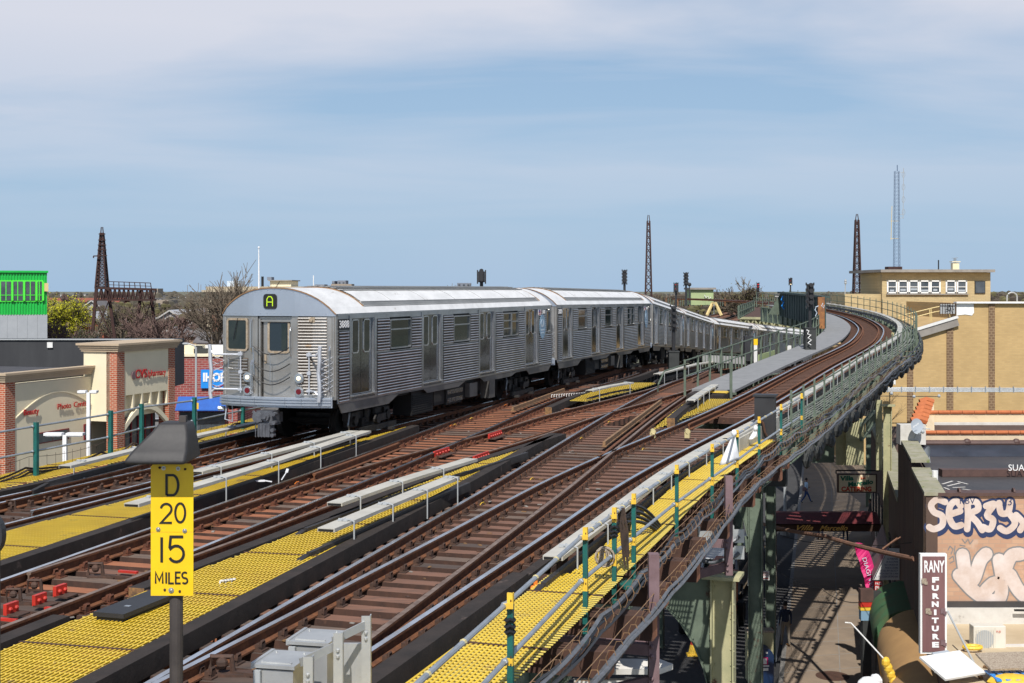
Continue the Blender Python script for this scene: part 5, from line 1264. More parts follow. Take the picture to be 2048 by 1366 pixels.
# ---------------------------------------------------------------- signals
def signal(lab, x, ytop, ybot, D, wd=.22, col=((.9, 'lamp_red'),), box=None, posts=.08, group='black railway signals'):
    t_ = Q(x, ytop, D); b = Q(x, ybot, D); root = thing('railway_signal', lab, 'signal', b, group)
    m = MB(); m.tube([b, Vector((t_.x, D, b.z * .35 + t_.z * .65))], posts, 8); m.build('post', 'black_box', root)
    m = MB(); hz = (t_.z - b.z); z1 = t_.z; z0 = t_.z - hz * .38
    m.box((t_.x, D, (z0 + z1) / 2), (wd, wd, z1 - z0))
    k_ = 4
    for i in range(k_): m.tube([(t_.x, D - wd / 2 - .18, z0 + (z1 - z0) * (i + .55) / k_ + wd * .25), (t_.x, D - wd / 2, z0 + (z1 - z0) * (i + .55) / k_ + wd * .28)], wd * .36, 8)
    for i in range(5): m.box((t_.x + (wd * .62), D, z0 + (z1 - z0) * i / 4), (.06, .06, .14)); m.box((t_.x - (wd * .62), D, z0 + (z1 - z0) * i / 4), (.06, .06, .14))
    hd = m.build('signal_head', 'black_box', root)
    for fz, mn in col:
        m = MB(); m.disc((t_.x, D - wd / 2 - .03, z0 + (z1 - z0) * fz), wd * .34, (0, -1, 0), .02, 10); m.build('lens', mn, hd)
    if box:
        a = Q(box[0], box[1], D); c_ = Q(box[2], box[3], D); m = MB(); m.box(((a.x + c_.x) / 2, D, (a.z + c_.z) / 2), (c_.x - a.x, .5, a.z - c_.z)); m.box(((a.x + c_.x) / 2, D, a.z), (c_.x - a.x + .06, .56, .05)); m.build('relay_box', 'steel_dark', root)
    return root
mat('lamp_signal', (.9, .02, .03), None, emit=1.2)
signal('slender black signal post with a tall relay box in front of the train', 1347, 612, 738, 62, .22, (), box=(1337, 703, 1357, 740))
signal('black signal head rising behind the roof of the first car', 963, 543, 600, 62, .30, ())
signal('tall black signal rising behind the second car roof', 1249, 541, 610, 85, .24, ())
signal('signal with two red lamps beyond the third car', 1352, 567, 612, 95, .24, ((.85, 'lamp_signal'), (.45, 'lamp_signal')))
signal('tall dark signal post between the two red lamps and the green shed', 1372, 546, 612, 110, .30, ())
signal('far signal with red lamps right of the bare tree', 1516, 566, 612, 190, .34, ((.85, 'lamp_signal'), (.5, 'lamp_signal')))
signal('signal showing red and amber standing above the corrugated girder', 1581, 557, 590, 150, .30, ((.6, 'lamp_signal'), (.15, 'lamp_white')))
signal('black signal in front of the corrugated girder with a scribbled relay box', 1620, 568, 690, 66, .30, (), box=(1609, 656, 1630, 700))
m = MB(); q = Q(1604, 596, 75)
def scrib(pts, D, mn, r_, lab, name='paint_scribble', par=None):
    mb_ = MB(); mb_.tube([Q(x, y, D) for x, y in pts], r_, 4); return mb_.build(name, mn, par)
sgn = [o for o in C.objects if o.get('label', '').startswith('black signal in front')][0]
scrib([(1613, 660), (1618, 662), (1615, 668), (1622, 670), (1616, 676), (1623, 680), (1616, 686), (1622, 690)], 65.6, 'white', .03, '', par=sgn)
m = MB(); q = P(1488 + 6, 760, 0); bxx = thing('signal_cabinet', 'dark cabinet with a yellow plate on its post in front of the fifth car', 'cabinet', (q.x, 62, 0))
a = Q(1488, 672, 62); b = Q(1506, 722, 62); m.box(((a.x + b.x) / 2, 62, (a.z + b.z) / 2), (b.x - a.x, .35, a.z - b.z)); m.build('body', 'black_box', bxx)
m = MB(); m.box(((a.x + b.x) / 2, 62, b.z / 2 - .4), (.10, .10, b.z + .8)); m.build('leg', 'steel_dark', bxx)
m = MB(); p_ = Q(1511, 684, 61.9); m.box(p_, (.20, .03, .29)); m.build('yellow_plate', 'sign_yellow', bxx); m = MB(); p_ = Q(1511, 712, 61.9); m.box(p_, (.16, .04, 1.0)); m.build('white_post', 'white_paint', bxx)
# lower pale green railing between the descending track and the walkway
rl5 = thing('railing', 'low pale railing with white boards beside the descending track', 'railing', (9, 66, -1))
m = MB(); a = Q(1405, 709, 64); b = Q(1490, 713, 60); m.bar(a + Vector((0, 0, -.18)), b + Vector((0, 0, -.18)), .03, .34); m.build('board', 'white_paint', rl5)
for i in range(15):
    q = a.lerp(b, i / 14); m = MB(); m.bar(q + Vector((0, -.04, .08)), q + Vector((0, -.04, -.6)), .05, .05); m.build('post', 'pale_green', rl5)
m = MB(); m.bar(a + Vector((0, -.04, .08)), b + Vector((0, -.04, .08)), .05, .05); m.build('top_rail', 'pale_green', rl5)
m = MB(); a = Q(1517, 722, 66); b = Q(1549, 712, 68); m.bar(a, b, .05, .6); tag(m.build('fence_panel', 'shed_green'), 'pale green sheet panel below the inner railing of the grey walkway', 'fence panel')
m = MB(); m.box(Q(1577, 697, 67), (.24, .2, .30)); tag(m.build('junction_box', 'white_paint'), 'small white junction box on the inner walkway railing', 'junction box')
# corrugated flyover girder
gd = thing('bridge_girder', 'tall corrugated dark green girder with rusty ends above the train', 'girder', (19, 84, 0))
A0, A1 = Q(1562, 585, 92), Q(1652, 594, 80); zB0, zB1 = Q(1562, 632, 92).z, Q(1652, 657, 80).z
m = MB(); n_ = 18; dv = (A1 - A0); dv.z = 0; nn = Vector((dv.y, -dv.x, 0)).normalized()
for i in range(n_):
    t0, t1 = i / n_, (i + 1) / n_; p0 = A0.lerp(A1, t0); p1 = A0.lerp(A1, t1); b0 = zB0 + (zB1 - zB0) * t0; b1 = zB0 + (zB1 - zB0) * t1
    m.slab([(p0.x, p0.y, b0), (p1.x, p1.y, b1), (p1.x, p1.y, p1.z), (p0.x, p0.y, p0.z)], nn, .05)
    m.bar((p0.x, p0.y - .15, b0), (p0.x, p0.y - .15, p0.z), .16, .14)
m.bar(A0, A1, .5, .12); m.build('web', 'girder_green', gd)
m = MB(); m.bar(Vector((A1.x - .35, A1.y - .25, zB1)), Vector((A1.x - .35, A1.y - .25, A1.z)), .40, .12, up=(0, 1, 0)); m.build('end_plate', 'rust_orange', gd)
m = MB(); m.slab([Vector((A0.x, A0.y - .1, A0.z)), Vector((A0.x + .2, A0.y - .1, zB0 + .1)), Vector((A0.x - .9, A0.y - .1, zB0 + .1))], (0, 1, 0), .1); m.build('gusset', 'pale_green', gd)
scrib([(1637, 612), (1632, 614), (1630, 620), (1634, 626), (1631, 632), (1635, 638)], 79.4, 'logo_pale', .03, '', par=gd); scrib([(1646, 606), (1643, 612), (1647, 616), (1649, 610)], 78.6, 'logo_pale', .03, '', par=gd)
scrib([(1566, 592), (1563, 600), (1568, 604), (1564, 612), (1569, 618)], 90.8, 'ihop_blue', .06, '', par=gd)
# truss frame seen under the level tracks
tf = thing('bridge_floor', 'pale green truss floor with a rusty deck edge above the train roofs', 'bridge', (25, 142, -2))
m = MB(); a = Q(1480, 636, 144); b = Q(1600, 638, 140); m.bar(a, b, .4, .25); a2 = Q(1480, 652, 144); b2 = Q(1600, 658, 140); m.bar(a2, b2, .4, .2)
for i in range(8):
    m.bar(a.lerp(b, i / 8), a2.lerp(b2, (i + .5) / 8), .2, .15); m.bar(a.lerp(b, (i + 1) / 8), a2.lerp(b2, (i + .5) / 8), .2, .15)
m.slab([a + Vector((0, .3, 0)), b + Vector((0, .3, 0)), b2 + Vector((0, .3, 0)), a2 + Vector((0, .3, 0))], (0, 1, 0), .1); m.build('truss', 'steel_cream', tf)
m = MB(); m.slab([Q(1480, 634, 144), Q(1600, 636, 140), Q(1590, 616, 190), Q(1500, 614, 195)], (0, 0, -1), .15); m.build('deck', 'rust_dark', tf)
# small pale green fence on the far deck
fz = thing('railing', 'pale green stepped fence on the far deck left of the corrugated girder', 'railing', Q(1490, 632, 100))
for i in range(9):
    t = i / 8; x = 1477 + 31 * t; y0 = 612 - 10 * t; y1 = 638 - 17 * t; D = 100 + 18 * t; m = MB(); m.bar(Q(x, y0, D), Q(x, y1, D), .14, .08); m.build('post', 'pale_green', fz)
m = MB()
for f_ in (0, .5, .95): m.bar(Q(1477, 612 + 26 * f_, 100), Q(1508, 602 + 19 * f_, 118), .06, .08)
m.build('rail', 'pale_green', fz)
fz = thing('railing', 'thin rusty fence at the back of the far deck under the horizon', 'railing', Q(1450, 610, 170))
for i in range(26):
    x = 1332 + 118 * i / 25; m = MB(); m.bar(Q(x, 596, 170), Q(x, 612, 170), .08, .08); m.build('post', 'pale_green' if i % 5 else 'rust_orange', fz)
m = MB(); m.bar(Q(1332, 597, 170), Q(1450, 597, 170), .06); m.bar(Q(1332, 604, 170), Q(1450, 604, 170), .06); m.build('rail', 'lattice', fz)
fz = thing('railing', 'thin fence at the back of the far deck right of the bare tree', 'railing', Q(1560, 605, 170))
for i in range(16):
    x = 1508 + 62 * i / 15; m = MB(); m.bar(Q(x, 594, 170), Q(x, 610, 170), .08, .08); m.build('post', 'pale_green', fz)
m = MB(); m.bar(Q(1508, 595, 170), Q(1570, 594, 170), .06); m.bar(Q(1508, 602, 170), Q(1570, 601, 170), .06); m.build('rail', 'lattice', fz)
# A frame
af = thing('trestle', 'cream painted A shaped trestle standing behind the train roofs', 'trestle', Q(1425, 632, 105))
for (a, b) in (((1425, 606), (1414, 630)), ((1431, 606), (1443, 631)), ((1424, 606), (1432, 606))):
    m = MB(); m.bar(Q(*a, 105), Q(*b, 104.5), .16, .16); m.build('leg' if a[1] != b[1] else 'cap', 'rail_cream', af)
m = MB(); m.bar(Q(1428, 607, 105.2), Q(1428, 628, 105.2), .07); m.build('strut', 'pole_grey', af)
# signal bungalow shed
sh = thing('shed', 'small pale green signal shed with a flat roof on the horizon', 'shed', Q(1405, 612, 150))
a = Q(1382, 579, 150); b = Q(1427, 610, 150); m = MB(); m.box(((a.x + b.x) / 2, 152, (a.z + b.z) / 2), (b.x - a.x, 4, a.z - b.z)); m.build('wall', 'shed_green', sh)
m = MB(); m.box(((a.x + b.x) / 2, 152, a.z + .1), (b.x - a.x + .5, 4.6, .22)); m.build('roof', 'concrete', sh)
m = MB(); m.box((b.x - .5, 149.95, b.z + .62), (.8, .06, 1.2)); m.build('door', 'shed_green', sh); scrib([(1409, 590), (1412, 596), (1416, 592), (1418, 600), (1422, 594)], 149.8, 'white', .05, '', par=sh)
m = MB(); m.bar(Q(1379, 570, 149), Q(1379, 606, 149), .10); m.ball(Q(1379, 569, 149), .22); tag(m.build('lamp_post', 'black_box'), 'thin dark lamp post left of the green shed', 'lamp post')
# ---------------------------------------------------------------- ground, street, pavement
def struct(name, mb, mats): return tag(mb.build(name, mats), kind='structure')
m = MB(); m.add([(-3000, -60, GZ - .02), (3000, -60, GZ - .02), (3000, 6000, GZ - .02), (-3000, 6000, GZ - .02)], [(0, 1, 2, 3)]); struct('ground', m, 'ground')
XF = lambda d: 14.3 + .233 * (d - 49)
def strip(name, l, r, d0, d1, z0, z1, mn, step=8):
    m = MB(); ds = [d0 + (d1 - d0) * i / 20 for i in range(21)]
    for a, b in zip(ds[:-1], ds[1:]): m.prism([(l(a), a), (r(a), a), (r(b), b), (l(b), b)], z0, z1)
    return struct(name, m, mn)
strip('road', lambda d: XF(d) - 19, lambda d: XF(d) - 4.5, -10, 320, GZ - .3, GZ, 'asphalt')
strip('pavement', lambda d: XF(d) - 4.3, lambda d: XF(d) + .5, -10, 150, GZ - .3, GZ + .14, 'sidewalk')
strip('kerb', lambda d: XF(d) - 4.48, lambda d: XF(d) - 4.3, -10, 150, GZ - .3, GZ + .145, 'kerb')
strip('pavement', lambda d: XF(d) - 23, lambda d: XF(d) - 19.2, -10, 150, GZ - .3, GZ + .13, 'sidewalk')
m = MB(); m.add([(-120, 40, GZ + .004), (-18, 40, GZ + .004), (-2, 190, GZ + .004), (-120, 190, GZ + .004)], [(0, 1, 2, 3)]); struct('car_park', m, 'lot')
m = MB(); 
for i in range(14):
    x = -30 + i * 2.6; m.add([(x, 104, GZ + .009), (x + .12, 104, GZ + .009), (x + 1.7, 109, GZ + .009), (x + 1.58, 109, GZ + .009)], [(0, 1, 2, 3)])
struct('parking_lines', m, 'white_paint')
# pavement joints, patches of wear are in the material; manhole
c = P(1665, 1352, GZ + .145); m = MB(); m.disc(c, .62, (0, 0, 1), .008, 24); m.disc(c + Vector((0, 0, .008)), .50, (0, 0, 1), .004, 24); tag(m.build('manhole_cover', 'rust_dark'), 'round iron manhole cover on the brown pavement', 'manhole')
m = MB()
for d in range(46, 120, 2): m.bar((XF(d) - 4.3, d, GZ + .141), (XF(d), d + 1.0, GZ + .141), .03, .006)
m.bar((XF(40) - 2.2, 40, GZ + .141), (XF(120) - 2.2, 120, GZ + .141), .03, .006); struct('pavement_joints', m, 'kerb')

# ---------------------------------------------------------------- two storey building with the graffiti wall
gb = thing('brick_building', 'two storey building with a graffiti covered pink brick wall and a tarred roof', 'building', (14, 40, GZ))
D0 = 36.6; X0 = XF(D0); ZT = -1.92
m = MB(); m.box((X0 + 9, D0 + .15, (GZ + ZT) / 2), (18, .3, ZT - GZ)); m.build('side_wall', 'brick_pink', gb)
m = MB(); 
for (a, b, z) in ((36.6, 41.6, ZT), (41.7, 50, ZT + .06)): m.prism([(XF(a) - .02, a - .01), (XF(a) + .3, a - .01), (XF(b) + .3, b), (XF(b) - .02, b)], GZ, z)
m.build('street_wall', 'brown_wall', gb)
m = MB(); m.prism([(XF(36.6) - .08, 36.55), (XF(36.6) + .50, 36.55), (XF(41.6) + .50, 41.6), (XF(41.6) - .08, 41.6)], ZT + .003, ZT + .10); m.prism([(XF(41.7) - .08, 41.7), (XF(41.7) + .5, 41.7), (XF(50) + .5, 50), (XF(50) - .08, 50)], ZT + .24, ZT + .34)
for d in range(37, 50): m.box((XF(d + .5) + .21, d + .5, ZT + (.105 if d < 41.6 else .345)), (.56, .05, .02), -.2)
m.build('coping', 'coping', gb)
m = MB(); m.box((X0 + 9, D0 + .2, ZT + .04), (17.4, .55, .09)); m.build('wall_cap', 'tile_brown', gb)
for i in range(11):
    q = MB(); q.tube([(X0 + .9 + i * 1.5, D0 + .1, ZT + .10), (X0 + .95 + i * 1.5, D0 + .1, ZT + .10)], .10, 8); q.build('cap_roll', 'tile_brown', gb)
m = MB(); m.prism([(XF(36.8) + .5, 36.85), (34, 36.85), (36, 46), (XF(46) + .5, 46)], ZT - .25, ZT - .12); m.build('roof', 'roof_tar', gb)
m = MB(); m.bar((XF(42) + .6, 41.2, ZT + .0), (36, 41.6, ZT + .0), .35, .22); m.build('roof_ridge', 'tile_brown', gb)
m = MB(); m.slab([(XF(46) + .3, 46, ZT - .15), (36, 46, ZT - .15), (36, 47.3, ZT + .12), (XF(46) + .5, 47.3, ZT + .12)], (0, 0, 1), .04); m.build('flashing', 'roof_tar_blue', gb)
for i in range(9):
    q = MB(); q.tube([(XF(47) + .6 + i * 1.75, 47.3, ZT + .20), (XF(47) + 2.3 + i * 1.75, 47.3, ZT + .20)], .11, 8); q.ball((XF(47) + .6 + i * 1.75, 47.3, ZT + .22), .15, n=8, k=5); q.build('ridge_tile', 'tile_brown', gb)
text('SUAY', Q(2026, 934, 41.1) + Vector((.1, -.22, 0)), .20, (1, 0, 0), 'white', gb, 'roof_writing', .004)
m = MB()
for (x0, y0, x1, y1) in ((1885, 968, 1905, 962), (1895, 972, 1920, 966), (1905, 975, 1930, 974), (1915, 963, 1935, 968), (1925, 978, 1948, 981), (1888, 975, 1898, 979)): m.bar(P(x0, y0, ZT - .112), P(x1, y1, ZT - .112), .06, .006)
m.build('paint_marks', 'dirt_white', gb)
# graffiti: bubble letters as flat fat strokes on the wall
def fat(m, pts, w, y, mi=0, t=.004):
    P3 = [Vector((p[0], y, p[1])) for p in pts]
    for k_, p in enumerate(P3): m.disc((p.x, y - .00004 * (k_ + len(m.f) % 7), p.z), w / 2, (0, -1, 0), t, 12, mi)
    for k_, (a, b) in enumerate(zip(P3[:-1], P3[1:])):
        a = a + Vector((0, -.00045 - .00005 * k_, 0)); b = b + Vector((0, -.00045 - .00005 * k_, 0)); d = b - a
        if d.length < 1e-4: continue
        n = Vector((-d.z, 0, d.x)).normalized() * w / 2; m.slab([a - n, b - n, b + n, a + n], (0, -1, 0), t, mi)
def smooth_pts(pts, k=4):
    o = []
    for i in range(len(pts) - 1):
        p0, p1, p2, p3 = pts[max(i-1, 0)], pts[i], pts[i+1], pts[min(i+2, len(pts)-1)]
        for j in range(k):
            t = j / k; o.append(tuple(.5 * ((2*p1[c]) + (-p0[c] + p2[c])*t + (2*p0[c] - 5*p1[c] + 4*p2[c] - p3[c])*t*t + (-p0[c] + 3*p1[c] - 3*p2[c] + p3[c])*t**3) for c in (0, 1)))
    o.append(pts[-1]); return o
def W(x, y): q = Q(x, y, D0); return (q.x, q.z)
L1 = [[(1890, 1004), (1874, 999), (1862, 1010), (1868, 1024), (1884, 1032), (1884, 1050), (1868, 1058), (1858, 1054)],
      [(1921, 1012), (1912, 1002), (1900, 1012), (1898, 1034), (1908, 1052), (1922, 1050)], [(1902, 1028), (1920, 1022)],
      [(1934, 1058), (1936, 1030), (1936, 1006), (1952, 1004), (1956, 1018), (1940, 1028), (1954, 1044), (1964, 1060)],
      [(1972, 1012), (1988, 1008), (1974, 1030), (1986, 1040), (1980, 1058), (1966, 1054)],
      [(1998, 1006), (2002, 1026), (2016, 1024), (2020, 1004)], [(2016, 1024), (2030, 1046), (2014, 1062), (2000, 1056)], [(2032, 1030), (2046, 1046), (2040, 1060)]]
m = MB()
for s in L1: fat(m, smooth_pts([W(*p) for p in s]), .30, D0 - .004, 0, .002)
for s in L1: fat(m, smooth_pts([W(p[0] + 2, p[1] + 6) for p in s]), .28, D0 - .003, 0, .002)
o = m.build('graffiti_outline', 'graffiti_navy', gb)
m = MB()
for s in L1: fat(m, smooth_pts([W(*p) for p in s]), .18, D0 - .008, 0, .002)
m.build('graffiti_fill', 'graffiti_white', gb)
L2 = [[(1925, 1110), (1932, 1150), (1946, 1160), (1960, 1122), (1972, 1108)], [(1918, 1150), (1940, 1175), (1958, 1190)], [(1972, 1180), (1988, 1166), (2002, 1172), (2000, 1194), (1984, 1202), (1972, 1194)], [(1998, 1120), (2006, 1160), (2010, 1140), (2022, 1112), (2040, 1108)], [(2020, 1150), (2034, 1176), (2046, 1190)]]
m = MB()
for s in L2: fat(m, smooth_pts([W(*p) for p in s]), .44, D0 - .003, 0, .002)
m.build('graffiti_outline', 'graffiti_grey', gb); m = MB()
for s in L2: fat(m, smooth_pts([W(*p) for p in s]), .36, D0 - .007, 0, .002)
m.build('graffiti_fill', 'graffiti_white', gb)
m = MB()
for s in ([(1896, 1100), (1900, 1092), (1906, 1098), (1902, 1108)], [(1910, 1092), (1908, 1108), (1916, 1100)], [(1920, 1090), (1930, 1092)], [(1898, 1118), (1906, 1112), (1908, 1122), (1900, 1126)], [(1912, 1114), (1920, 1110), (1918, 1122)], [(1924, 1078), (1930, 1086), (1936, 1078), (1940, 1088), (1946, 1080)]): fat(m, [W(*p) for p in s], .025, D0 - .003)
m.build('graffiti_tag', 'graffiti_grey', gb)
text('23', Vector((Q(2014, 1004, D0).x, D0 - .012, Q(2014, 1004, D0).z)), .22, (1, 0, 0), 'graffiti_navy', gb, 'graffiti_tag', .002); text('RBV', Vector((Q(1934, 1002, D0).x, D0 - .012, Q(1934, 1002, D0).z)), .18, (1, 0, 0), 'graffiti_navy', gb, 'graffiti_tag', .002)
# one storey shop with the air conditioner on its roof
sb = thing('shop_building', 'low shop building whose cream roof carries an air conditioner', 'building', (14, 34, GZ))
m = MB(); m.prism([(XF(26) + .1, 26), (34, 26), (34, 36.55), (XF(36.55) + .1, 36.55)], GZ, -5.42, 0, 1); m.build('wall_and_roof', ['brown_wall', 'roof_cream'], sb)
m = MB(); m.box((X0 + 9, D0 - .08, -5.2), (17.6, .12, .45)); m.build('base_flashing', 'dirt_white', sb); m = MB(); m.box((X0 + 9, D0 - .05, -4.90), (17.6, .10, .16)); m.build('tar_line', 'roof_tar', sb)
m = MB(); m.box((X0 + 5, 34.3, -5.40), (9, .12, .05), .03); m.build('roof_seam', 'dirt_white', sb); m = MB(); m.bar((X0 + 2.3, 36.3, -5.0), (X0 + 9, 36.3, -5.06), .05); m.build('pipe', 'black', sb)
# air conditioner
ac = thing('air_conditioner', 'cream outdoor air conditioner standing on the low roof', 'air conditioner', Q(1978, 1316, 34))
a = Q(1948, 1253, 34); b = Q(2013, 1303, 34); w_ = b.x - a.x; m = MB(); m.box(((a.x + b.x) / 2, 34.2, (a.z + b.z) / 2), (w_, .34, a.z - b.z)); ao = m.build('casing', 'ac_white', ac); bv = ao.modifiers.new('b', 'BEVEL'); bv.width = .02; bv.segments = 2
m = MB(); fc = Q(1970, 1279, 34.0); m.disc((fc.x, 34.025, fc.z), .235, (0, -1, 0), .012, 24); 
m.build('fan', 'pole_grey', ac); m = MB()
for i in range(9): m.box((fc.x - .22 + i * .055, 34.0, fc.z), (.008, .01, .5))
m.box((fc.x + .27, 34.025, fc.z), (.01, .02, a.z - b.z - .04)); m.build('grille', 'ac_white', ac)
for x in (1956, 2000): q = Q(x, 1308, 34); m = MB(); m.box((q.x, 34.2, q.z), (.08, .4, .16)); m.build('foot', 'black', ac)
text('FUJI', Q(1998, 1264, 33.98) + Vector((0, .03, 0)), .05, (1, 0, 0), 'text_redsign', ac, 'lettering', .002)
# roof litter
def put(mb, name, mn, lab, cat, **k): return tag(mb.build(name, mn), lab, cat, **k)
m = MB(); c = P(1905, 1352, -5.3); m.box((c.x, c.y, c.z + .25), (1.25, .9, .05), .35, M=Matrix.Rotation(.45, 3, 'Z') @ Matrix.Rotation(.35, 3, 'X')); put(m, 'metal_sheet', 'white_paint', 'large tilted white metal sheet lying on the low roof', 'metal sheet')
m = MB(); c = P(1880, 1340, -5.3); m.box((c.x + .1, c.y - .1, c.z + .34), (.5, .42, .03), M=Matrix.Rotation(.45, 3, 'Z') @ Matrix.Rotation(.35, 3, 'X')); put(m, 'board', 'dish_grey', 'small pale grey board lying on the white metal sheet', 'board')
m = MB(); c = P(2015, 1352, -5.3); m.box((c.x, c.y, c.z + .35), (1.2, .8, .05), M=Matrix.Rotation(.1, 3, 'Z') @ Matrix.Rotation(.2, 3, 'X')); put(m, 'plywood', 'rope', 'weathered plywood sheet on a heap at the right edge of the roof', 'plywood')
m = MB()
for i in range(6): m.box((c.x - .5 + i * .2, c.y - .45, c.z + .14), (.12, .8, .04), .05 * i)
put(m, 'pallet', 'ihop_blue', 'broken blue pallet under the weathered plywood', 'pallet')
m = MB(); m.ball((c.x - .1, c.y - .6, c.z + .05), (.6, .35, .16), 0, 10, 6); m.ball((c.x + .5, c.y - .6, c.z + .05), (.3, .3, .16), 0, 8, 5); put(m, 'tarpaulin', 'post_yellow', 'crumpled yellow sheet under the blue pallet', 'tarpaulin')
for i, (x0, y0, x1, y1, lab) in enumerate(((1895, 1222, 1960, 1350, 'long thin grey pole leaning over the low roof'), (1905, 1290, 1955, 1338, 'thin dark rod lying across the low roof'), (1870, 1345, 1925, 1316, 'short grey pipe propped behind the vertical shop sign'))):
    m = MB(); a = Q(x0, y0, 33.2); b = Q(x1, y1, 32.4); m.tube([a, b], .025 if i != 1 else .012, 6); put(m, 'pole', 'pole_grey' if i != 1 else 'black', lab, 'pole')
m = MB(); 
for i in range(9): q = P(1925 + i * 12, 1330 + (i * 37 % 29), -5.38); m.box(q, (.10 + .05 * (i % 3), .12, .04), i)
tag(m.build('roof_litter', 'timber_end'), kind='stuff')
m = MB(); c = P(1945, 1298, -5.35); m.tube([c + Vector((.22 * math.cos(t_), .14 * math.sin(t_), .05)) for t_ in [j * math.pi / 6 for j in range(13)]], .05, 6); put(m, 'hose_coil', 'post_yellow', 'small yellow hose coil left of the air conditioner', 'hose')
# vertical shop sign
rs = thing('shop_sign', 'tall brown vertical sign reading RANY FURNITURE', 'sign', Q(1870, 1308, 33)); a = Q(1841, 1108, 33); b = Q(1894, 1308, 33); cx_ = (a.x + b.x) / 2; cz_ = (a.z + b.z) / 2; wd = b.x - a.x; hh = a.z - b.z
m = MB(); m.box((cx_, 33.08, cz_), (wd, .14, hh)); m.build('frame', 'white', rs); m = MB(); m.box((cx_ - .005, 33.0, cz_), (wd - .10, .03, hh - .12)); m.build('panel', 'rany_brown', rs)
text('RANY', Vector((cx_, 32.98, Q(0, 1134, 33).z)), .30, (1, 0, 0), 'text_white', rs, 'lettering', .006, bold=.008, wmax=.50)
for i, ch in enumerate('FURNITURE'): text(ch, Vector((cx_ + .03, 32.98, Q(0, 1160 + i * 16.2, 33).z)), .125, (1, 0, 0), 'text_white', rs, 'lettering', .006, bold=.010, wmax=.17 if ch != 'I' else .06)
for (x, y) in ((1848, 1162), (1856, 1222), (1886, 1222), (1886, 1285)): q = Q(x, y, 32.97); m = MB(); m.box(q, (.12, .01, .13)); m.box(q + Vector((.05, -.004, -.05)), (.08, .01, .08)); m.build('sticker', 'rope' if x != 1886 else 'bracket_mauve', rs)
# awnings over the pavement
def barrel(lab, d0, d1, x_out, ztop, drop, mn, me, name='awning'):
    root = thing(name, lab, 'awning', (XF(d0) - x_out, d0, ztop - drop)); m = MB(); k = 9; rows = []
    n = max(2, int((d1 - d0) / .8))
    for j in range(n + 1):
        d = d0 + (d1 - d0) * j / n
        rows.append([Vector((XF(d) + .1 - x_out * math.sin(math.pi / 2 * i / k) - .03 * (j % 2), d, ztop - drop * (1 - math.cos(math.pi / 2 * i / k)))) for i in range(k + 1)])
    vs = [p for r_ in rows for p in r_]; m.add(vs, [(j*(k+1)+i, j*(k+1)+i+1, (j+1)*(k+1)+i+1, (j+1)*(k+1)+i) for j in range(n) for i in range(k)]); o = m.build('canopy', mn, root, smooth=True)
    m = MB(); e_ = rows[0] + [Vector((XF(d0) + .1, d0, ztop - drop))]; m.slab(e_, (0, 1, 0), .03); p = [rows[0][-1], rows[-1][-1]]; m.slab([p[0], p[1], p[1] - Vector((0, 0, .35)), p[0] - Vector((0, 0, .35))], (1, 0, 0), .03)
    q0 = rows[0]; m.slab([q0[-1], Vector((XF(d0) + .1, d0, ztop - drop)), Vector((XF(d0) + .1, d0, ztop - drop - .35)), q0[-1] - Vector((0, 0, .35))], (0, 1, 0), .03)
    m.build('valance', me, root); return root
barrel('rounded tan awning beside the vertical shop sign', 33.0, 41.6, 1.25, -6.25, 1.1, 'tan_canvas', 'orange_canvas')
barrel('faded green awning behind the tan one', 42.6, 46.8, 1.3, -6.5, .85, 'green_canvas', 'green_canvas')
# house shaped phone shop awning with its white lettered end
pa = thing('awning', 'pointed brown awning with a white lettered end panel', 'awning', (XF(48.5) - .6, 48.5, -7.5)); a0 = Q(1745, 1160, 48.5)
pts = [Q(1746, 1160, 48.5), Q(1799, 1160, 48.5), Q(1799, 1097, 48.5), Q(1776, 1097, 48.5)]; m = MB(); m.slab(pts, (0, 1, 0), .05); m.build('end_panel', 'white_paint', pa)
b0 = [p + Vector((1.15, 4.9, 0)) for p in pts]; m = MB(); tpk = Q(1762, 1060, 52.5); m.slab([pts[0], pts[3], b0[3], b0[0]], (1, 0, .3), .04); m.build('canopy', 'bracket_mauve', pa)
for i, s in enumerate(('CELL PHONE REPAIR', 'GSM UNLOCK PHONE', 'TABLET & MACBOOK REP', 'PHONE ACCESSORIES', 'WE SALE ANY UNLOCK P', 'WE DO FIX IT IN 15 MIN', 'ALL LCD SCREEN LIFETIME WAR')):
    wpx = (22, 24, 28, 26, 36, 38, 46)[i]; text(s, Q(1796 - wpx / 2, 1118 + i * 5.9, 48.4), .075, (1, 0, 0), 'text_navy', pa, 'lettering', .002, wmax=wpx * 48.4 / F)
ps = thing('sign', 'small red and white sign hanging under the lettered awning', 'sign', Q(1757, 1183, 48)); a = Q(1749, 1163, 48); b = Q(1764, 1183, 48); m = MB(); m.box(((a.x + b.x) / 2, 48, (a.z + b.z) / 2), (b.x - a.x, .05, a.z - b.z)); m.build('panel', 'text_red', ps)
text('PASS', Q(1757, 1167.5, 47.96), .09, (1, 0, 0), 'text_white', ps, 'lettering', .003, wmax=.23); text('PH', Q(1757, 1176.5, 47.96), .15, (1, 0, 0), 'text_white', ps, 'lettering', .003)
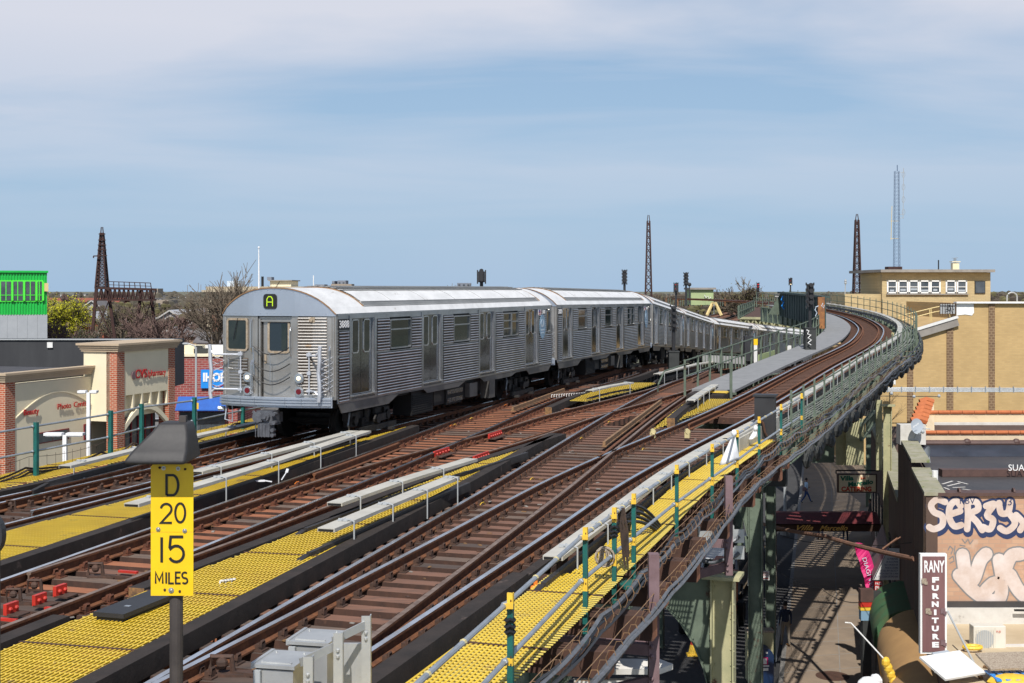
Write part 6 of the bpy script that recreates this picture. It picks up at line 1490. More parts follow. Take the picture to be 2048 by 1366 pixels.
# feather flag
ff = thing('feather_flag', 'bright pink feather flag standing on the pavement', 'flag', Q(1748, 1330, 50)); m = MB(); ctr = smooth_pts([(1707, 1087), (1716, 1085), (1730, 1110), (1738, 1140), (1746, 1175), (1750, 1205)], 4)
Lf = smooth_pts([(1706, 1088), (1712, 1104), (1720, 1130), (1727, 1155), (1735, 1185), (1741, 1205)], 4); Rt = smooth_pts([(1708, 1086), (1724, 1087), (1738, 1104), (1748, 1135), (1752, 1170), (1752, 1205)], 4)
vs = [q for a, b in zip(Lf, Rt) for q in (Q(*a, 50) + Vector((0, .08 * math.sin(a[1] * .2), 0)), Q(*b, 50))]; m.add(vs, [(2*i, 2*i+1, 2*i+3, 2*i+2) for i in range(len(Lf) - 1)]); fo = m.build('flag', 'pink', ff); sd = fo.modifiers.new('s', 'SOLIDIFY'); sd.thickness = .01
m = MB(); m.tube([Q(1752, 1340, 50.05), Q(1752, 1180, 50.05), Q(1746, 1130, 50.05), Q(1726, 1088, 50.05), Q(1708, 1086, 50.05)], .02, 6); m.build('pole', 'black', ff)
text('DIAGI VER', Q(1737, 1147, 49.9), .16, (math.sin(.28), 0, -math.cos(.28)), 'logo_pale', ff, 'lettering', .002, up=(math.cos(.28), 0, math.sin(.28)), wmax=1.25)
# maroon entrance canopy
cn = thing('canopy', 'maroon canopy across the pavement with gold lettering Villa Marcello', 'canopy', Q(1650, 1200, 63)); a = Q(1549, 1063, 62.4); b = Q(1762, 1063, 62.4); z1 = Q(0, 1048, 62.4).z; z2 = Q(0, 1025, 64.2).z
m = MB(); m.slab([(a.x, 62.4, z1), (b.x, 62.4, z1), (b.x + .3, 64.2, z2), (a.x + .3, 64.2, z2)], (0, 0, -1), .04); m.slab([(a.x + .3, 64.2, z2), (b.x + .3, 64.2, z2), (b.x + .6, 66, z1), (a.x + .6, 66, z1)], (0, 0, -1), .04); m.build('canvas_top', 'maroon', cn)
m = MB(); m.slab([(a.x, 62.4, a.z), (b.x, 62.4, a.z), (b.x, 62.4, z1), (a.x, 62.4, z1)], (0, 1, 0), .04); m.slab([(a.x, 62.4, a.z), (a.x + .6, 66, a.z), (a.x + .6, 66, z1), (a.x, 62.4, z1)], (1, 0, 0), .04); m.build('valance', 'maroon_dark', cn)
text('Villa', Q(1606, 1056, 62.33), .25, (1, 0, 0), 'text_gold', cn, 'lettering', .004, shear=.5, wmax=.78, bold=.004); text('Marcello', Q(1666, 1056.5, 62.33), .25, (1, 0, 0), 'text_gold', cn, 'lettering', .004, shear=.5, wmax=1.32, bold=.004)
for x in (1552, 1752): m = MB(); q = Q(x, 1063, 62.6); m.tube([q, (q.x, q.y, GZ + .14)], .04, 6); m.build('pole', 'chrome', cn)
# hanging catering sign
vm = thing('hanging_sign', 'cream hanging sign reading Villa Marcello CATERING', 'sign', Q(1712, 985, 60)); a = Q(1674, 947, 60); b = Q(1753, 985, 60); cx_ = (a.x + b.x) / 2
m = MB(); m.box((cx_, 60, (a.z + b.z) / 2), (b.x - a.x, .16, a.z - b.z)); m.build('frame', 'tile_brown', vm); m = MB(); m.box((cx_, 59.9, (a.z + b.z) / 2), (b.x - a.x - .14, .05, a.z - b.z - .12)); m.build('panel', 'sign_cream', vm)
text('Villa', Q(1694, 957, 59.86), .21, (1, 0, .05), 'text_green', vm, 'lettering', .004, bold=.012, wmax=.60); text('Marcello', Q(1721, 966.5, 59.86), .21, (1, 0, .12), 'text_green', vm, 'lettering', .004, bold=.012, wmax=1.13); text('CATERING', Q(1713, 978.5, 59.86), .205, (1, 0, 0), 'text_redsign', vm, 'lettering', .004, bold=.012, wmax=1.36)
m = MB(); q = Q(1726, 956, 59.85)
for i in range(3): m.slab([(q.x - .10 + i * .07, q.y, q.z - .04), (q.x - .03 + i * .07, q.y, q.z - .04), (q.x - .065 + i * .07 + (i - 1) * .04, q.y, q.z + .09)], (0, -1, 0), .01)
m.build('crown_mark', 'text_redsign', vm); m = MB(); m.bar(Q(1672, 941, 60), Q(1760, 941, 60), .06); m.bar(Q(1672, 941, 60), Q(1672, 947, 60), .04); m.build('bracket', 'black', vm)
# second building further along the street with a lower parapet
nb = thing('street_building', 'dark street front with a pale parapet beyond the graffiti building', 'building', (XF(60), 60, GZ)); m = MB(); m.prism([(XF(50.2), 50.2), (XF(50.2) + 8, 50.2), (XF(78) + 8, 78), (XF(78), 78)], GZ, -4.3); m.build('wall', 'brown_wall', nb)
m = MB(); m.prism([(XF(50.2) - .05, 50.2), (XF(50.2) + .75, 50.2), (XF(78) + .75, 78), (XF(78) - .05, 78)], -4.29, -4.1); m.build('parapet', 'coping', nb)
for i in range(7): m = MB(); d = 52.5 + i * 3.6; m.box((XF(d) - .03, d, -7.6), (.10, 1.3, 2.0), -.23); m.build('window', 'window_dark', nb)
# mexican style roofs with orange tiles behind
mr = thing('tiled_building', 'cream stucco building with orange tile copings behind the tarred roof', 'building', (22, 50, GZ))
def wallpx(y0, y1, D, x0=1845, x1=2120, mn='stucco_cream', par=mr, nm='wall', th=.3):
    a = Q(x0, y0, D); b = Q(x1, y1, D); m = MB(); m.box(((a.x + b.x) / 2, D + th / 2, (a.z + b.z) / 2), (b.x - a.x, th, a.z - b.z)); return m.build(nm, mn, par)
wallpx(868, 910, 47.9, 1815, 2120, 'stucco_stone'); wallpx(828, 868, 52.2, 1852, 2120, 'stucco_cream'); wallpx(845, 852, 52.0, 1852, 2120, 'dirt_white', th=.15, nm='ledge')
m = MB(); a = Q(1852, 868, 48); b = Q(2120, 868, 48); m.prism([(a.x, 48), (b.x, 48), (b.x + 1, 52.2), (a.x + 1, 52.2)], -1.75, -1.56); m.build('flat_roof', 'brown_wall', mr)
for (y, D, x0, n_) in ((865, 47.9, 1848, 12), (824.5, 52.2, 1852, 14)):
    for i in range(n_): a = Q(x0 + i * 24, y, D); b = Q(x0 + i * 24 + 23.3, y, D); m = MB(); m.tube([a, b], .075, 8); m.build('coping_tile', 'tile_orange', mr)
for i in range(6):
    a = Q(1838 + 3 * i, 842 - 7.6 * i, 48.5 + 1.4 * i); m = MB(); m.tube([a + Vector((-.28, 0, 0)), a + Vector((0, 0, .09)), a + Vector((.28, 0, 0))], .13, 8); m.build('coping_tile', 'tile_orange', mr)
m = MB(); pz = [Q(1832, 870, 48), Q(1858, 868, 48), Q(1858, 805, 56), Q(1848, 803, 56), Q(1834, 846, 48.6)]; m.slab(pz, (1, 0, 0), .2); m.build('end_wall', 'stucco_cream', mr)
m = MB(); q = Q(1822, 868, 47.2); m.box(q, (.9, .5, .7)); m.build('pier', 'dirt_white', mr)
# satellite dishes
def dish(lab, px, py, D, r, face, par=None):
    root = thing('satellite_dish', lab, 'satellite dish', Q(px, py + 30, D), 'satellite dishes on the roofs'); c = Q(px, py, D); N = Vector(face).normalized(); m = MB(); rows = []
    u = Vector((0, 0, 1)); a = N.cross(u).normalized(); b = a.cross(N)
    for i in range(6):
        t = i / 5; rr = r * t; rows.append([c + N * (.16 * r * t * t) + a * rr * math.cos(2*math.pi*j/20) + b * rr * 1.08 * math.sin(2*math.pi*j/20) for j in range(20)])
    vs = [p for q in rows for p in q]; m.add(vs, [(i*20+j, i*20+(j+1) % 20, (i+1)*20+(j+1) % 20, (i+1)*20+j) for i in range(5) for j in range(20)]); o = m.build('reflector', 'dish_grey', root, smooth=True)
    m = MB(); m.tube([c - b * r, c - b * r * .9 + N * r * 1.1], .02, 5); m.ball(c - b * r * .85 + N * r * 1.15, .07); m.build('feed_arm', 'pole_grey', root); m = MB(); m.tube([c - N * .03, c - N * .1 + Vector((0, 0, -.75 * r * 2))], .035, 6); m.build('mount', 'pole_grey', root); return root
dd = dish('round grey satellite dish facing the camera at the roof corner', 1833, 853, 46.6, .26, (.35, -1, .25)); text('directv', Q(1831, 850, 46.35) + Vector((0, -.04, 0)), .07, (.9, .3, .55), 'white', dd, 'lettering', .002, up=(-.4, 0, 1))
dish('second satellite dish seen edge on above the tarred roof', 1855, 910, 44.5, .27, (-1, -.1, .3))
m = MB(); m.tube([Q(1846, 857, 46.4), Q(1860, 858, 46.4)], .02, 5); put(m, 'pole', 'pole_grey', 'thin bracket behind the round satellite dish', 'bracket')
m = MB(); m.tube([P(1870, 968, ZT - .1), P(1870, 968, ZT - .1) + Vector((.0, 0, .4))], .09, 8); put(m, 'vent_pipe', 'white_paint', 'short white vent pipe on the tarred roof', 'vent pipe')
# big yellow brick building
yb = thing('brick_building', 'large blank yellow brick wall with brown vertical bands', 'building', (45, 112, GZ)); Dy = 110
pf = [Q(1700, 1100, Dy), Q(2200, 1100, Dy), Q(2200, 606, Dy), Q(1913, 606, Dy), Q(1913, 637, Dy), Q(1836, 662, Dy), Q(1700, 700, Dy)]
for p in (pf[0], pf[1]): p.z = GZ
m = MB(); m.slab(pf, (0, 1, 0), 14, 0); m.build('wall', 'brick_yellow', yb)
for x0, x1, y0 in ((1735, 1746, 700), (1814, 1826, 672), (1893, 1906, 642), (1977, 1989, 608), (2062, 2074, 608)):
    a = Q(x0, y0, Dy); b = Q(x1, y0, Dy); m = MB(); m.box(((a.x + b.x) / 2, Dy - .03, (a.z + GZ) / 2), (b.x - a.x, .12, a.z - GZ)); m.build('brick_band', 'brick_band', yb)
m = MB(); a = Q(1911, 605, Dy); b = Q(2200, 605, Dy); m.box(((a.x + b.x) / 2, Dy + .1, a.z), (b.x - a.x, .8, .14)); m.build('coping', 'white', yb)
m = MB(); a = Q(1832, 660, Dy); b = Q(1914, 635, Dy); m.bar(a + Vector((0, -.1, .05)), b + Vector((0, -.1, .05)), .5, .18); m.build('sloping_coping', 'white_paint', yb); m = MB(); m.bar(a + Vector((0, -.12, -.30)), b + Vector((0, -.12, -.30)), .3, .75); m.build('sloping_band', 'concrete', yb)
m = MB(); pw = [Q(x, y, Dy - .02) for x, y in ((1913, 607), (1947, 607), (1948, 625), (1944, 631), (1930, 629), (1913, 631))]; m.slab(pw, (0, -1, 0), .02); m.build('white_patch', 'white', yb)
m = MB(); pr = [Q(1845, 655, Dy), Q(1912, 634, Dy), Q(1900, 630, 122), Q(1850, 640, 122)]; m.slab(pr, (0, 0, -1), .2); m.build('roof_deck', 'seam_rust', yb)
sc = thing('railing', 'cream metal handrail along the sloping roof of the yellow brick building', 'railing', Q(1870, 640, 111))
for z_, pr in ((0, [(1795, 633), (1870, 615), (1905, 608)]), (9, [(1800, 642), (1870, 624), (1908, 618)])): m = MB(); m.tube([Q(x, y, 111) for x, y in pr], .05, 5); m.build('rail', 'rail_cream', sc)
for x in (1800, 1822, 1859, 1862, 1898, 1905): y = 633 - (x - 1795) * .24; m = MB(); m.tube([Q(x, y, 111), Q(x + 2, y + 26, 111)], .045, 5); m.build('post', 'rail_cream', sc)
wf = thing('railing', 'white fence panel with black scribbles on the yellow brick building', 'railing', Q(1897, 632, 110)); a = Q(1881, 607, 109.8); b = Q(1912, 607, 109.8); m = MB(); m.box(((a.x + b.x) / 2, 110, a.z - .45), (b.x - a.x, .05, .8)); m.build('board', 'pole_grey', wf)
m = MB(); [m.box((a.x + i * .21, 109.9, a.z - .5), (.03, .05, 1.0)) for i in range(7)]; m.bar(a, b, .05); m.build('bars', 'rust_dark', wf); scrib([(1893, 612), (1899, 610), (1902, 618), (1896, 622), (1893, 616), (1904, 612), (1907, 620)], 109.7, 'black', .035, '', par=wf)
m = MB()
for i in range(4): m.tube([Q(1762, 775.5 + i * 2.3, 107), Q(2120, 777 + i * 2.3, 107)], .045, 6)
for i in range(11): m.box(Q(1775 + i * 28, 779, 106.9), (.06, .12, .5))
put(m, 'conduit_bundle', 'galv', 'bundle of grey conduits running across the yellow brick wall', 'conduit')
hv = thing('air_conditioner', 'small white unit on a pipe against the yellow brick wall', 'air conditioner', Q(1783, 770, 108)); m = MB(); m.box(Q(1783, 761, 108), (.55, .4, .6)); m.build('casing', 'white_paint', hv); m = MB(); m.tube([Q(1790, 770, 107.9), Q(1790, 728, 107.9)], .05, 6); m.build('pipe', 'white', hv)
fl_ = thing('wall_lamp', 'flood lamps on a thin horizontal pipe across the yellow brick wall', 'lamp', Q(1830, 795, 108)); m = MB(); m.tube([Q(1757, 792, 108), Q(1880, 793, 108)], .03, 5); m.build('pipe', 'black', fl_)
for x, y in ((1783, 787), (1828, 793), (1878, 792)): m = MB(); m.ball(Q(x, y, 107.9), .14); m.build('lamp', 'dish_grey', fl_)
arch_ = MB(); arch_.tube([Q(2014, 604, 118)] + [Q(2024 + 10 * math.cos(R(a)), 594 - 9 * math.sin(R(a)), 118) for a in range(180, -1, -20)] + [Q(2034, 604, 118)], .07, 6); put(arch_, 'pipe_arch', 'pole_grey', 'thin curved pipe arch on the roof of the yellow brick building', 'pipe')
# control tower building
tb = thing('control_tower', 'yellow brick signal tower with a row of white framed windows', 'building', Q(1870, 700, 125)); Dt = 125
a = Q(1764, 545, Dt); b = Q(1981, 545, Dt); m = MB(); c_ = Q(1748, 545, Dt + 4)
m.prism([(a.x, Dt), (b.x, Dt), (b.x, Dt + 9), (c_.x, Dt + 9), (c_.x, Dt + 3)], GZ, a.z); m.build('wall', 'brick_yellow_tower', tb)
m = MB(); r0 = Q(1738, 541, Dt); r1 = Q(1985, 541, Dt); m.prism([(a.x - .3, Dt - .7), (r1.x, Dt - .7), (r1.x, Dt + 10), (c_.x - .9, Dt + 10), (c_.x - .9, Dt + 2.6)], a.z + .02, a.z + .28); m.build('roof', 'concrete', tb)
for i, x0 in enumerate((1773.5, 1795.5, 1817, 1838.5, 1860, 1891, 1913)):
    p0 = Q(x0, 561, Dt); p1 = Q(x0 + 20.5, 586.5, Dt); cx_ = (p0.x + p1.x) / 2; cz_ = (p0.z + p1.z) / 2; wd = p1.x - p0.x; hh = p0.z - p1.z; m = MB(); y_ = Dt - .06
    m.box((cx_, y_, p0.z - .05), (wd, .1, .12)); m.box((cx_, y_, p1.z + .05), (wd, .1, .12)); m.box((p0.x + .06, y_, cz_), (.14, .1, hh)); m.box((p1.x - .06, y_, cz_), (.14, .1, hh)); m.box((cx_, y_, cz_), (wd, .09, .06)); wo = m.build('window', 'white', tb)
    m = MB(); m.box((cx_, Dt - .02, cz_), (wd - .1, .03, hh - .1)); m.build('pane', 'window_dark', wo)
    m = MB(); m.box((cx_, Dt - .045, p1.z + .25 + .06 * (i % 3)), (wd * (.4 + .12 * (i % 4)), .02, .18)); m.build('blind', 'dish_grey', wo)
p0 = Q(1949, 562, Dt); p1 = Q(1970, 587, Dt); m = MB(); m.box(((p0.x + p1.x) / 2, Dt - .04, (p0.z + p1.z) / 2), (p1.x - p0.x, .1, p0.z - p1.z)); wo = m.build('window', 'steel_dark', tb); m = MB(); m.box(((p0.x + p1.x) / 2, Dt - .1, (p0.z + p1.z) / 2), (p1.x - p0.x - .15, .03, p0.z - p1.z - .15)); m.build('pane', 'window_dark', wo)
for yy_ in (588.5,): a_ = Q(1772, yy_, Dt); b_ = Q(1936, yy_, Dt); m = MB(); m.box(((a_.x + b_.x) / 2, Dt - .08, a_.z), (b_.x - a_.x, .2, .1)); m.build('sill', 'concrete', tb)
a = Q(1686, 588, Dt + 1); b = Q(1764, 588, Dt + 1); m = MB(); m.box(((a.x + b.x) / 2, Dt + 3, (a.z + GZ) / 2), (b.x - a.x, 5, a.z - GZ)); m.build('side_block', 'brick_yellow_tower', tb)
m = MB(); q = Q(1910, 533, Dt + 3); m.box(q, (.62, .6, .7)); m.box(q + Vector((0, 0, .45)), (.8, .8, .08)); ch = m.build('chimney', 'sign_cream', tb); m = MB(); m.tube([q, q + Vector((0, 0, .8))], .14, 8); m.bar(q + Vector((-.3, 0, .8)), q + Vector((.3, 0, .85)), .05); m.build('cap', 'chrome', ch)
m = MB(); q = Q(1877, 540, Dt + 2); m.tube([q, Q(1877, 520, Dt + 2)], .06, 6); m.build('vent_pipe', 'black', tb)
# radio mast on the tower roof
def lattice_bits(m, x, y0, y1, w0, w1, D, n, leg=.09, br=.05, rings=True):
    pr = None
    for i in range(n + 1):
        t = i / n; y = y1 + (y0 - y1) * t; w = (w1 + (w0 - w1) * t) * D / F / 2; c = Q(x, y, D + 1); cs = [c + Vector((sx_ * w, sy_ * w, 0)) for sx_, sy_ in ((-1, -1), (1, -1), (1, 1), (-1, 1))]
        if pr:
            for j in range(4):
                m.bar(pr[j], cs[j], leg); m.bar(pr[j], cs[(j + 1) % 4], br); m.bar(pr[(j + 1) % 4], cs[j], br)
                if rings: m.bar(cs[j], cs[(j + 1) % 4], br)
        pr = cs
ms = thing('radio_mast', 'slender blue lattice radio mast on the tower roof', 'mast', Q(1793, 538, 127)); m = MB(); lattice_bits(m, 1793.5, 342, 534, 8, 11, 127, 26, .030, .014, rings=False); m.build('lattice', 'mast_blue', ms)
m = MB(); m.tube([Q(1794.5, 330, 128), Q(1794.5, 342, 128)], .05, 5); m.build('tip', 'mast_blue', ms); m = MB(); a = Q(1779, 536, 127); b = Q(1807, 536, 127); m.box(((a.x + b.x) / 2, 128, a.z), (b.x - a.x, 1.2, .28)); m.build('base', 'lattice', ms)
m = MB(); m.tube([Q(1807, 336, 128), Q(1806, 437, 128)], .03, 5)
for y in (349, 374, 399, 424): m.tube([Q(1807 + 3 * math.cos(R(t_)), y + 6 * math.sin(R(t_)), 128) for t_ in range(0, 361, 40)], .02, 4)
for y in (345, 429, 436): m.bar(Q(1798, y, 128), Q(1807, y, 128), .04)
m.build('antenna', 'pole_grey', ms); m = MB(); m.tube([Q(1784, 412, 128), Q(1782, 480, 128)], .03, 5); m.bar(Q(1781, 442, 128), Q(1797, 442, 128), .04); m.bar(Q(1781, 477, 128), Q(1797, 477, 128), .04); m.build('antenna', 'rail_cream', ms)
m = MB(); m.tube([Q(1691, 558, 128), Q(1690, 588, 128)], .05, 5); 
for y in (562, 566): m.ball(Q(1691, y, 128), .13)
put(m, 'antenna_pole', 'pole_grey', 'short pole with white knobs left of the signal tower', 'antenna')

# ---------------------------------------------------------------- people (one skin each)
def person(lab, loc, h, pose, cols, face=(0, -1), hair='hair', cap=None, shoes='boots'):
    """pose: joint offsets in body units; x = facing direction"""
    f = Vector((face[0], face[1], 0)).normalized(); s = Vector((-f.y, f.x, 0)); u = Vector((0, 0, 1)); k = h / 1.75
    J = dict(hip=(0, 0, .95), chest=(.02, 0, 1.28), neck=(.02, 0, 1.48), head=(.04, 0, 1.60), top=(.04, 0, 1.70), hl=(0, .10, .90), hr=(0, -.10, .90), kl=(0, .11, .50), kr=(0, -.11, .50), al=(0, .12, .08), ar=(0, -.12, .08), tl=(.17, .12, .03), tr=(.17, -.12, .03),
             sl=(.01, .19, 1.42), sr=(.01, -.19, 1.42), el=(-.02, .24, 1.13), er=(-.02, -.24, 1.13), wl=(.08, .24, .88), wr=(.08, -.24, .88), fl=(.10, .24, .80), fr=(.10, -.24, .80)); J.update(pose)
    rad = dict(hip=(.15, .115), chest=(.165, .12), neck=(.06, .06), head=(.085, .095), top=(.07, .08), hl=(.10, .10), hr=(.10, .10), kl=(.065, .065), kr=(.065, .065), al=(.045, .045), ar=(.045, .045), tl=(.04, .03), tr=(.04, .03), sl=(.065, .065), sr=(.065, .065), el=(.045, .045), er=(.045, .045), wl=(.032, .032), wr=(.032, .032), fl=(.03, .04), fr=(.03, .04))
    E = [('hip', 'chest'), ('chest', 'neck'), ('neck', 'head'), ('head', 'top'), ('hip', 'hl'), ('hip', 'hr'), ('hl', 'kl'), ('kl', 'al'), ('al', 'tl'), ('hr', 'kr'), ('kr', 'ar'), ('ar', 'tr'), ('chest', 'sl'), ('sl', 'el'), ('el', 'wl'), ('wl', 'fl'), ('chest', 'sr'), ('sr', 'er'), ('er', 'wr'), ('wr', 'fr')]
    names = list(J); L = Vector(loc); vs = [L + (f * J[n][0] + s * J[n][1] + u * J[n][2]) * k for n in names]
    me = bpy.data.meshes.new('person'); me.from_pydata(vs, [(names.index(a), names.index(b)) for a, b in E], []); tmp = bpy.data.objects.new('tmp', me); C.objects.link(tmp)
    sk = tmp.modifiers.new('k', 'SKIN'); ss = tmp.modifiers.new('s', 'SUBSURF'); ss.levels = 1; ss.render_levels = 1
    if not me.skin_vertices: me.skin_vertices.new() if hasattr(me.skin_vertices, 'new') else None
    for i, n in enumerate(names): me.skin_vertices[0].data[i].radius = (rad[n][0] * k, rad[n][1] * k); me.skin_vertices[0].data[i].use_root = (n == 'hip')
    bpy.context.view_layer.update(); bm_ = bpy.data.meshes.new_from_object(tmp.evaluated_get(bpy.context.evaluated_depsgraph_get())); bpy.data.objects.remove(tmp)
    root = thing('person', lab, 'person', loc)
    for c in (cols[0], cols[1], 'skin_tone', shoes): bm_.materials.append(MAT[c])
    for p in bm_.polygons:
        c = p.center; dmin = None
        for a, b in E:
            A, B = vs[names.index(a)], vs[names.index(b)]; t = max(0, min(1, (c - A).dot(B - A) / (B - A).length_squared)); dd_ = (c - A.lerp(B, t)).length
            if dmin is None or dd_ < dmin: dmin = dd_; best = (a, b)
        p.material_index = 2 if best[1] in ('head', 'top', 'fl', 'fr') else 3 if best[1] in ('tl', 'tr') else 1 if best[1][0] in 'hka' and best[1] not in ('head',) else 0; p.use_smooth = True
        if best == ('hip', 'chest') and (c.z - loc[2]) / k < .98: p.material_index = 1
        if best[1] in ('wl', 'wr') and len(cols) > 2: p.material_index = 2
    o = bpy.data.objects.new('body', bm_); C.objects.link(o); o.parent = root; o.matrix_parent_inverse = PINV(root)
    hd = L + (f * J['head'][0] + s * J['head'][1] + u * (J['head'][2] + .045)) * k
    m = MB(); m.ball(hd + f * -.015 + u * .03, (.092 * k, .092 * k, .10 * k), 0, 10, 7); m.build('hair', cap or hair, root, smooth=True)
    m = MB(); m.ball(hd + f * .035 + u * -.02, (.07 * k, .07 * k, .10 * k), 0, 10, 7); m.ball(hd + f * .105 + u * -.01, .016 * k, 0, 6, 4); m.build('face', 'skin_tone', root, smooth=True)
    return root
zp = GZ + .14
def pp_(x, yfoot): return P(x, yfoot, zp)
walk = dict(kl=(.22, .09, .52), al=(.38, .09, .10), tl=(.54, .09, .10), kr=(-.10, -.09, .50), ar=(-.38, -.09, .12), tr=(-.26, -.09, .03), el=(.06, .24, 1.14), wl=(.30, .18, 1.06), fl=(.36, .16, 1.10), er=(-.14, -.24, 1.15), wr=(-.04, -.25, .92), fr=(.0, -.25, .86))
pr_ = person('person in a pale blue shirt and jeans striding across the pavement', pp_(1612, 1006), 1.68, walk, ('shirt_blue', 'jeans', 1), face=(1, .1), shoes='black')
c = pp_(1612, 1006); m = MB(); m.ball(c + Vector((-.18, -.2, .98)), (.12, .08, .16)); bgg = put(m, 'shoulder_bag', 'bracket_mauve', 'small mauve bag on the hip of the striding person', 'bag')
person('person in a blue cap and maroon jacket behind the maroon canopy', pp_(1641, 1080) , 1.66, dict(el=(.05, .26, 1.15), wl=(.12, .2, .92)), ('maroon_cloth', 'navy'), face=(.2, 1), cap='cap_blue')
person('person with dark hair partly hidden by the right half of the maroon canopy', pp_(1691, 1085), 1.62, dict(), ('navy', 'navy'), face=(-.3, -1))
person('person in a navy jacket, khaki trousers and tan boots by the dark blue mailbox', pp_(1571, 1292), 1.78, dict(kl=(.1, .1, .5), al=(.12, .11, .08), kr=(-.05, -.1, .5), ar=(-.18, -.1, .08), wr=(.05, -.26, .86)), ('navy', 'khaki'), face=(-.2, 1))
person('person in dark clothes standing in the shade against the building', pp_(1741, 1052), 1.65, dict(), ('black', 'black'), face=(-1, -.2))

# ---------------------------------------------------------------- vehicles and street furniture
def vehicle(lab, c, ln, wd, hh, col, heading, van=False, name='parked_car', group=None):
    root = thing(name, lab, 'car' if not van else 'van', (0, 0, 0), group); L = ln / 2
    if van: prof = [(-L, .35), (-L, .95), (-L + .10, 1.10), (-L + .35, hh), (L - 1.5, hh + .02), (L - .75, 1.15), (L - .1, .95), (L, .55), (L, .35)]
    else: prof = [(-L, .35), (-L, .85), (-L + .35, .98), (-L + .95, hh - .05), (-L + 1.6, hh), (L - 2.0, hh), (L - 1.25, .98), (L - .15, .78), (L, .5), (L, .35)]
    m = MB(); n = len(prof)
    def sect(i):
        y, z = prof[i]; inset = .0 if z < 1.0 else .14 * (z - .9) / (hh - .9) * wd / 1.8
        return [(-wd / 2 + inset, y, z), (wd / 2 - inset, y, z)]
    vs = [p for i in range(n) for p in sect(i)]; m.add(vs, [(2*i, 2*i+1, 2*i+3, 2*i+2) for i in range(n - 1)] + [tuple(2*i for i in range(n)), tuple(2*i+1 for i in range(n))[::-1], (0, 1, 2*n-1, 2*n-2)])
    o = m.build('body', col, root, local=True); bv = o.modifiers.new('b', 'BEVEL'); bv.width = .05; bv.segments = 2
    m = MB(); zb, zt_ = 1.02, hh - .10
    for s in (-1, 1):
        xx = s * (wd / 2 - .06); a_ = [(xx, -L + (.5 if van else .95), zb), (xx, L - (1.2 if van else 1.5), zb), (xx - s * .08, L - (1.6 if van else 2.1), zt_), (xx - s * .08, -L + (.6 if van else 1.55), zt_)]; m.slab(a_, (s, 0, 0), .03)
    m.slab([(-wd * .40, -L - .0 + (.12 if van else .50), 1.1), (wd * .40, -L + (.12 if van else .50), 1.1), (wd * .36, -L + (.32 if van else 1.0), zt_ + .02), (-wd * .36, -L + (.32 if van else 1.0), zt_ + .02)], (0, -1, .5), .03)
    m.slab([(-wd * .40, L - (.85 if van else 1.35), 1.1), (wd * .40, L - (.85 if van else 1.35), 1.1), (wd * .36, L - (1.35 if van else 1.85), zt_ + .02), (-wd * .36, L - (1.35 if van else 1.85), zt_ + .02)], (0, 1, .5), .03)
    m.build('window', 'glass_dark', root, local=True)
    for y in (-L + .8, L - .85):
        for s in (-1, 1): m = MB(); m.disc((s * (wd / 2 - .16), y, .33), .33, (s, 0, 0), .2, 18); w_ = m.build('wheel', 'tyre', root, local=True); m = MB(); m.disc((s * (wd / 2 + .04), y, .33), .2, (s, 0, 0), .02, 12); m.build('rim', 'chrome', w_, local=True)
    for s in (-1, 1):
        m = MB(); m.box((s * (wd / 2 - .13), -L - .005, .95 if van else .8), (.16, .06, .34 if van else .14)); m.build('tail_light', 'red_lens', root, local=True)
        m = MB(); m.box((s * (wd / 2 - .22), L - .02, .68), (.3, .06, .14)); m.build('headlight', 'chrome', root, local=True)
    m = MB(); m.box((0, -L - .03, .45), (wd * .96, .10, .2)); m.box((0, L + .02, .42), (wd * .96, .10, .2)); m.box((0, -L - .02, .78), (.5, .03, .12)); m.build('bumper', 'pole_grey', root, local=True)
    root.location = c; root.rotation_euler = (0, 0, -math.atan2(heading[0], heading[1])); return root
c = P(1462, 1190, GZ); vehicle('silver van parked under the viaduct with its red tail light showing', (10.4, 64.5, GZ), 4.8, 1.9, 1.9, 'silver_paint', EL, True, 'parked_van')
vehicle('dark car parked ahead of the silver van under the viaduct', (12.4, 71.5, GZ), 4.5, 1.8, 1.45, 'dark_paint', EL, False, 'parked_car')
# orange lift machine
om = thing('lift_machine', 'orange self propelled lift parked behind the cream column', 'lift machine', (8.6, 57, GZ)); rz = -.3; M3 = Matrix.Rotation(rz, 3, 'Z'); cc = Vector((8.6, 57, GZ))
def ob(c, d, nm, mn='machine_orange'): m = MB(); m.box(cc + M3 @ Vector(c), d, rz); o = m.build(nm, mn, om); b_ = o.modifiers.new('b', 'BEVEL'); b_.width = .05; b_.segments = 2; return o
ob((0, 0, .65), (1.9, 3.2, .5), 'chassis'); ob((.0, -.2, 1.7), (1.9, 2.4, 1.4), 'engine_cover'); ob((.1, .3, 2.55), (.5, 3.4, .4), 'boom'); ob((-.2, -1.6, .9), (.5, .15, .8), 'counterweight')
for s in (-1, 1):
    for y in (-1.1, 1.1): m = MB(); p_ = cc + M3 @ Vector((s * .9, y, .5)); m.disc(p_, .5, M3 @ Vector((s, 0, 0)), .3, 20); m.build('wheel', 'tyre', om)
tcn = thing('traffic_cone', 'yellow and red traffic cone in front of the orange lift', 'traffic cone', P(1386, 1310, GZ)); c = P(1386, 1310, GZ); m = MB(); m.tube([c + Vector((0, 0, .04)), c + Vector((0, 0, .42))], .20, 14, r1=.11); m.box(c + Vector((0, 0, .02)), (.5, .5, .05)); m.build('body', 'post_yellow', tcn)
m = MB(); m.tube([c + Vector((0, 0, .42)), c + Vector((0, 0, .82))], .11, 14, r1=.03); m.build('top', 'red_paint', tcn)
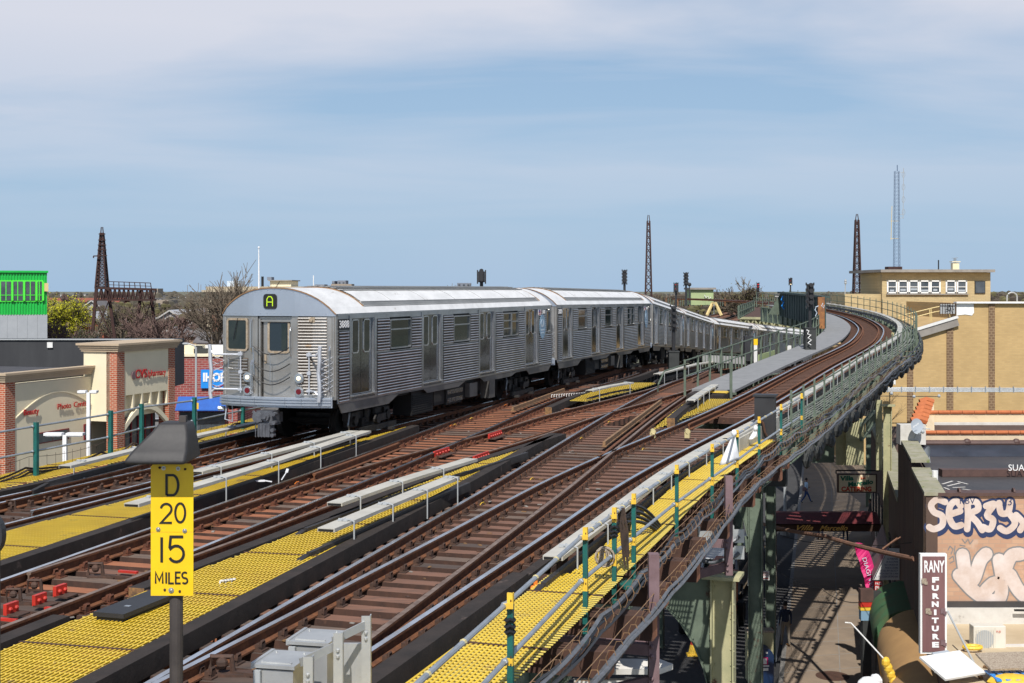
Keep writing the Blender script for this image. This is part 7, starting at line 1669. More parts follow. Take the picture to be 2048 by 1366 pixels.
mb_ = thing('mailbox', 'dark blue round topped mailbox covered in stickers', 'mailbox', P(1530, 1440, zp)); c = Vector((Q(1531, 1303, 48).x, 48.3, GZ + .14)); m = MB(); pr = [(-.30, .12), (.30, .12), (.30, 1.15)] + [(.30 * math.cos(R(a)), 1.15 + .28 * math.sin(R(a))) for a in range(15, 180, 15)] + [(-.30, 1.15)]
m.slab([(c.x + x, 48.0, c.z + z) for x, z in pr], (0, 1, 0), .62); m.build('body', 'mail_blue', mb_)
for (dx, dz, mn, w_, h_) in ((-.02, 1.0, 'pink', .22, .26), (-.02, .99, 'white', .12, .20), (.0, .70, 'white', .20, .10), (.04, 1.30, 'white', .07, .07), (.02, .82, 'text_white', .22, .05)): m = MB(); m.box((c.x + dx, 47.99 - .004 * (mn == 'white'), c.z + dz), (w_, .008, h_), 0); m.build('sticker', mn, mb_)
for s in (-1, 1): m = MB(); m.box((c.x + s * .24, 48.3, c.z + .06), (.06, .5, .14)); m.build('leg', 'mail_blue', mb_)
bb = thing('relay_box', 'rusty paint spattered box behind the mailbox', 'box', (c.x, 49.2, zp)); m = MB(); m.box((c.x - .02, 49.1, c.z + .9), (.95, .5, 1.8)); m.build('body', 'steel_cream', bb); m = MB(); m.box((c.x - .02, 49.1, c.z + 1.83), (1.0, .56, .06)); m.build('lid', 'rope', bb)
sp = thing('street_sign', 'white no parking sign with an arrow on a viaduct column', 'sign', Q(1526, 1160, 52)); m = MB(); q = Q(1526, 1151, 52); m.box(q, (.50, .03, .36), .0); m.build('plate', 'white_paint', sp); text('NO PARKING', q + Vector((0, -.025, .10)), .055, (1, 0, 0), 'text_red', sp, 'lettering', .002, wmax=.42); text('ANYTIME', q + Vector((0, -.025, .01)), .055, (1, 0, 0), 'text_red', sp, 'lettering', .002, wmax=.34); m = MB(); m.bar(q + Vector((-.14, -.025, -.11)), q + Vector((.15, -.025, -.11)), .01, .02); m.slab([q + Vector((.14, -.02, -.15)), q + Vector((.14, -.02, -.07)), q + Vector((.21, -.02, -.11))], (0, -1, 0), .01); m.build('arrow', 'text_red', sp)
s2 = thing('street_sign', 'small red and white parking sign left of the arrow sign', 'sign', Q(1501, 1170, 52)); m = MB(); q = Q(1501, 1162, 52); m.box(q, (.22, .03, .34)); m.build('plate', 'white_paint', s2); 
for i, t_ in enumerate(('NO', 'STOP', '8-7')): text(t_, q + Vector((0, -.025, .1 - .1 * i)), .065, (1, 0, 0), 'text_red', s2, 'lettering', .002, wmax=.17)
for (x, lab, y0) in ((1510, 'dark steel street pole below the small parking sign', 1120), (1570, 'pale lamp post under the viaduct with a bulbous grey foot', 950), (1519, 'grey pipe post in front of the mailbox', 1290)):
    D = 52 if x == 1510 else 78 if x == 1570 else 46; q = Q(x, y0, D); root = thing('street_pole', lab, 'pole', (q.x, D, zp)); m = MB(); m.tube([(q.x, D, zp), q], .06 if x != 1570 else .09, 8); m.build('shaft', 'pole_grey', root)
    if x == 1570: m = MB(); m.tube([(q.x, D, zp), (q.x, D, zp + 1.0)], .28, 10, r1=.2); m.build('foot', 'concrete', root)
rp = MB(); rp.tube(sag([Q(1525, 1048, 55), Q(1648, 1072, 48), Q(1830, 1118, 38)], 6, .05), .075, 7); put(rp, 'rusty_pole', 'rusty_bar', 'long rusty pipe slanting over the pavement', 'pipe')
rp = MB(); rp.tube([Q(1765, 1098, 42), Q(1795, 1076, 42)], .03, 6); rp.tube([Q(1768, 1096, 42), Q(1801, 1074, 42)], .02, 6); put(rp, 'branch_rods', 'rusty_bar', 'two thin rods fixed to the far end of the rusty pipe', 'rod')
for i, (pts, lab) in enumerate((([(1470, 1045), (1540, 1130), (1640, 1175), (1720, 1205)], 'thin black wire drooping over the street from the columns'), ([(1560, 1070), (1700, 1085), (1852, 1078)], 'thin wire crossing the street to the graffiti building'))):
    m = MB(); m.tube(sag([Q(x, y, 48 - 3 * j) for j, (x, y) in enumerate(pts)], 6, .15), .012, 4); put(m, 'overhead_wire', 'black', lab, 'wire')
m = MB(); m.tube([Q(1690, 1245, 38), Q(1702, 1246, 38), Q(1770, 1320, 36)], .02, 6); put(m, 'umbrella_pole', 'white', 'thin white pole holding the folded yellow cloth', 'pole')
m = MB(); 
for i in range(5): m.ball(Q(1772 + i * 5, 1325 + i * 12, 35.8), (.12, .10, .16), 0, 8, 5)
put(m, 'folded_cloth', 'post_yellow', 'folded yellow and white patterned cloth by the tan awning', 'cloth')
m = MB(); m.ball(Q(1738, 1375, 36), (.35, .3, .30), 0, 10, 6); m.ball(Q(1752, 1362, 36.2), (.2, .2, .2), 0, 8, 5); put(m, 'plastic_sack', 'bag', 'crumpled pale plastic sack at the bottom edge of the street', 'sack')
# goods rack and posters along the shop front in the shade
rk = thing('display_rack', 'dark display rack with colourful posters below the pink flag', 'display rack', (XF(46) - 1.6, 46, zp))
for (x0, y0, x1, y1, mn) in ((1722, 1180, 1748, 1205, 'tile_brown'), (1722, 1206, 1746, 1215, 'red_paint'), (1722, 1216, 1746, 1222, 'post_yellow'), (1723, 1223, 1746, 1242, 'logo_blue'), (1748, 1185, 1765, 1280, 'steel_dark')):
    a = Q(x0, y0, 46); b = Q(x1, y1, 46); m = MB(); m.box(((a.x + b.x) / 2, 46.2, (a.z + b.z) / 2), (b.x - a.x, .3, a.z - b.z)); m.build('panel', mn, rk)
a = Q(1735, 1242, 46); m = MB(); m.box((a.x, 46.2, (a.z + zp) / 2), (.3, .3, a.z - zp)); m.build('stand', 'steel_dark', rk)
# police style barrier
br = thing('crowd_barrier', 'grey metal crowd barrier beside the mailbox', 'barrier', P(1560, 1300, zp)); m = MB(); a = P(1552, 1330, zp); b = P(1562, 1262, zp)
for z in (.15, 1.05): m.tube([a + Vector((0, 0, z)), b + Vector((0, 0, z))], .02, 5)
for i in range(11): q = a.lerp(b, i / 10); m.tube([q + Vector((0, 0, .15)), q + Vector((0, 0, 1.05))], .01, 4)
m.build('panel', 'galv', br)
# bare shrub against the yellow wall
def twiggy(root, base, h, spread, n, mn, seed, thick=.05, up=.6):
    rnd = random.Random(seed); m = MB()
    def grow(p, d, L, r_, lev):
        q = p + d * L; m.tube([p, q], r_, 3, r1=r_ * .6, caps=False)
        if lev == 0: return
        for _ in range(3 if lev > 1 else 4):
            nd = (d + Vector((rnd.uniform(-1, 1), rnd.uniform(-1, 1), rnd.uniform(-.4, .7))) * spread).normalized(); grow(p.lerp(q, rnd.uniform(.4, 1)), nd, L * rnd.uniform(.55, .8), r_ * .55, lev - 1)
    for _ in range(n): grow(Vector(base), Vector((rnd.uniform(-.3, .3), rnd.uniform(-.3, .3), 1)).normalized(), h * .36, thick, 4)
    return m.build('branches', mn, root)
bs = thing('bare_shrub', 'leafless shrub against the yellow brick wall beside the viaduct', 'shrub', Q(1765, 870, 95)); twiggy(bs, (Q(1770, 870, 95).x, 95, Q(0, 885, 95).z), 4.5, .7, 2, 'twig', 4, .05)
m = MB(); a = Q(1756, 872, 76); b = Q(1790, 872, 76)
for i in range(12): q = a.lerp(b, i / 11); m.bar(q, q + Vector((0, 0, -1.7)), .03)
m.bar(a, b, .06); m.bar(a + Vector((0, 0, -.8)), b + Vector((0, 0, -.8)), .04); m.bar(Q(1765, 855, 76), Q(1792, 880, 76), .06); put(m, 'fire_escape', 'steel_dark', 'dark metal fence panel with a sloping rail beside the viaduct column', 'fence')
# ---------------------------------------------------------------- pharmacy
ph = thing('pharmacy_building', 'cream and brick pharmacy with a raised entrance tower and red lettering', 'building', (-29, 92, GZ))
eL = Vector((EL[0], EL[1], 0)).normalized(); eP = Vector((EP[0], EP[1], 0)).normalized()
A = Vector((-28.2, 95, 0)); TL, TW = 7.55, 2.8
def pw(l, w_=0.0, z=0.0): return A + eL * l - eP * w_ + Vector((0, 0, z))     # l along the face, w behind it
def wp(m, l0, l1, w0, w1, z0, z1, mi=0): m.prism([tuple(pw(l0, w1))[:2], tuple(pw(l0, w0))[:2], tuple(pw(l1, w0))[:2], tuple(pw(l1, w1))[:2]], z0, z1, mi)
zt, zc_ = -.15, -.75
m = MB(); wp(m, .9, 6.7, .25, .9, -4.0, zc_); 
# five square recesses
wz0, wz1 = -5.0, -3.95
wp(m, .9, 6.7, .05, .25, wz1, zc_)
for i in range(6): l = .9 + i * (5.8 - .18) / 5; wp(m, l, l + .18, .05, .25, wz0, wz1)
wp(m, .9, 6.7, .5, .9, wz0 - .6, -3.9)
m.build('tower_wall', 'cvs_stucco', ph)
m = MB()   # arched band
for i in range(16):
    t0, t1 = i / 16, (i + 1) / 16; l0, l1 = .9 + 5.8 * t0, .9 + 5.8 * t1; z0 = -6.9 + 1.75 * math.sin(math.pi * (.06 + .88 * t0)); z1 = -6.9 + 1.75 * math.sin(math.pi * (.06 + .88 * t1))
    o = len(m.v); q = [pw(l0, .02, z0 - .0), pw(l1, .02, z1 - .0), pw(l1, .02, z1 + .42), pw(l0, .02, z0 + .42)]; m.slab(q, -eP, .25)
m.build('arch', 'cvs_stucco', ph)
m = MB(); wp(m, .9, 6.7, 1.2, 1.3, GZ, -5.2); m.build('entrance_glass', 'window_dark', ph)
m = MB()
for l in (1.6, 2.5, 3.4, 4.3, 5.2, 6.1): wp(m, l, l + .1, 1.1, 1.2, GZ, -5.4)
wp(m, .9, 6.7, 1.1, 1.2, -8.3, -8.15); m.build('entrance_frame', 'frame_red', ph)
m = MB(); wp(m, 0, .9, 0, .9, GZ, zc_); m.build('brick_pier', 'brick_red_side', ph); m = MB(); wp(m, 6.7, 7.55, 0, .9, GZ, zc_); m.build('brick_pier', 'brick_red_side', ph)
m = MB(); wp(m, -.02, -.0, .0, .62, GZ, zc_); m.build('brick_pier', 'brick_red_end', ph)
m = MB(); wp(m, 0, .5, .62, 2.8, -5.75, zc_); wp(m, .1, 7.5, .9, 2.8, -3.5, zc_ - .02); m.build('tower_side', 'cvs_stucco', ph)
def cornice(l0, l1, w0, w1, zt_, name='cornice', hgt=.6, steps=4):
    m = MB()
    for i in range(steps): o = .10 + .30 * ((i + 1) / steps) ** 1.5; wp(m, l0 - o, l1 + o, w0 - o, w1 + o, zt_ - hgt + hgt * i / steps, zt_ - hgt + hgt * (i + 1) / steps)
    return m.build(name, 'cornice', ph)
cornice(0, TL, 0, TW, zt)
# wing
m = MB(); wp(m, -9.25, 0.0, 2.18, 12, GZ, -2.55); wp(m, .0, 7.3, 2.9, 12, GZ, -2.6); m.build('wing_wall', 'cvs_stucco', ph)
m = MB(); wp(m, -9.3, -8.35, 2.12, 3.1, GZ, -2.3); m.build('brick_pier', 'brick_red_side', ph); m = MB(); wp(m, -9.32, -9.30, 2.12, 9, GZ, -2.3); m.build('brick_end_wall', 'brick_red_end', ph)
m = MB()
for i in range(4): o = .08 + .28 * ((i + 1) / 4) ** 1.5; wp(m, -9.3 - o, .55, 2.18 - o, 2.6, -2.35 + .15 * i, -2.35 + .15 * (i + 1))
m.build('cornice', 'cornice', ph)
m = MB(); wp(m, -9.3, -8.9, 2.2, 30, -2.34, -1.76); m.build('end_cornice', 'cornice', ph)
m = MB(); wp(m, -9, 7.2, 3.0, 30, -2.9, -2.45); m.build('roof', 'roof_tar', ph)
# arch moulding on the wing and lettering
m = MB()
for i in range(18):
    t0, t1 = i / 18, (i + 1) / 18; l0, l1 = -8.3 + 8.2 * t0, -8.3 + 8.2 * t1; m.bar(pw(l0, 2.15, -4.9 + 1.55 * math.sin(math.pi * (.02 + .9 * t0))), pw(l1, 2.15, -4.9 + 1.55 * math.sin(math.pi * (.02 + .9 * t1))), .08, .07)
m.build('arch_moulding', 'cvs_stucco', ph)
text('Beauty', pw(-6.65 - .1, 2.08, -4.50), .42, eL, 'text_red', ph, 'lettering', .02, bold=.006); text('Photo', pw(-3.2, 2.08, -4.42), .40, eL, 'text_red', ph, 'lettering', .02, bold=.006, wmax=1.5); text('Center', pw(-1.25, 2.08, -4.42), .40, eL, 'text_red', ph, 'lettering', .02, bold=.006, wmax=1.8)
text('CVS', pw(2.95, -.05, -2.52), .66, eL, 'text_red', ph, 'lettering', .02, bold=.015, wmax=1.5); text('/pharmacy', pw(5.0, -.05, -2.55), .50, eL, 'text_red', ph, 'lettering', .02, bold=.0, wmax=2.4)
m = MB(); m.disc(pw(2.05, -.0, -2.55), .30, eP, .06, 18); m.build('sign_backing', 'bracket_mauve', ph)
m = MB(); wp(m, -6.3, -2.6, 2.12, 2.17, -6.75, -6.0); wo = m.build('window', 'frame_red', ph); m = MB(); wp(m, -6.2, -4.5, 2.08, 2.12, -6.68, -6.07); wp(m, -4.4, -2.7, 2.08, 2.12, -6.68, -6.07); m.build('pane', 'window_dark', wo)
m = MB(); wp(m, -.9, -.1, 2.10, 2.17, -7.0, -5.9); wo = m.build('window', 'frame_red', ph); m = MB(); wp(m, -.82, -.18, 2.06, 2.10, -6.9, -6.0); m.build('pane', 'window_dark', wo)
# dark bitumen wall behind the roof
bw = thing('roof_wall', 'long dark bitumen covered wall rising behind the pharmacy roof', 'wall', Q(150, 740, 116)); a = Q(-60, 680, 116); b = Q(346, 680, 116); m = MB(); m.box(((a.x + b.x) / 2, 118, (a.z - 3.2) / 2 - .8), (b.x - a.x, 4, a.z + 4.8)); m.build('wall', 'dark_tar_wall', bw)
m = MB(); m.box(((a.x + b.x) / 2, 116, a.z + .05), (b.x - a.x + .2, .3, .10)); m.build('cap', 'pole_grey', bw); m = MB(); m.box(Q(100, 690, 115.9), (.48, .1, .48)); m.build('vent', 'white_paint', bw)
# pancake restaurant
ih = thing('restaurant_building', 'red brick restaurant with a blue sign and blue awning behind the train front', 'building', Q(410, 830, 130)); Di = 130; a = Q(340, 713, Di); b = Q(475, 713, Di); cx_ = (a.x + b.x) / 2; m = MB(); m.box((cx_, Di + 6, (a.z + GZ) / 2), (b.x - a.x, 12, a.z - GZ)); m.build('wall', 'brick_ihop', ih)
m = MB(); m.box((cx_, Di + 6, a.z + .1), (b.x - a.x + .3, 12.3, .22)); m.build('coping', 'cvs_stucco', ih)
sa = Q(403, 739, Di); sb_ = Q(456, 776, Di); m = MB(); m.box(((sa.x + sb_.x) / 2, Di - .15, (sa.z + sb_.z) / 2), (sb_.x - sa.x, .25, sa.z - sb_.z)); si = m.build('sign_board', 'ihop_blue', ih); text('IHOP', ((sa.x + sb_.x) / 2, Di - .30, (sa.z + sb_.z) / 2 + .12), .82, (1, 0, 0), 'text_white', si, 'lettering', .03, bold=.05, wmax=2.2)
m = MB(); m.tube([(sa.x + 1.2 + 1.0 * t / 8, Di - .30, sb_.z + .32 - .18 * math.sin(math.pi * t / 8)) for t in range(9)], .05, 5); m.build('smile_line', 'text_red', si)
aa = Q(357, 793, Di); ab = Q(448, 820, Di - 1.4); m = MB(); m.slab([(aa.x, Di, aa.z), (ab.x, Di, aa.z), (ab.x, Di - 1.3, ab.z), (aa.x, Di - 1.3, ab.z)], (0, 0, -1), .1); m.slab([(ab.x, Di, aa.z), (ab.x, Di, ab.z), (ab.x, Di - 1.3, ab.z)], (1, 0, 0), .05); m.build('awning', 'awning_blue', ih)
m = MB(); m.box(((aa.x + ab.x) / 2, Di - .05, (ab.z + GZ) / 2 - .1), (ab.x - aa.x - .4, .12, ab.z - GZ - .5)); m.build('shop_window', 'window_dark', ih)
m = MB(); m.box(Q(380, 700, 133), (3.0, 2, 1.0)); m.build('roof_unit', 'cvs_stucco', ih); m = MB(); m.box(Q(402, 706, 132), (1.2, 1, .9)); m.box(Q(399, 696, 132), (.6, .8, .5)); m.build('roof_fan', 'steel_dark', ih); m = MB(); m.box(Q(450, 700, 134), (4.5, 2, 1.0)); m.build('roof_unit', 'white_paint', ih)
# green clad building
gr = thing('green_building', 'bright green corrugated building on a pale grey base at the left edge', 'building', (Q(94, 548, 170).x, 170, GZ)); Dg = 170; a = Q(-80, 545, Dg); b = Q(94, 548, Dg); zb_ = Q(0, 629, Dg).z
m = MB(); m.box(((a.x + b.x) / 2, Dg + 5, (a.z + zb_) / 2), (b.x - a.x, 10, a.z - zb_)); 
x = a.x
while x < b.x: m.box((x, Dg - .05, (a.z + zb_) / 2), (.14, .14, a.z - zb_)); x += .34
m.build('cladding', 'green_metal', gr); m = MB(); m.box(((a.x + b.x) / 2, Dg + 4.9, a.z + .1), (b.x - a.x + .3, 10.4, .25)); m.build('roof_edge', 'green_metal', gr)
m = MB(); m.box(((a.x + b.x) / 2, Dg + 5, (zb_ + GZ) / 2), (b.x - a.x + .1, 10.1, zb_ - GZ)); 
for i in range(20): m.box((b.x - 1.2 * i, Dg - .06, (zb_ + GZ) / 2), (.06, .06, zb_ - GZ))
m.build('base_wall', 'grey_metal', gr)
for i, (x0, x1) in enumerate(((7.5, 26), (29, 48), (53, 71), (74, 83.5))):
    p0 = Q(x0, 563, Dg - .1); p1 = Q(x1, 601, Dg - .1); cx_ = (p0.x + p1.x) / 2; cz_ = (p0.z + p1.z) / 2; m = MB(); m.box((cx_, Dg - .12, cz_), (p1.x - p0.x + .3, .16, p0.z - p1.z + .3)); wo = m.build('window', 'green_bright', gr)
    m = MB(); m.box((cx_, Dg - .22, cz_), (p1.x - p0.x, .06, p0.z - p1.z)); m.build('pane', 'window_dark', wo); m = MB(); m.box((cx_, Dg - .27, p1.z + .7), (p1.x - p0.x, .06, .08)); m.box((cx_, Dg - .27, cz_), (.10, .06, p0.z - p1.z)); m.box((p1.x + .16, Dg - .3, cz_), (.25, .3, p0.z - p1.z)); m.build('mullion', 'green_bright', wo)
m = MB(); m.box(Q(90, 574.5, Dg - .3), (.62, .2, 1.05)); m.build('panel', 'rail_cream', gr)
gr.rotation_euler = (0, 0, .36)
# car park lamps
for (x, yt, D, x0, x1, lab) in ((177, 785, 62, 157, 195, 'tall white car park lamp with a flat double head in front of the pharmacy'), (130, 870, 52, 90, 168, 'white car park lamp whose double head sits below the railing')):
    q = Q(x, yt, D); root = thing('car_park_lamp', lab, 'lamp post', (q.x, D, GZ), 'white car park lamps'); m = MB(); m.box((q.x, D, (q.z + GZ) / 2), (.15, .15, q.z - GZ)); m.build('pole', 'pole_white', root)
    for (xa, xb) in ((x0, x - 4), (x + 4, x1)): a = Q(xa, yt - 2, D); b = Q(xb, yt - 2, D); m = MB(); m.box(((a.x + b.x) / 2, D, a.z), (b.x - a.x, .36, .10)); m.box(((a.x + b.x) / 2, D, a.z - .07), ((b.x - a.x) * .8, .30, .04)); m.build('lamp_head', 'pole_white', root)
sl_ = thing('street_lamp', 'grey street lamp with a curved arm beside the red brick restaurant', 'street lamp', Q(392, 835, 105)); m = MB(); m.tube([(Q(392, 700, 105).x, 105, GZ), Q(392, 694, 105)], .11, 8, r1=.08); m.build('pole', 'pole_grey', sl_); m = MB(); m.tube([Q(392, 697, 105), Q(388, 691, 105), Q(376, 687, 105)], .06, 6); m.ball(Q(371, 687.5, 105), (.28, .16, .10)); m.build('arm', 'pole_grey', sl_)
m = MB(); m.box(Q(393, 812, 104.8), (.34, .05, .5)); m.build('notice', 'post_yellow', sl_)
s3 = thing('street_lamp', 'distant street lamp in front of the tan brick house', 'street lamp', Q(414, 700, 190)); m = MB(); m.tube([Q(414, 700, 190), Q(414, 668, 190)], .12, 6); m.build('pole', 'pole_grey', s3); m = MB(); m.tube([Q(414, 668, 190), Q(418, 661, 190), Q(428, 658, 190)], .08, 6); m.build('arm', 'pole_grey', s3)
for (x, y, col, lab, hd) in ((415, 858, 'dark_paint', 'dark car parked behind the third rail board left of the train', (1, .1)), (450, 868, 'white_car', 'white car parked nearest the train front', (1, .0)), (330, 842, 'silver_paint', 'silver car in the pharmacy car park behind the hood of the speed sign', (1, .2)), (245, 852, 'white_car', 'white car parked by the pharmacy piers', (1, .2))):
    c = P(x, y, GZ); vehicle(lab, (c.x, c.y, GZ), 4.6, 1.8, 1.5, col, hd)

# ---------------------------------------------------------------- lattice towers
def tower(lab, x, y0, y1, w0, w1, D, n, group=None, tip=None):
    root = thing('lattice_tower', lab, 'lattice tower', Q(x, y1, D), group); m = MB(); lattice_bits(m, x, y0, y1, w0, w1, D, n, .20, .085); m.build('lattice', 'lattice', root)
    m = MB(); c = Q(x, y0, D + 1); t = Q(x, y0 - 12, D + 1); w = w0 * D / F / 2
    for s in (-1, 1): m.bar(c + Vector((s * w, 0, 0)), t + Vector((s * .1, 0, 0)), .12)
    m.build('peak', 'lattice', root); return root
tower('rusty lattice tower rising behind the second train car', 1297, 442, 640, 5, 15, 250, 15, 'rusty lattice towers on the skyline'); tower('rusty lattice tower left of the radio mast', 1714, 440, 640, 6, 17, 225, 15, 'rusty lattice towers on the skyline')
lt = tower('rusty lattice tower joined to a gantry above the bare trees on the left', 204, 466, 577, 5, 21, 190, 15, 'rusty lattice towers on the skyline')
m = MB(); 
for y in (468, 480, 490, 500, 511): a = Q(204 - 3 - (y - 466) * .08, y, 190.5); b = Q(204 + 3 + (y - 466) * .08, y, 190.5); m.bar(a + Vector((-.25, 0, 0)), b + Vector((.25, 0, 0)), .12)
m.bar(Q(187, 512, 190), Q(200, 512, 190), .16); m.bar(Q(187, 512, 190), Q(187, 516, 190), .14); m.build('crossarm', 'lattice', lt)
gy = thing('gantry', 'rusty truss gantry with a railed walkway above the bare trees', 'gantry', Q(250, 680, 190)); m = MB()
T0_, T1_, B0_, B1_ = Q(193, 576, 190), Q(303, 579, 186), Q(193, 600, 190), Q(303, 600, 186)
for dy in (0, 2.4):
    o_ = Vector((0, dy, 0)); m.bar(T0_ + o_, T1_ + o_, .3); m.bar(B0_ + o_, B1_ + o_, .22)
    for i in range(12): m.bar(T0_.lerp(T1_, i / 12) + o_, B0_.lerp(B1_, (i + .5) / 12) + o_, .13); m.bar(B0_.lerp(B1_, (i + .5) / 12) + o_, T0_.lerp(T1_, (i + 1) / 12) + o_, .13); m.bar(T0_.lerp(T1_, i / 12) + o_, B0_.lerp(B1_, i / 12) + o_, .10)
m.build('truss', 'lattice', gy); m = MB()
r0, r1_ = Q(217, 563, 190), Q(301, 566, 186); f0, f1 = Q(217, 576, 190), Q(303, 579, 186)
m.bar(r0, r1_, .10); m.bar(r0.lerp(f0, .5), r1_.lerp(f1, .5), .08)
for i in range(9): m.bar(r0.lerp(r1_, i / 8), f0.lerp(f1, i / 8), .10)
m.build('walkway_rail', 'lattice', gy)
for (xa, ya, xb, yb) in ((193, 576, 182, 700), (216, 576, 233, 700), (282, 580, 270, 700), (301, 580, 315, 700)):
    m = MB(); m.bar(Q(xa, ya, 190), Q(xb, yb, 190), .42, .3); m.build('leg', 'lattice', gy)
m = MB(); m.bar(Q(190, 600, 190), Q(232, 690, 190), .12); m.bar(Q(218, 600, 190), Q(184, 690, 190), .12); m.bar(Q(284, 600, 190), Q(314, 690, 190), .12); m.bar(Q(303, 600, 190), Q(272, 690, 190), .12); m.build('bracing', 'lattice', gy)

# ---------------------------------------------------------------- classical building and far blocks
cb_ = thing('stone_building', 'old brick and limestone building with a heavy cornice behind the train roof', 'building', Q(500, 690, 175)); Dc = 175
def bx(m, x0, y0, x1, y1, D, dep, z_to_ground=False): a = Q(x0, y0, D); b = Q(x1, y1, D); zb__ = GZ if z_to_ground else b.z; m.box(((a.x + b.x) / 2, D + dep / 2, (a.z + zb__) / 2), (b.x - a.x, dep, a.z - zb__))
m = MB(); bx(m, 416, 582, 640, 700, Dc, 14, True); m.build('wall', 'brick_old', cb_); m = MB(); bx(m, 412, 573, 645, 580, Dc - .3, 15); m.build('parapet', 'limestone', cb_)
m = MB(); bx(m, 403, 580, 650, 584, Dc - 1.2, 16); bx(m, 407, 584, 648, 588, Dc - .8, 15); bx(m, 411, 588, 646, 598, Dc - .3, 15); m.build('cornice', 'limestone', cb_); m = MB()
for i in range(9): bx(m, 414, 600 + i * 8, 423, 606 + i * 8, Dc - .3, .5)
m.build('quoins', 'limestone', cb_)
for x0 in (439, 470, 500): m = MB(); bx(m, x0, 606, x0 + 13, 640, Dc - .15, .3); wo = m.build('window', 'limestone', cb_); m = MB(); bx(m, x0 + 2, 608, x0 + 11, 640, Dc - .25, .2); m.build('pane', 'window_dark', wo)
m = MB(); bx(m, 540, 562, 582, 574, Dc + 4, 6); m.build('penthouse', 'cvs_stucco', cb_); m = MB(); bx(m, 536, 560, 584, 562, Dc + 3.6, 7); m.build('penthouse_roof', 'concrete', cb_); m = MB(); bx(m, 454, 562, 478, 573, Dc + 6, 4); m.build('skylight', 'logo_pale', cb_); m = MB(); bx(m, 534, 554, 543, 560, Dc + 5, 2); m.build('roof_unit', 'far_block', cb_); m = MB(); m.tube([Q(525, 574, Dc + 4), Q(525, 553, Dc + 4)], .18, 6); m.build('chimney_pipe', 'black', cb_)
m = MB(); m.tube([Q(518, 600, 150), Q(517.5, 496, 150)], .12, 8, r1=.05); m.ball(Q(517.5, 495, 150), .12); put(m, 'flagpole', 'pole_white', 'tall bare white flagpole behind the train front', 'flagpole')
m = MB(); m.tube([Q(627, 580, 300), Q(627, 551, 300)], .12, 6); put(m, 'antenna_pole', 'pole_white', 'thin distant white pole above the train roof', 'antenna')
for i, (x0, y0, x1, D, mn, lab) in enumerate(((633, 569, 652, 700, 'far_block', 'small distant grey block above the first car roof'), (665, 568, 706, 700, 'far_tan', 'distant tan apartment block with rooftop tanks above the first car roof'), (667, 562, 672, 705, 'far_block', 'narrow dark rooftop tank on the distant tan block'), (678, 561, 694, 705, 'far_block', 'wide dark rooftop tank on the distant tan block'),
    (312, 577, 321, 800, 'far_tan', 'distant tan high rise right of the gantry'), (305, 580, 313, 800, 'far_block', 'distant blue grey high rise right of the gantry'), (322, 600, 346, 420, 'far_tan', 'low cream apartment house behind the bare trees'), (126, 589, 136, 900, 'house_white', 'tiny white block on the horizon above the yellow tree'), (915, 566, 942, 900, 'far_block', 'faint low block beside the black signal head'))):
    a = Q(x0, y0, D); b = Q(x1, y0, D); m = MB(); m.box(((a.x + b.x) / 2, D, (a.z + GZ) / 2), (b.x - a.x, 12, a.z - GZ)); 
    root = thing('apartment_block', lab, 'building', ((a.x + b.x) / 2, D, GZ), 'distant blocks on the skyline'); m.build('wall', mn, root)
    m = MB(); rows = int((a.z - GZ) / 3.2); cols = max(2, int((b.x - a.x) / 3))
    for r_ in range(rows):
        for c__ in range(cols): m.box((a.x + (b.x - a.x) * (c__ + .5) / cols, D - 6.05, a.z - 1.6 - 3.2 * r_), ((b.x - a.x) / cols * .45, .1, 1.4))
    m.build('windows', 'window_dark', root)
# houses
def house(lab, x, y, D, w, dep, wall, roof, gable='front', hw=5.5, rh=2.6):
    c = Q(x, y, D); zr = c.z; ze = zr - rh; root = thing('house', lab, 'house', (c.x, D, GZ), 'houses beyond the pharmacy'); m = MB(); m.box((c.x, D + dep / 2, (ze + GZ) / 2), (w, dep, ze - GZ))
    o = .4
    if gable == 'front': m.slab([(c.x - w/2, D, ze), (c.x + w/2, D, ze), (c.x, D, zr)], (0, 1, 0), dep); rf = [[(c.x - w/2 - o, D - o, ze - .2), (c.x, D - o, zr + .05), (c.x, D + dep, zr + .05), (c.x - w/2 - o, D + dep, ze - .2)], [(c.x + w/2 + o, D - o, ze - .2), (c.x, D - o, zr + .05), (c.x, D + dep, zr + .05), (c.x + w/2 + o, D + dep, ze - .2)]]
    else: rf = [[(c.x - w/2 - o, D - o, ze), (c.x + w/2 + o, D - o, ze), (c.x + w/2 + o, D + dep/2, zr), (c.x - w/2 - o, D + dep/2, zr)], [(c.x - w/2 - o, D + dep + o, ze), (c.x + w/2 + o, D + dep + o, ze), (c.x + w/2 + o, D + dep/2, zr), (c.x - w/2 - o, D + dep/2, zr)]]
    m.build('wall', wall, root); m = MB(); [m.slab(r_, (0, 0, 1), .15) for r_ in rf]; m.build('roof', roof, root)
    if gable == 'front':
        m = MB(); [m.bar(Vector((c.x + s * (w/2 + .3), D - .45, ze - .1)), Vector((c.x, D - .45, zr + .08)), .12, .25) for s in (-1, 1)]; m.build('bargeboard', 'house_white', root)
    for i in range(max(2, int(w / 2.6))):
        for zq in (ze - 1.4, ze - 4.2): xx = c.x - w/2 + w * (i + .5) / max(2, int(w / 2.6)); m = MB(); m.box((xx, D - .05, zq), (1.1, .15, 1.5)); wo = m.build('window', 'house_white', root); m = MB(); m.box((xx, D - .12, zq), (.85, .06, 1.25)); m.build('pane', 'window_dark', wo)
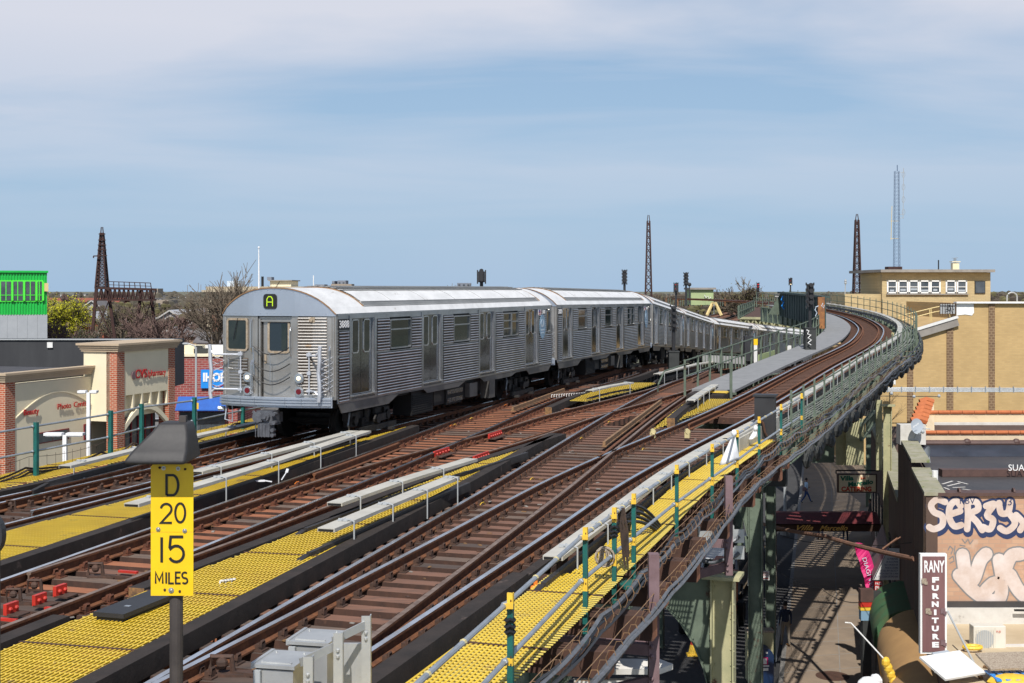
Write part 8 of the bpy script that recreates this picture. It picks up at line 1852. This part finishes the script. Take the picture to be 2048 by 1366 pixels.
for (lab, x, y, D, w, dep, wa, ro, g_) in (
    ('brick house with a white edged gable left of the gantry legs', 176, 626, 210, 5.0, 10, 'house_brick', 'house_roof_light', 'front'),
    ('white house with a dark hipped roof behind the brick gable', 184, 602, 300, 6, 10, 'house_white', 'house_roof', 'front'),
    ('long brown roofed terrace on the horizon left of the lattice tower', 160, 597, 420, 24, 12, 'house_brick', 'house_brick', 'side'),
    ('tan house seen through the bare trees under the gantry', 200, 640, 230, 9, 9, 'house_tan', 'house_roof_light', 'side'),
    ('pale house in the middle of the bare trees', 262, 625, 260, 7, 10, 'house_white', 'house_roof_light', 'front'),
    ('white gabled house right of the gantry', 340, 622, 240, 7, 10, 'house_white', 'house_roof_light', 'front'),
    ('grey roofed house right of the white gabled house', 385, 620, 230, 8, 10, 'house_white', 'house_roof', 'front'),
    ('light roofed house by the classical building', 410, 628, 215, 6, 10, 'house_white', 'house_roof_light', 'front'),
    ('orange brick house below the classical building', 395, 656, 185, 7.5, 8, 'house_tan', 'house_roof', 'side'),
    ('dark red brick house left of the train cab window', 432, 668, 170, 5, 8, 'house_brick', 'house_roof', 'side'),
    ('blue grey roofed house on the horizon behind the lattice tower', 220, 612, 380, 9, 10, 'house_white', 'far_block', 'front')):
    house(lab, x, y, D, w, dep, wa, ro, g_, rh=2.2 if g_ == 'front' else 1.2)
# trees
def tree(lab, x, ytop, D, w, kind, seed, name='bare_tree', group='trees behind the pharmacy', leafm=None, nleaf=0, gz=GZ, dens=1):
    rnd = random.Random(seed); t_ = Q(x, ytop, D); h = t_.z - gz; root = thing(name, lab, 'tree', (t_.x, D, gz), group); base = Vector((t_.x, D, gz)); m = MB(); tips = []
    m.tube([base, base + Vector((rnd.uniform(-.3, .3), 0, h * .18)), base + Vector((rnd.uniform(-.5, .5), 0, h * .38))], .030 * h, 7, r1=.018 * h); m.build('trunk', 'bark', root); m = MB(); c0 = base + Vector((0, 0, h * .38)); rmin = .00023 * D
    def grow(p, d, L, r_, lev):
        q = p + d * L; m.tube([p, p.lerp(q, .5) + Vector((rnd.uniform(-.05, .05), 0, rnd.uniform(-.03, .05))) * L, q], max(r_, rmin), 3, r1=max(r_ * .6, rmin * .7), caps=False); tips.append(q)
        if lev == 0: return
        for _ in range(4 if lev > 1 else 5):
            nd = (d + Vector((rnd.uniform(-1, 1), rnd.uniform(-1, 1), rnd.uniform(-.5, .75))) * .75).normalized(); grow(p.lerp(q, rnd.uniform(.35, 1)), nd, L * rnd.uniform(.5, .78), r_ * .55, lev - 1)
    for i in range(10 * dens):
        a = rnd.uniform(0, 6.28); sp_ = w / h; grow(c0 + Vector((0, 0, rnd.uniform(-.06, .12) * h)), Vector((math.cos(a) * sp_ * .9, math.sin(a) * sp_ * .9, rnd.uniform(.35, 1.0))).normalized(), h * .27, .009 * h, 3 if dens < 2 else 3)
    m.build('crown', kind, root)
    if leafm:
        lf = MB(); cc_ = base + Vector((0, 0, h * .66))
        for k_ in range(nleaf):
            if tips and (rnd.random() < .95 or not nleaf > 3000): p = Vector(rnd.choice(tips)) + Vector((rnd.gauss(0, .25), rnd.gauss(0, .25), rnd.gauss(0, .18)))
            else: p = cc_ + Vector((rnd.gauss(0, w * .32), rnd.gauss(0, w * .32), rnd.gauss(0, h * .14)))
            s = rnd.uniform(.07, .17) * (D / 180); a = Vector((rnd.gauss(0, 1), rnd.gauss(0, 1), rnd.gauss(0, 1))).normalized() * s; b = Vector((rnd.gauss(0, 1), rnd.gauss(0, 1), rnd.gauss(0, 1))).normalized() * s; lf.add([p, p + a, p + a + b, p + b], [(0, 1, 2, 3)])
        lf.build('leaves', leafm, root)
    return root
tree('bright yellow green tree in new leaf beside the green building', 116, 590, 205, 7.5, 'twig', 1, 'leafy_tree', leafm='leaf_yellow', nleaf=14000, dens=2)
for (lab, x, y, D, w, k_, sd, lm, nl) in (
    ('reddish bare tree at the foot of the green building', 118, 628, 180, 6, 'twig_red', 2, None, 0), ('dark evergreen shrubby tree left of the gantry legs', 160, 655, 175, 4, 'twig', 3, 'leaf_dark', 1500),
    ('bare tree just left of the lattice tower', 180, 612, 230, 7, 'twig_red', 4, None, 0), ('olive budding tree inside the gantry', 245, 606, 198, 7, 'twig', 5, 'leaf_olive', 1500), ('bare tree spreading under the middle of the gantry', 262, 600, 205, 8, 'twig', 6, 'leaf_olive', 500),
    ('wide bare tree right of the gantry legs', 312, 606, 182, 9, 'twig_red', 7, None, 0), ('bare reddish tree right of the wide one', 345, 615, 178, 7, 'twig_red', 8, None, 0), ('dark low evergreen under the bare trees', 300, 660, 170, 6, 'twig', 9, 'leaf_dark', 1200),
    ('brown tree on the horizon by the far high rises', 356, 594, 300, 12, 'twig', 10, 'leaf_olive', 900), ('brown tree between the high rises and the classical building', 388, 590, 290, 11, 'twig', 11, 'leaf_olive', 900), ('tall bare street tree in front of the classical building', 447, 548, 158, 6, 'twig', 12, None, 0),
    ('second bare street tree nearer the flagpole', 484, 546, 156, 6.5, 'twig', 13, None, 0), ('budding tree at the corner of the classical building', 430, 598, 190, 5, 'twig_red', 14, 'leaf_olive', 500), ('round tree on the horizon left of the gantry rail', 152, 583, 420, 9, 'twig_red', 15, None, 0), ('brown tree under the horizon behind the tan house', 405, 640, 195, 5, 'twig', 16, 'leaf_olive', 500)):
    tree(lab, x, y, D, w, k_, sd, leafm=lm, nleaf=nl)
tree('round budding tree on the horizon right of the green shed', 1475, 561, 200, 7, 'twig', 21, 'budding_tree', 'trees beyond the viaduct', 'leaf_olive', 1600, -4, 2)
for (lab, x, y, D, w, sd) in (('low bare tree behind the roof of the third car', 1322, 588, 260, 9, 22), ('low bare tree right of the first one behind the third car', 1345, 592, 250, 7, 23), ('faint tree left of the corrugated girder', 1545, 590, 280, 6, 24), ('faint tree beyond the pipe arch', 2044, 592, 260, 5, 25), ('low tree beside the signal tower wall', 1990, 594, 240, 5, 26), ('tiny bare tree top over the first car roof', 930, 565, 260, 6, 27), ('small tree top beside the black signal head', 905, 570, 280, 5, 28)):
    tree(lab, x, y, D, w, 'twig', sd, group='trees beyond the viaduct', leafm='leaf_olive', nleaf=300)
# far tree belt and roofs as one mass
m = MB(); rnd = random.Random(5)
for i in range(2600):
    D = rnd.uniform(330, 1500); x = rnd.uniform(-60, 2150); q = Q(x, 600, D); h = rnd.uniform(9, 17) - 5; r_ = rnd.uniform(2.5, 6)
    for _ in range(4): m.ball((q.x + rnd.uniform(-r_, r_), D, GZ + h - rnd.uniform(2, 6)), (r_ * rnd.uniform(.4, .8), r_ * .7, rnd.uniform(1.5, 3.5)), 0, 5, 4)
tag(m.build('distant_trees', 'tree_far'), kind='stuff')
m = MB()
for i in range(560):
    D = rnd.uniform(215, 420); x = rnd.choice((rnd.uniform(90, 460), rnd.uniform(1290, 1560), rnd.uniform(1970, 2080))); q = Q(x, 600, D); h = rnd.uniform(7.5, 13.5) * (.85 if x < 460 else 1)
    for _ in range(12): s_ = rnd.uniform(.3, 1.0); m.ball((q.x + rnd.gauss(0, 1.6), D + rnd.gauss(0, 1), GZ + h - abs(rnd.gauss(0, 2.2))), (s_, s_, s_ * .8), rnd.choice((0, 0, 1)), 4, 3)
tag(m.build('tree_belt', ['tree_brown', 'leaf_olive']), kind='stuff')
m = MB()
for i in range(420):
    D = rnd.uniform(300, 1300); x = rnd.uniform(-60, 2150); q = Q(x, 600, D); w_ = rnd.uniform(6, 14); h = rnd.uniform(6, 9.5); m.box((q.x, D, GZ + h / 2), (w_, 10, h)); m.prism([(q.x - w_/2 - .3, D - 5.3), (q.x + w_/2 + .3, D - 5.3), (q.x + w_/2 + .3, D + 5), (q.x - w_/2 - .3, D + 5)], GZ + h + .01, GZ + h + .4, 1)
tag(m.build('distant_houses', ['house_white', 'house_roof']), kind='stuff')
# ---------------------------------------------------------------- end
for o in S.objects:
    if o.type == 'MESH': o.data.name = o.name
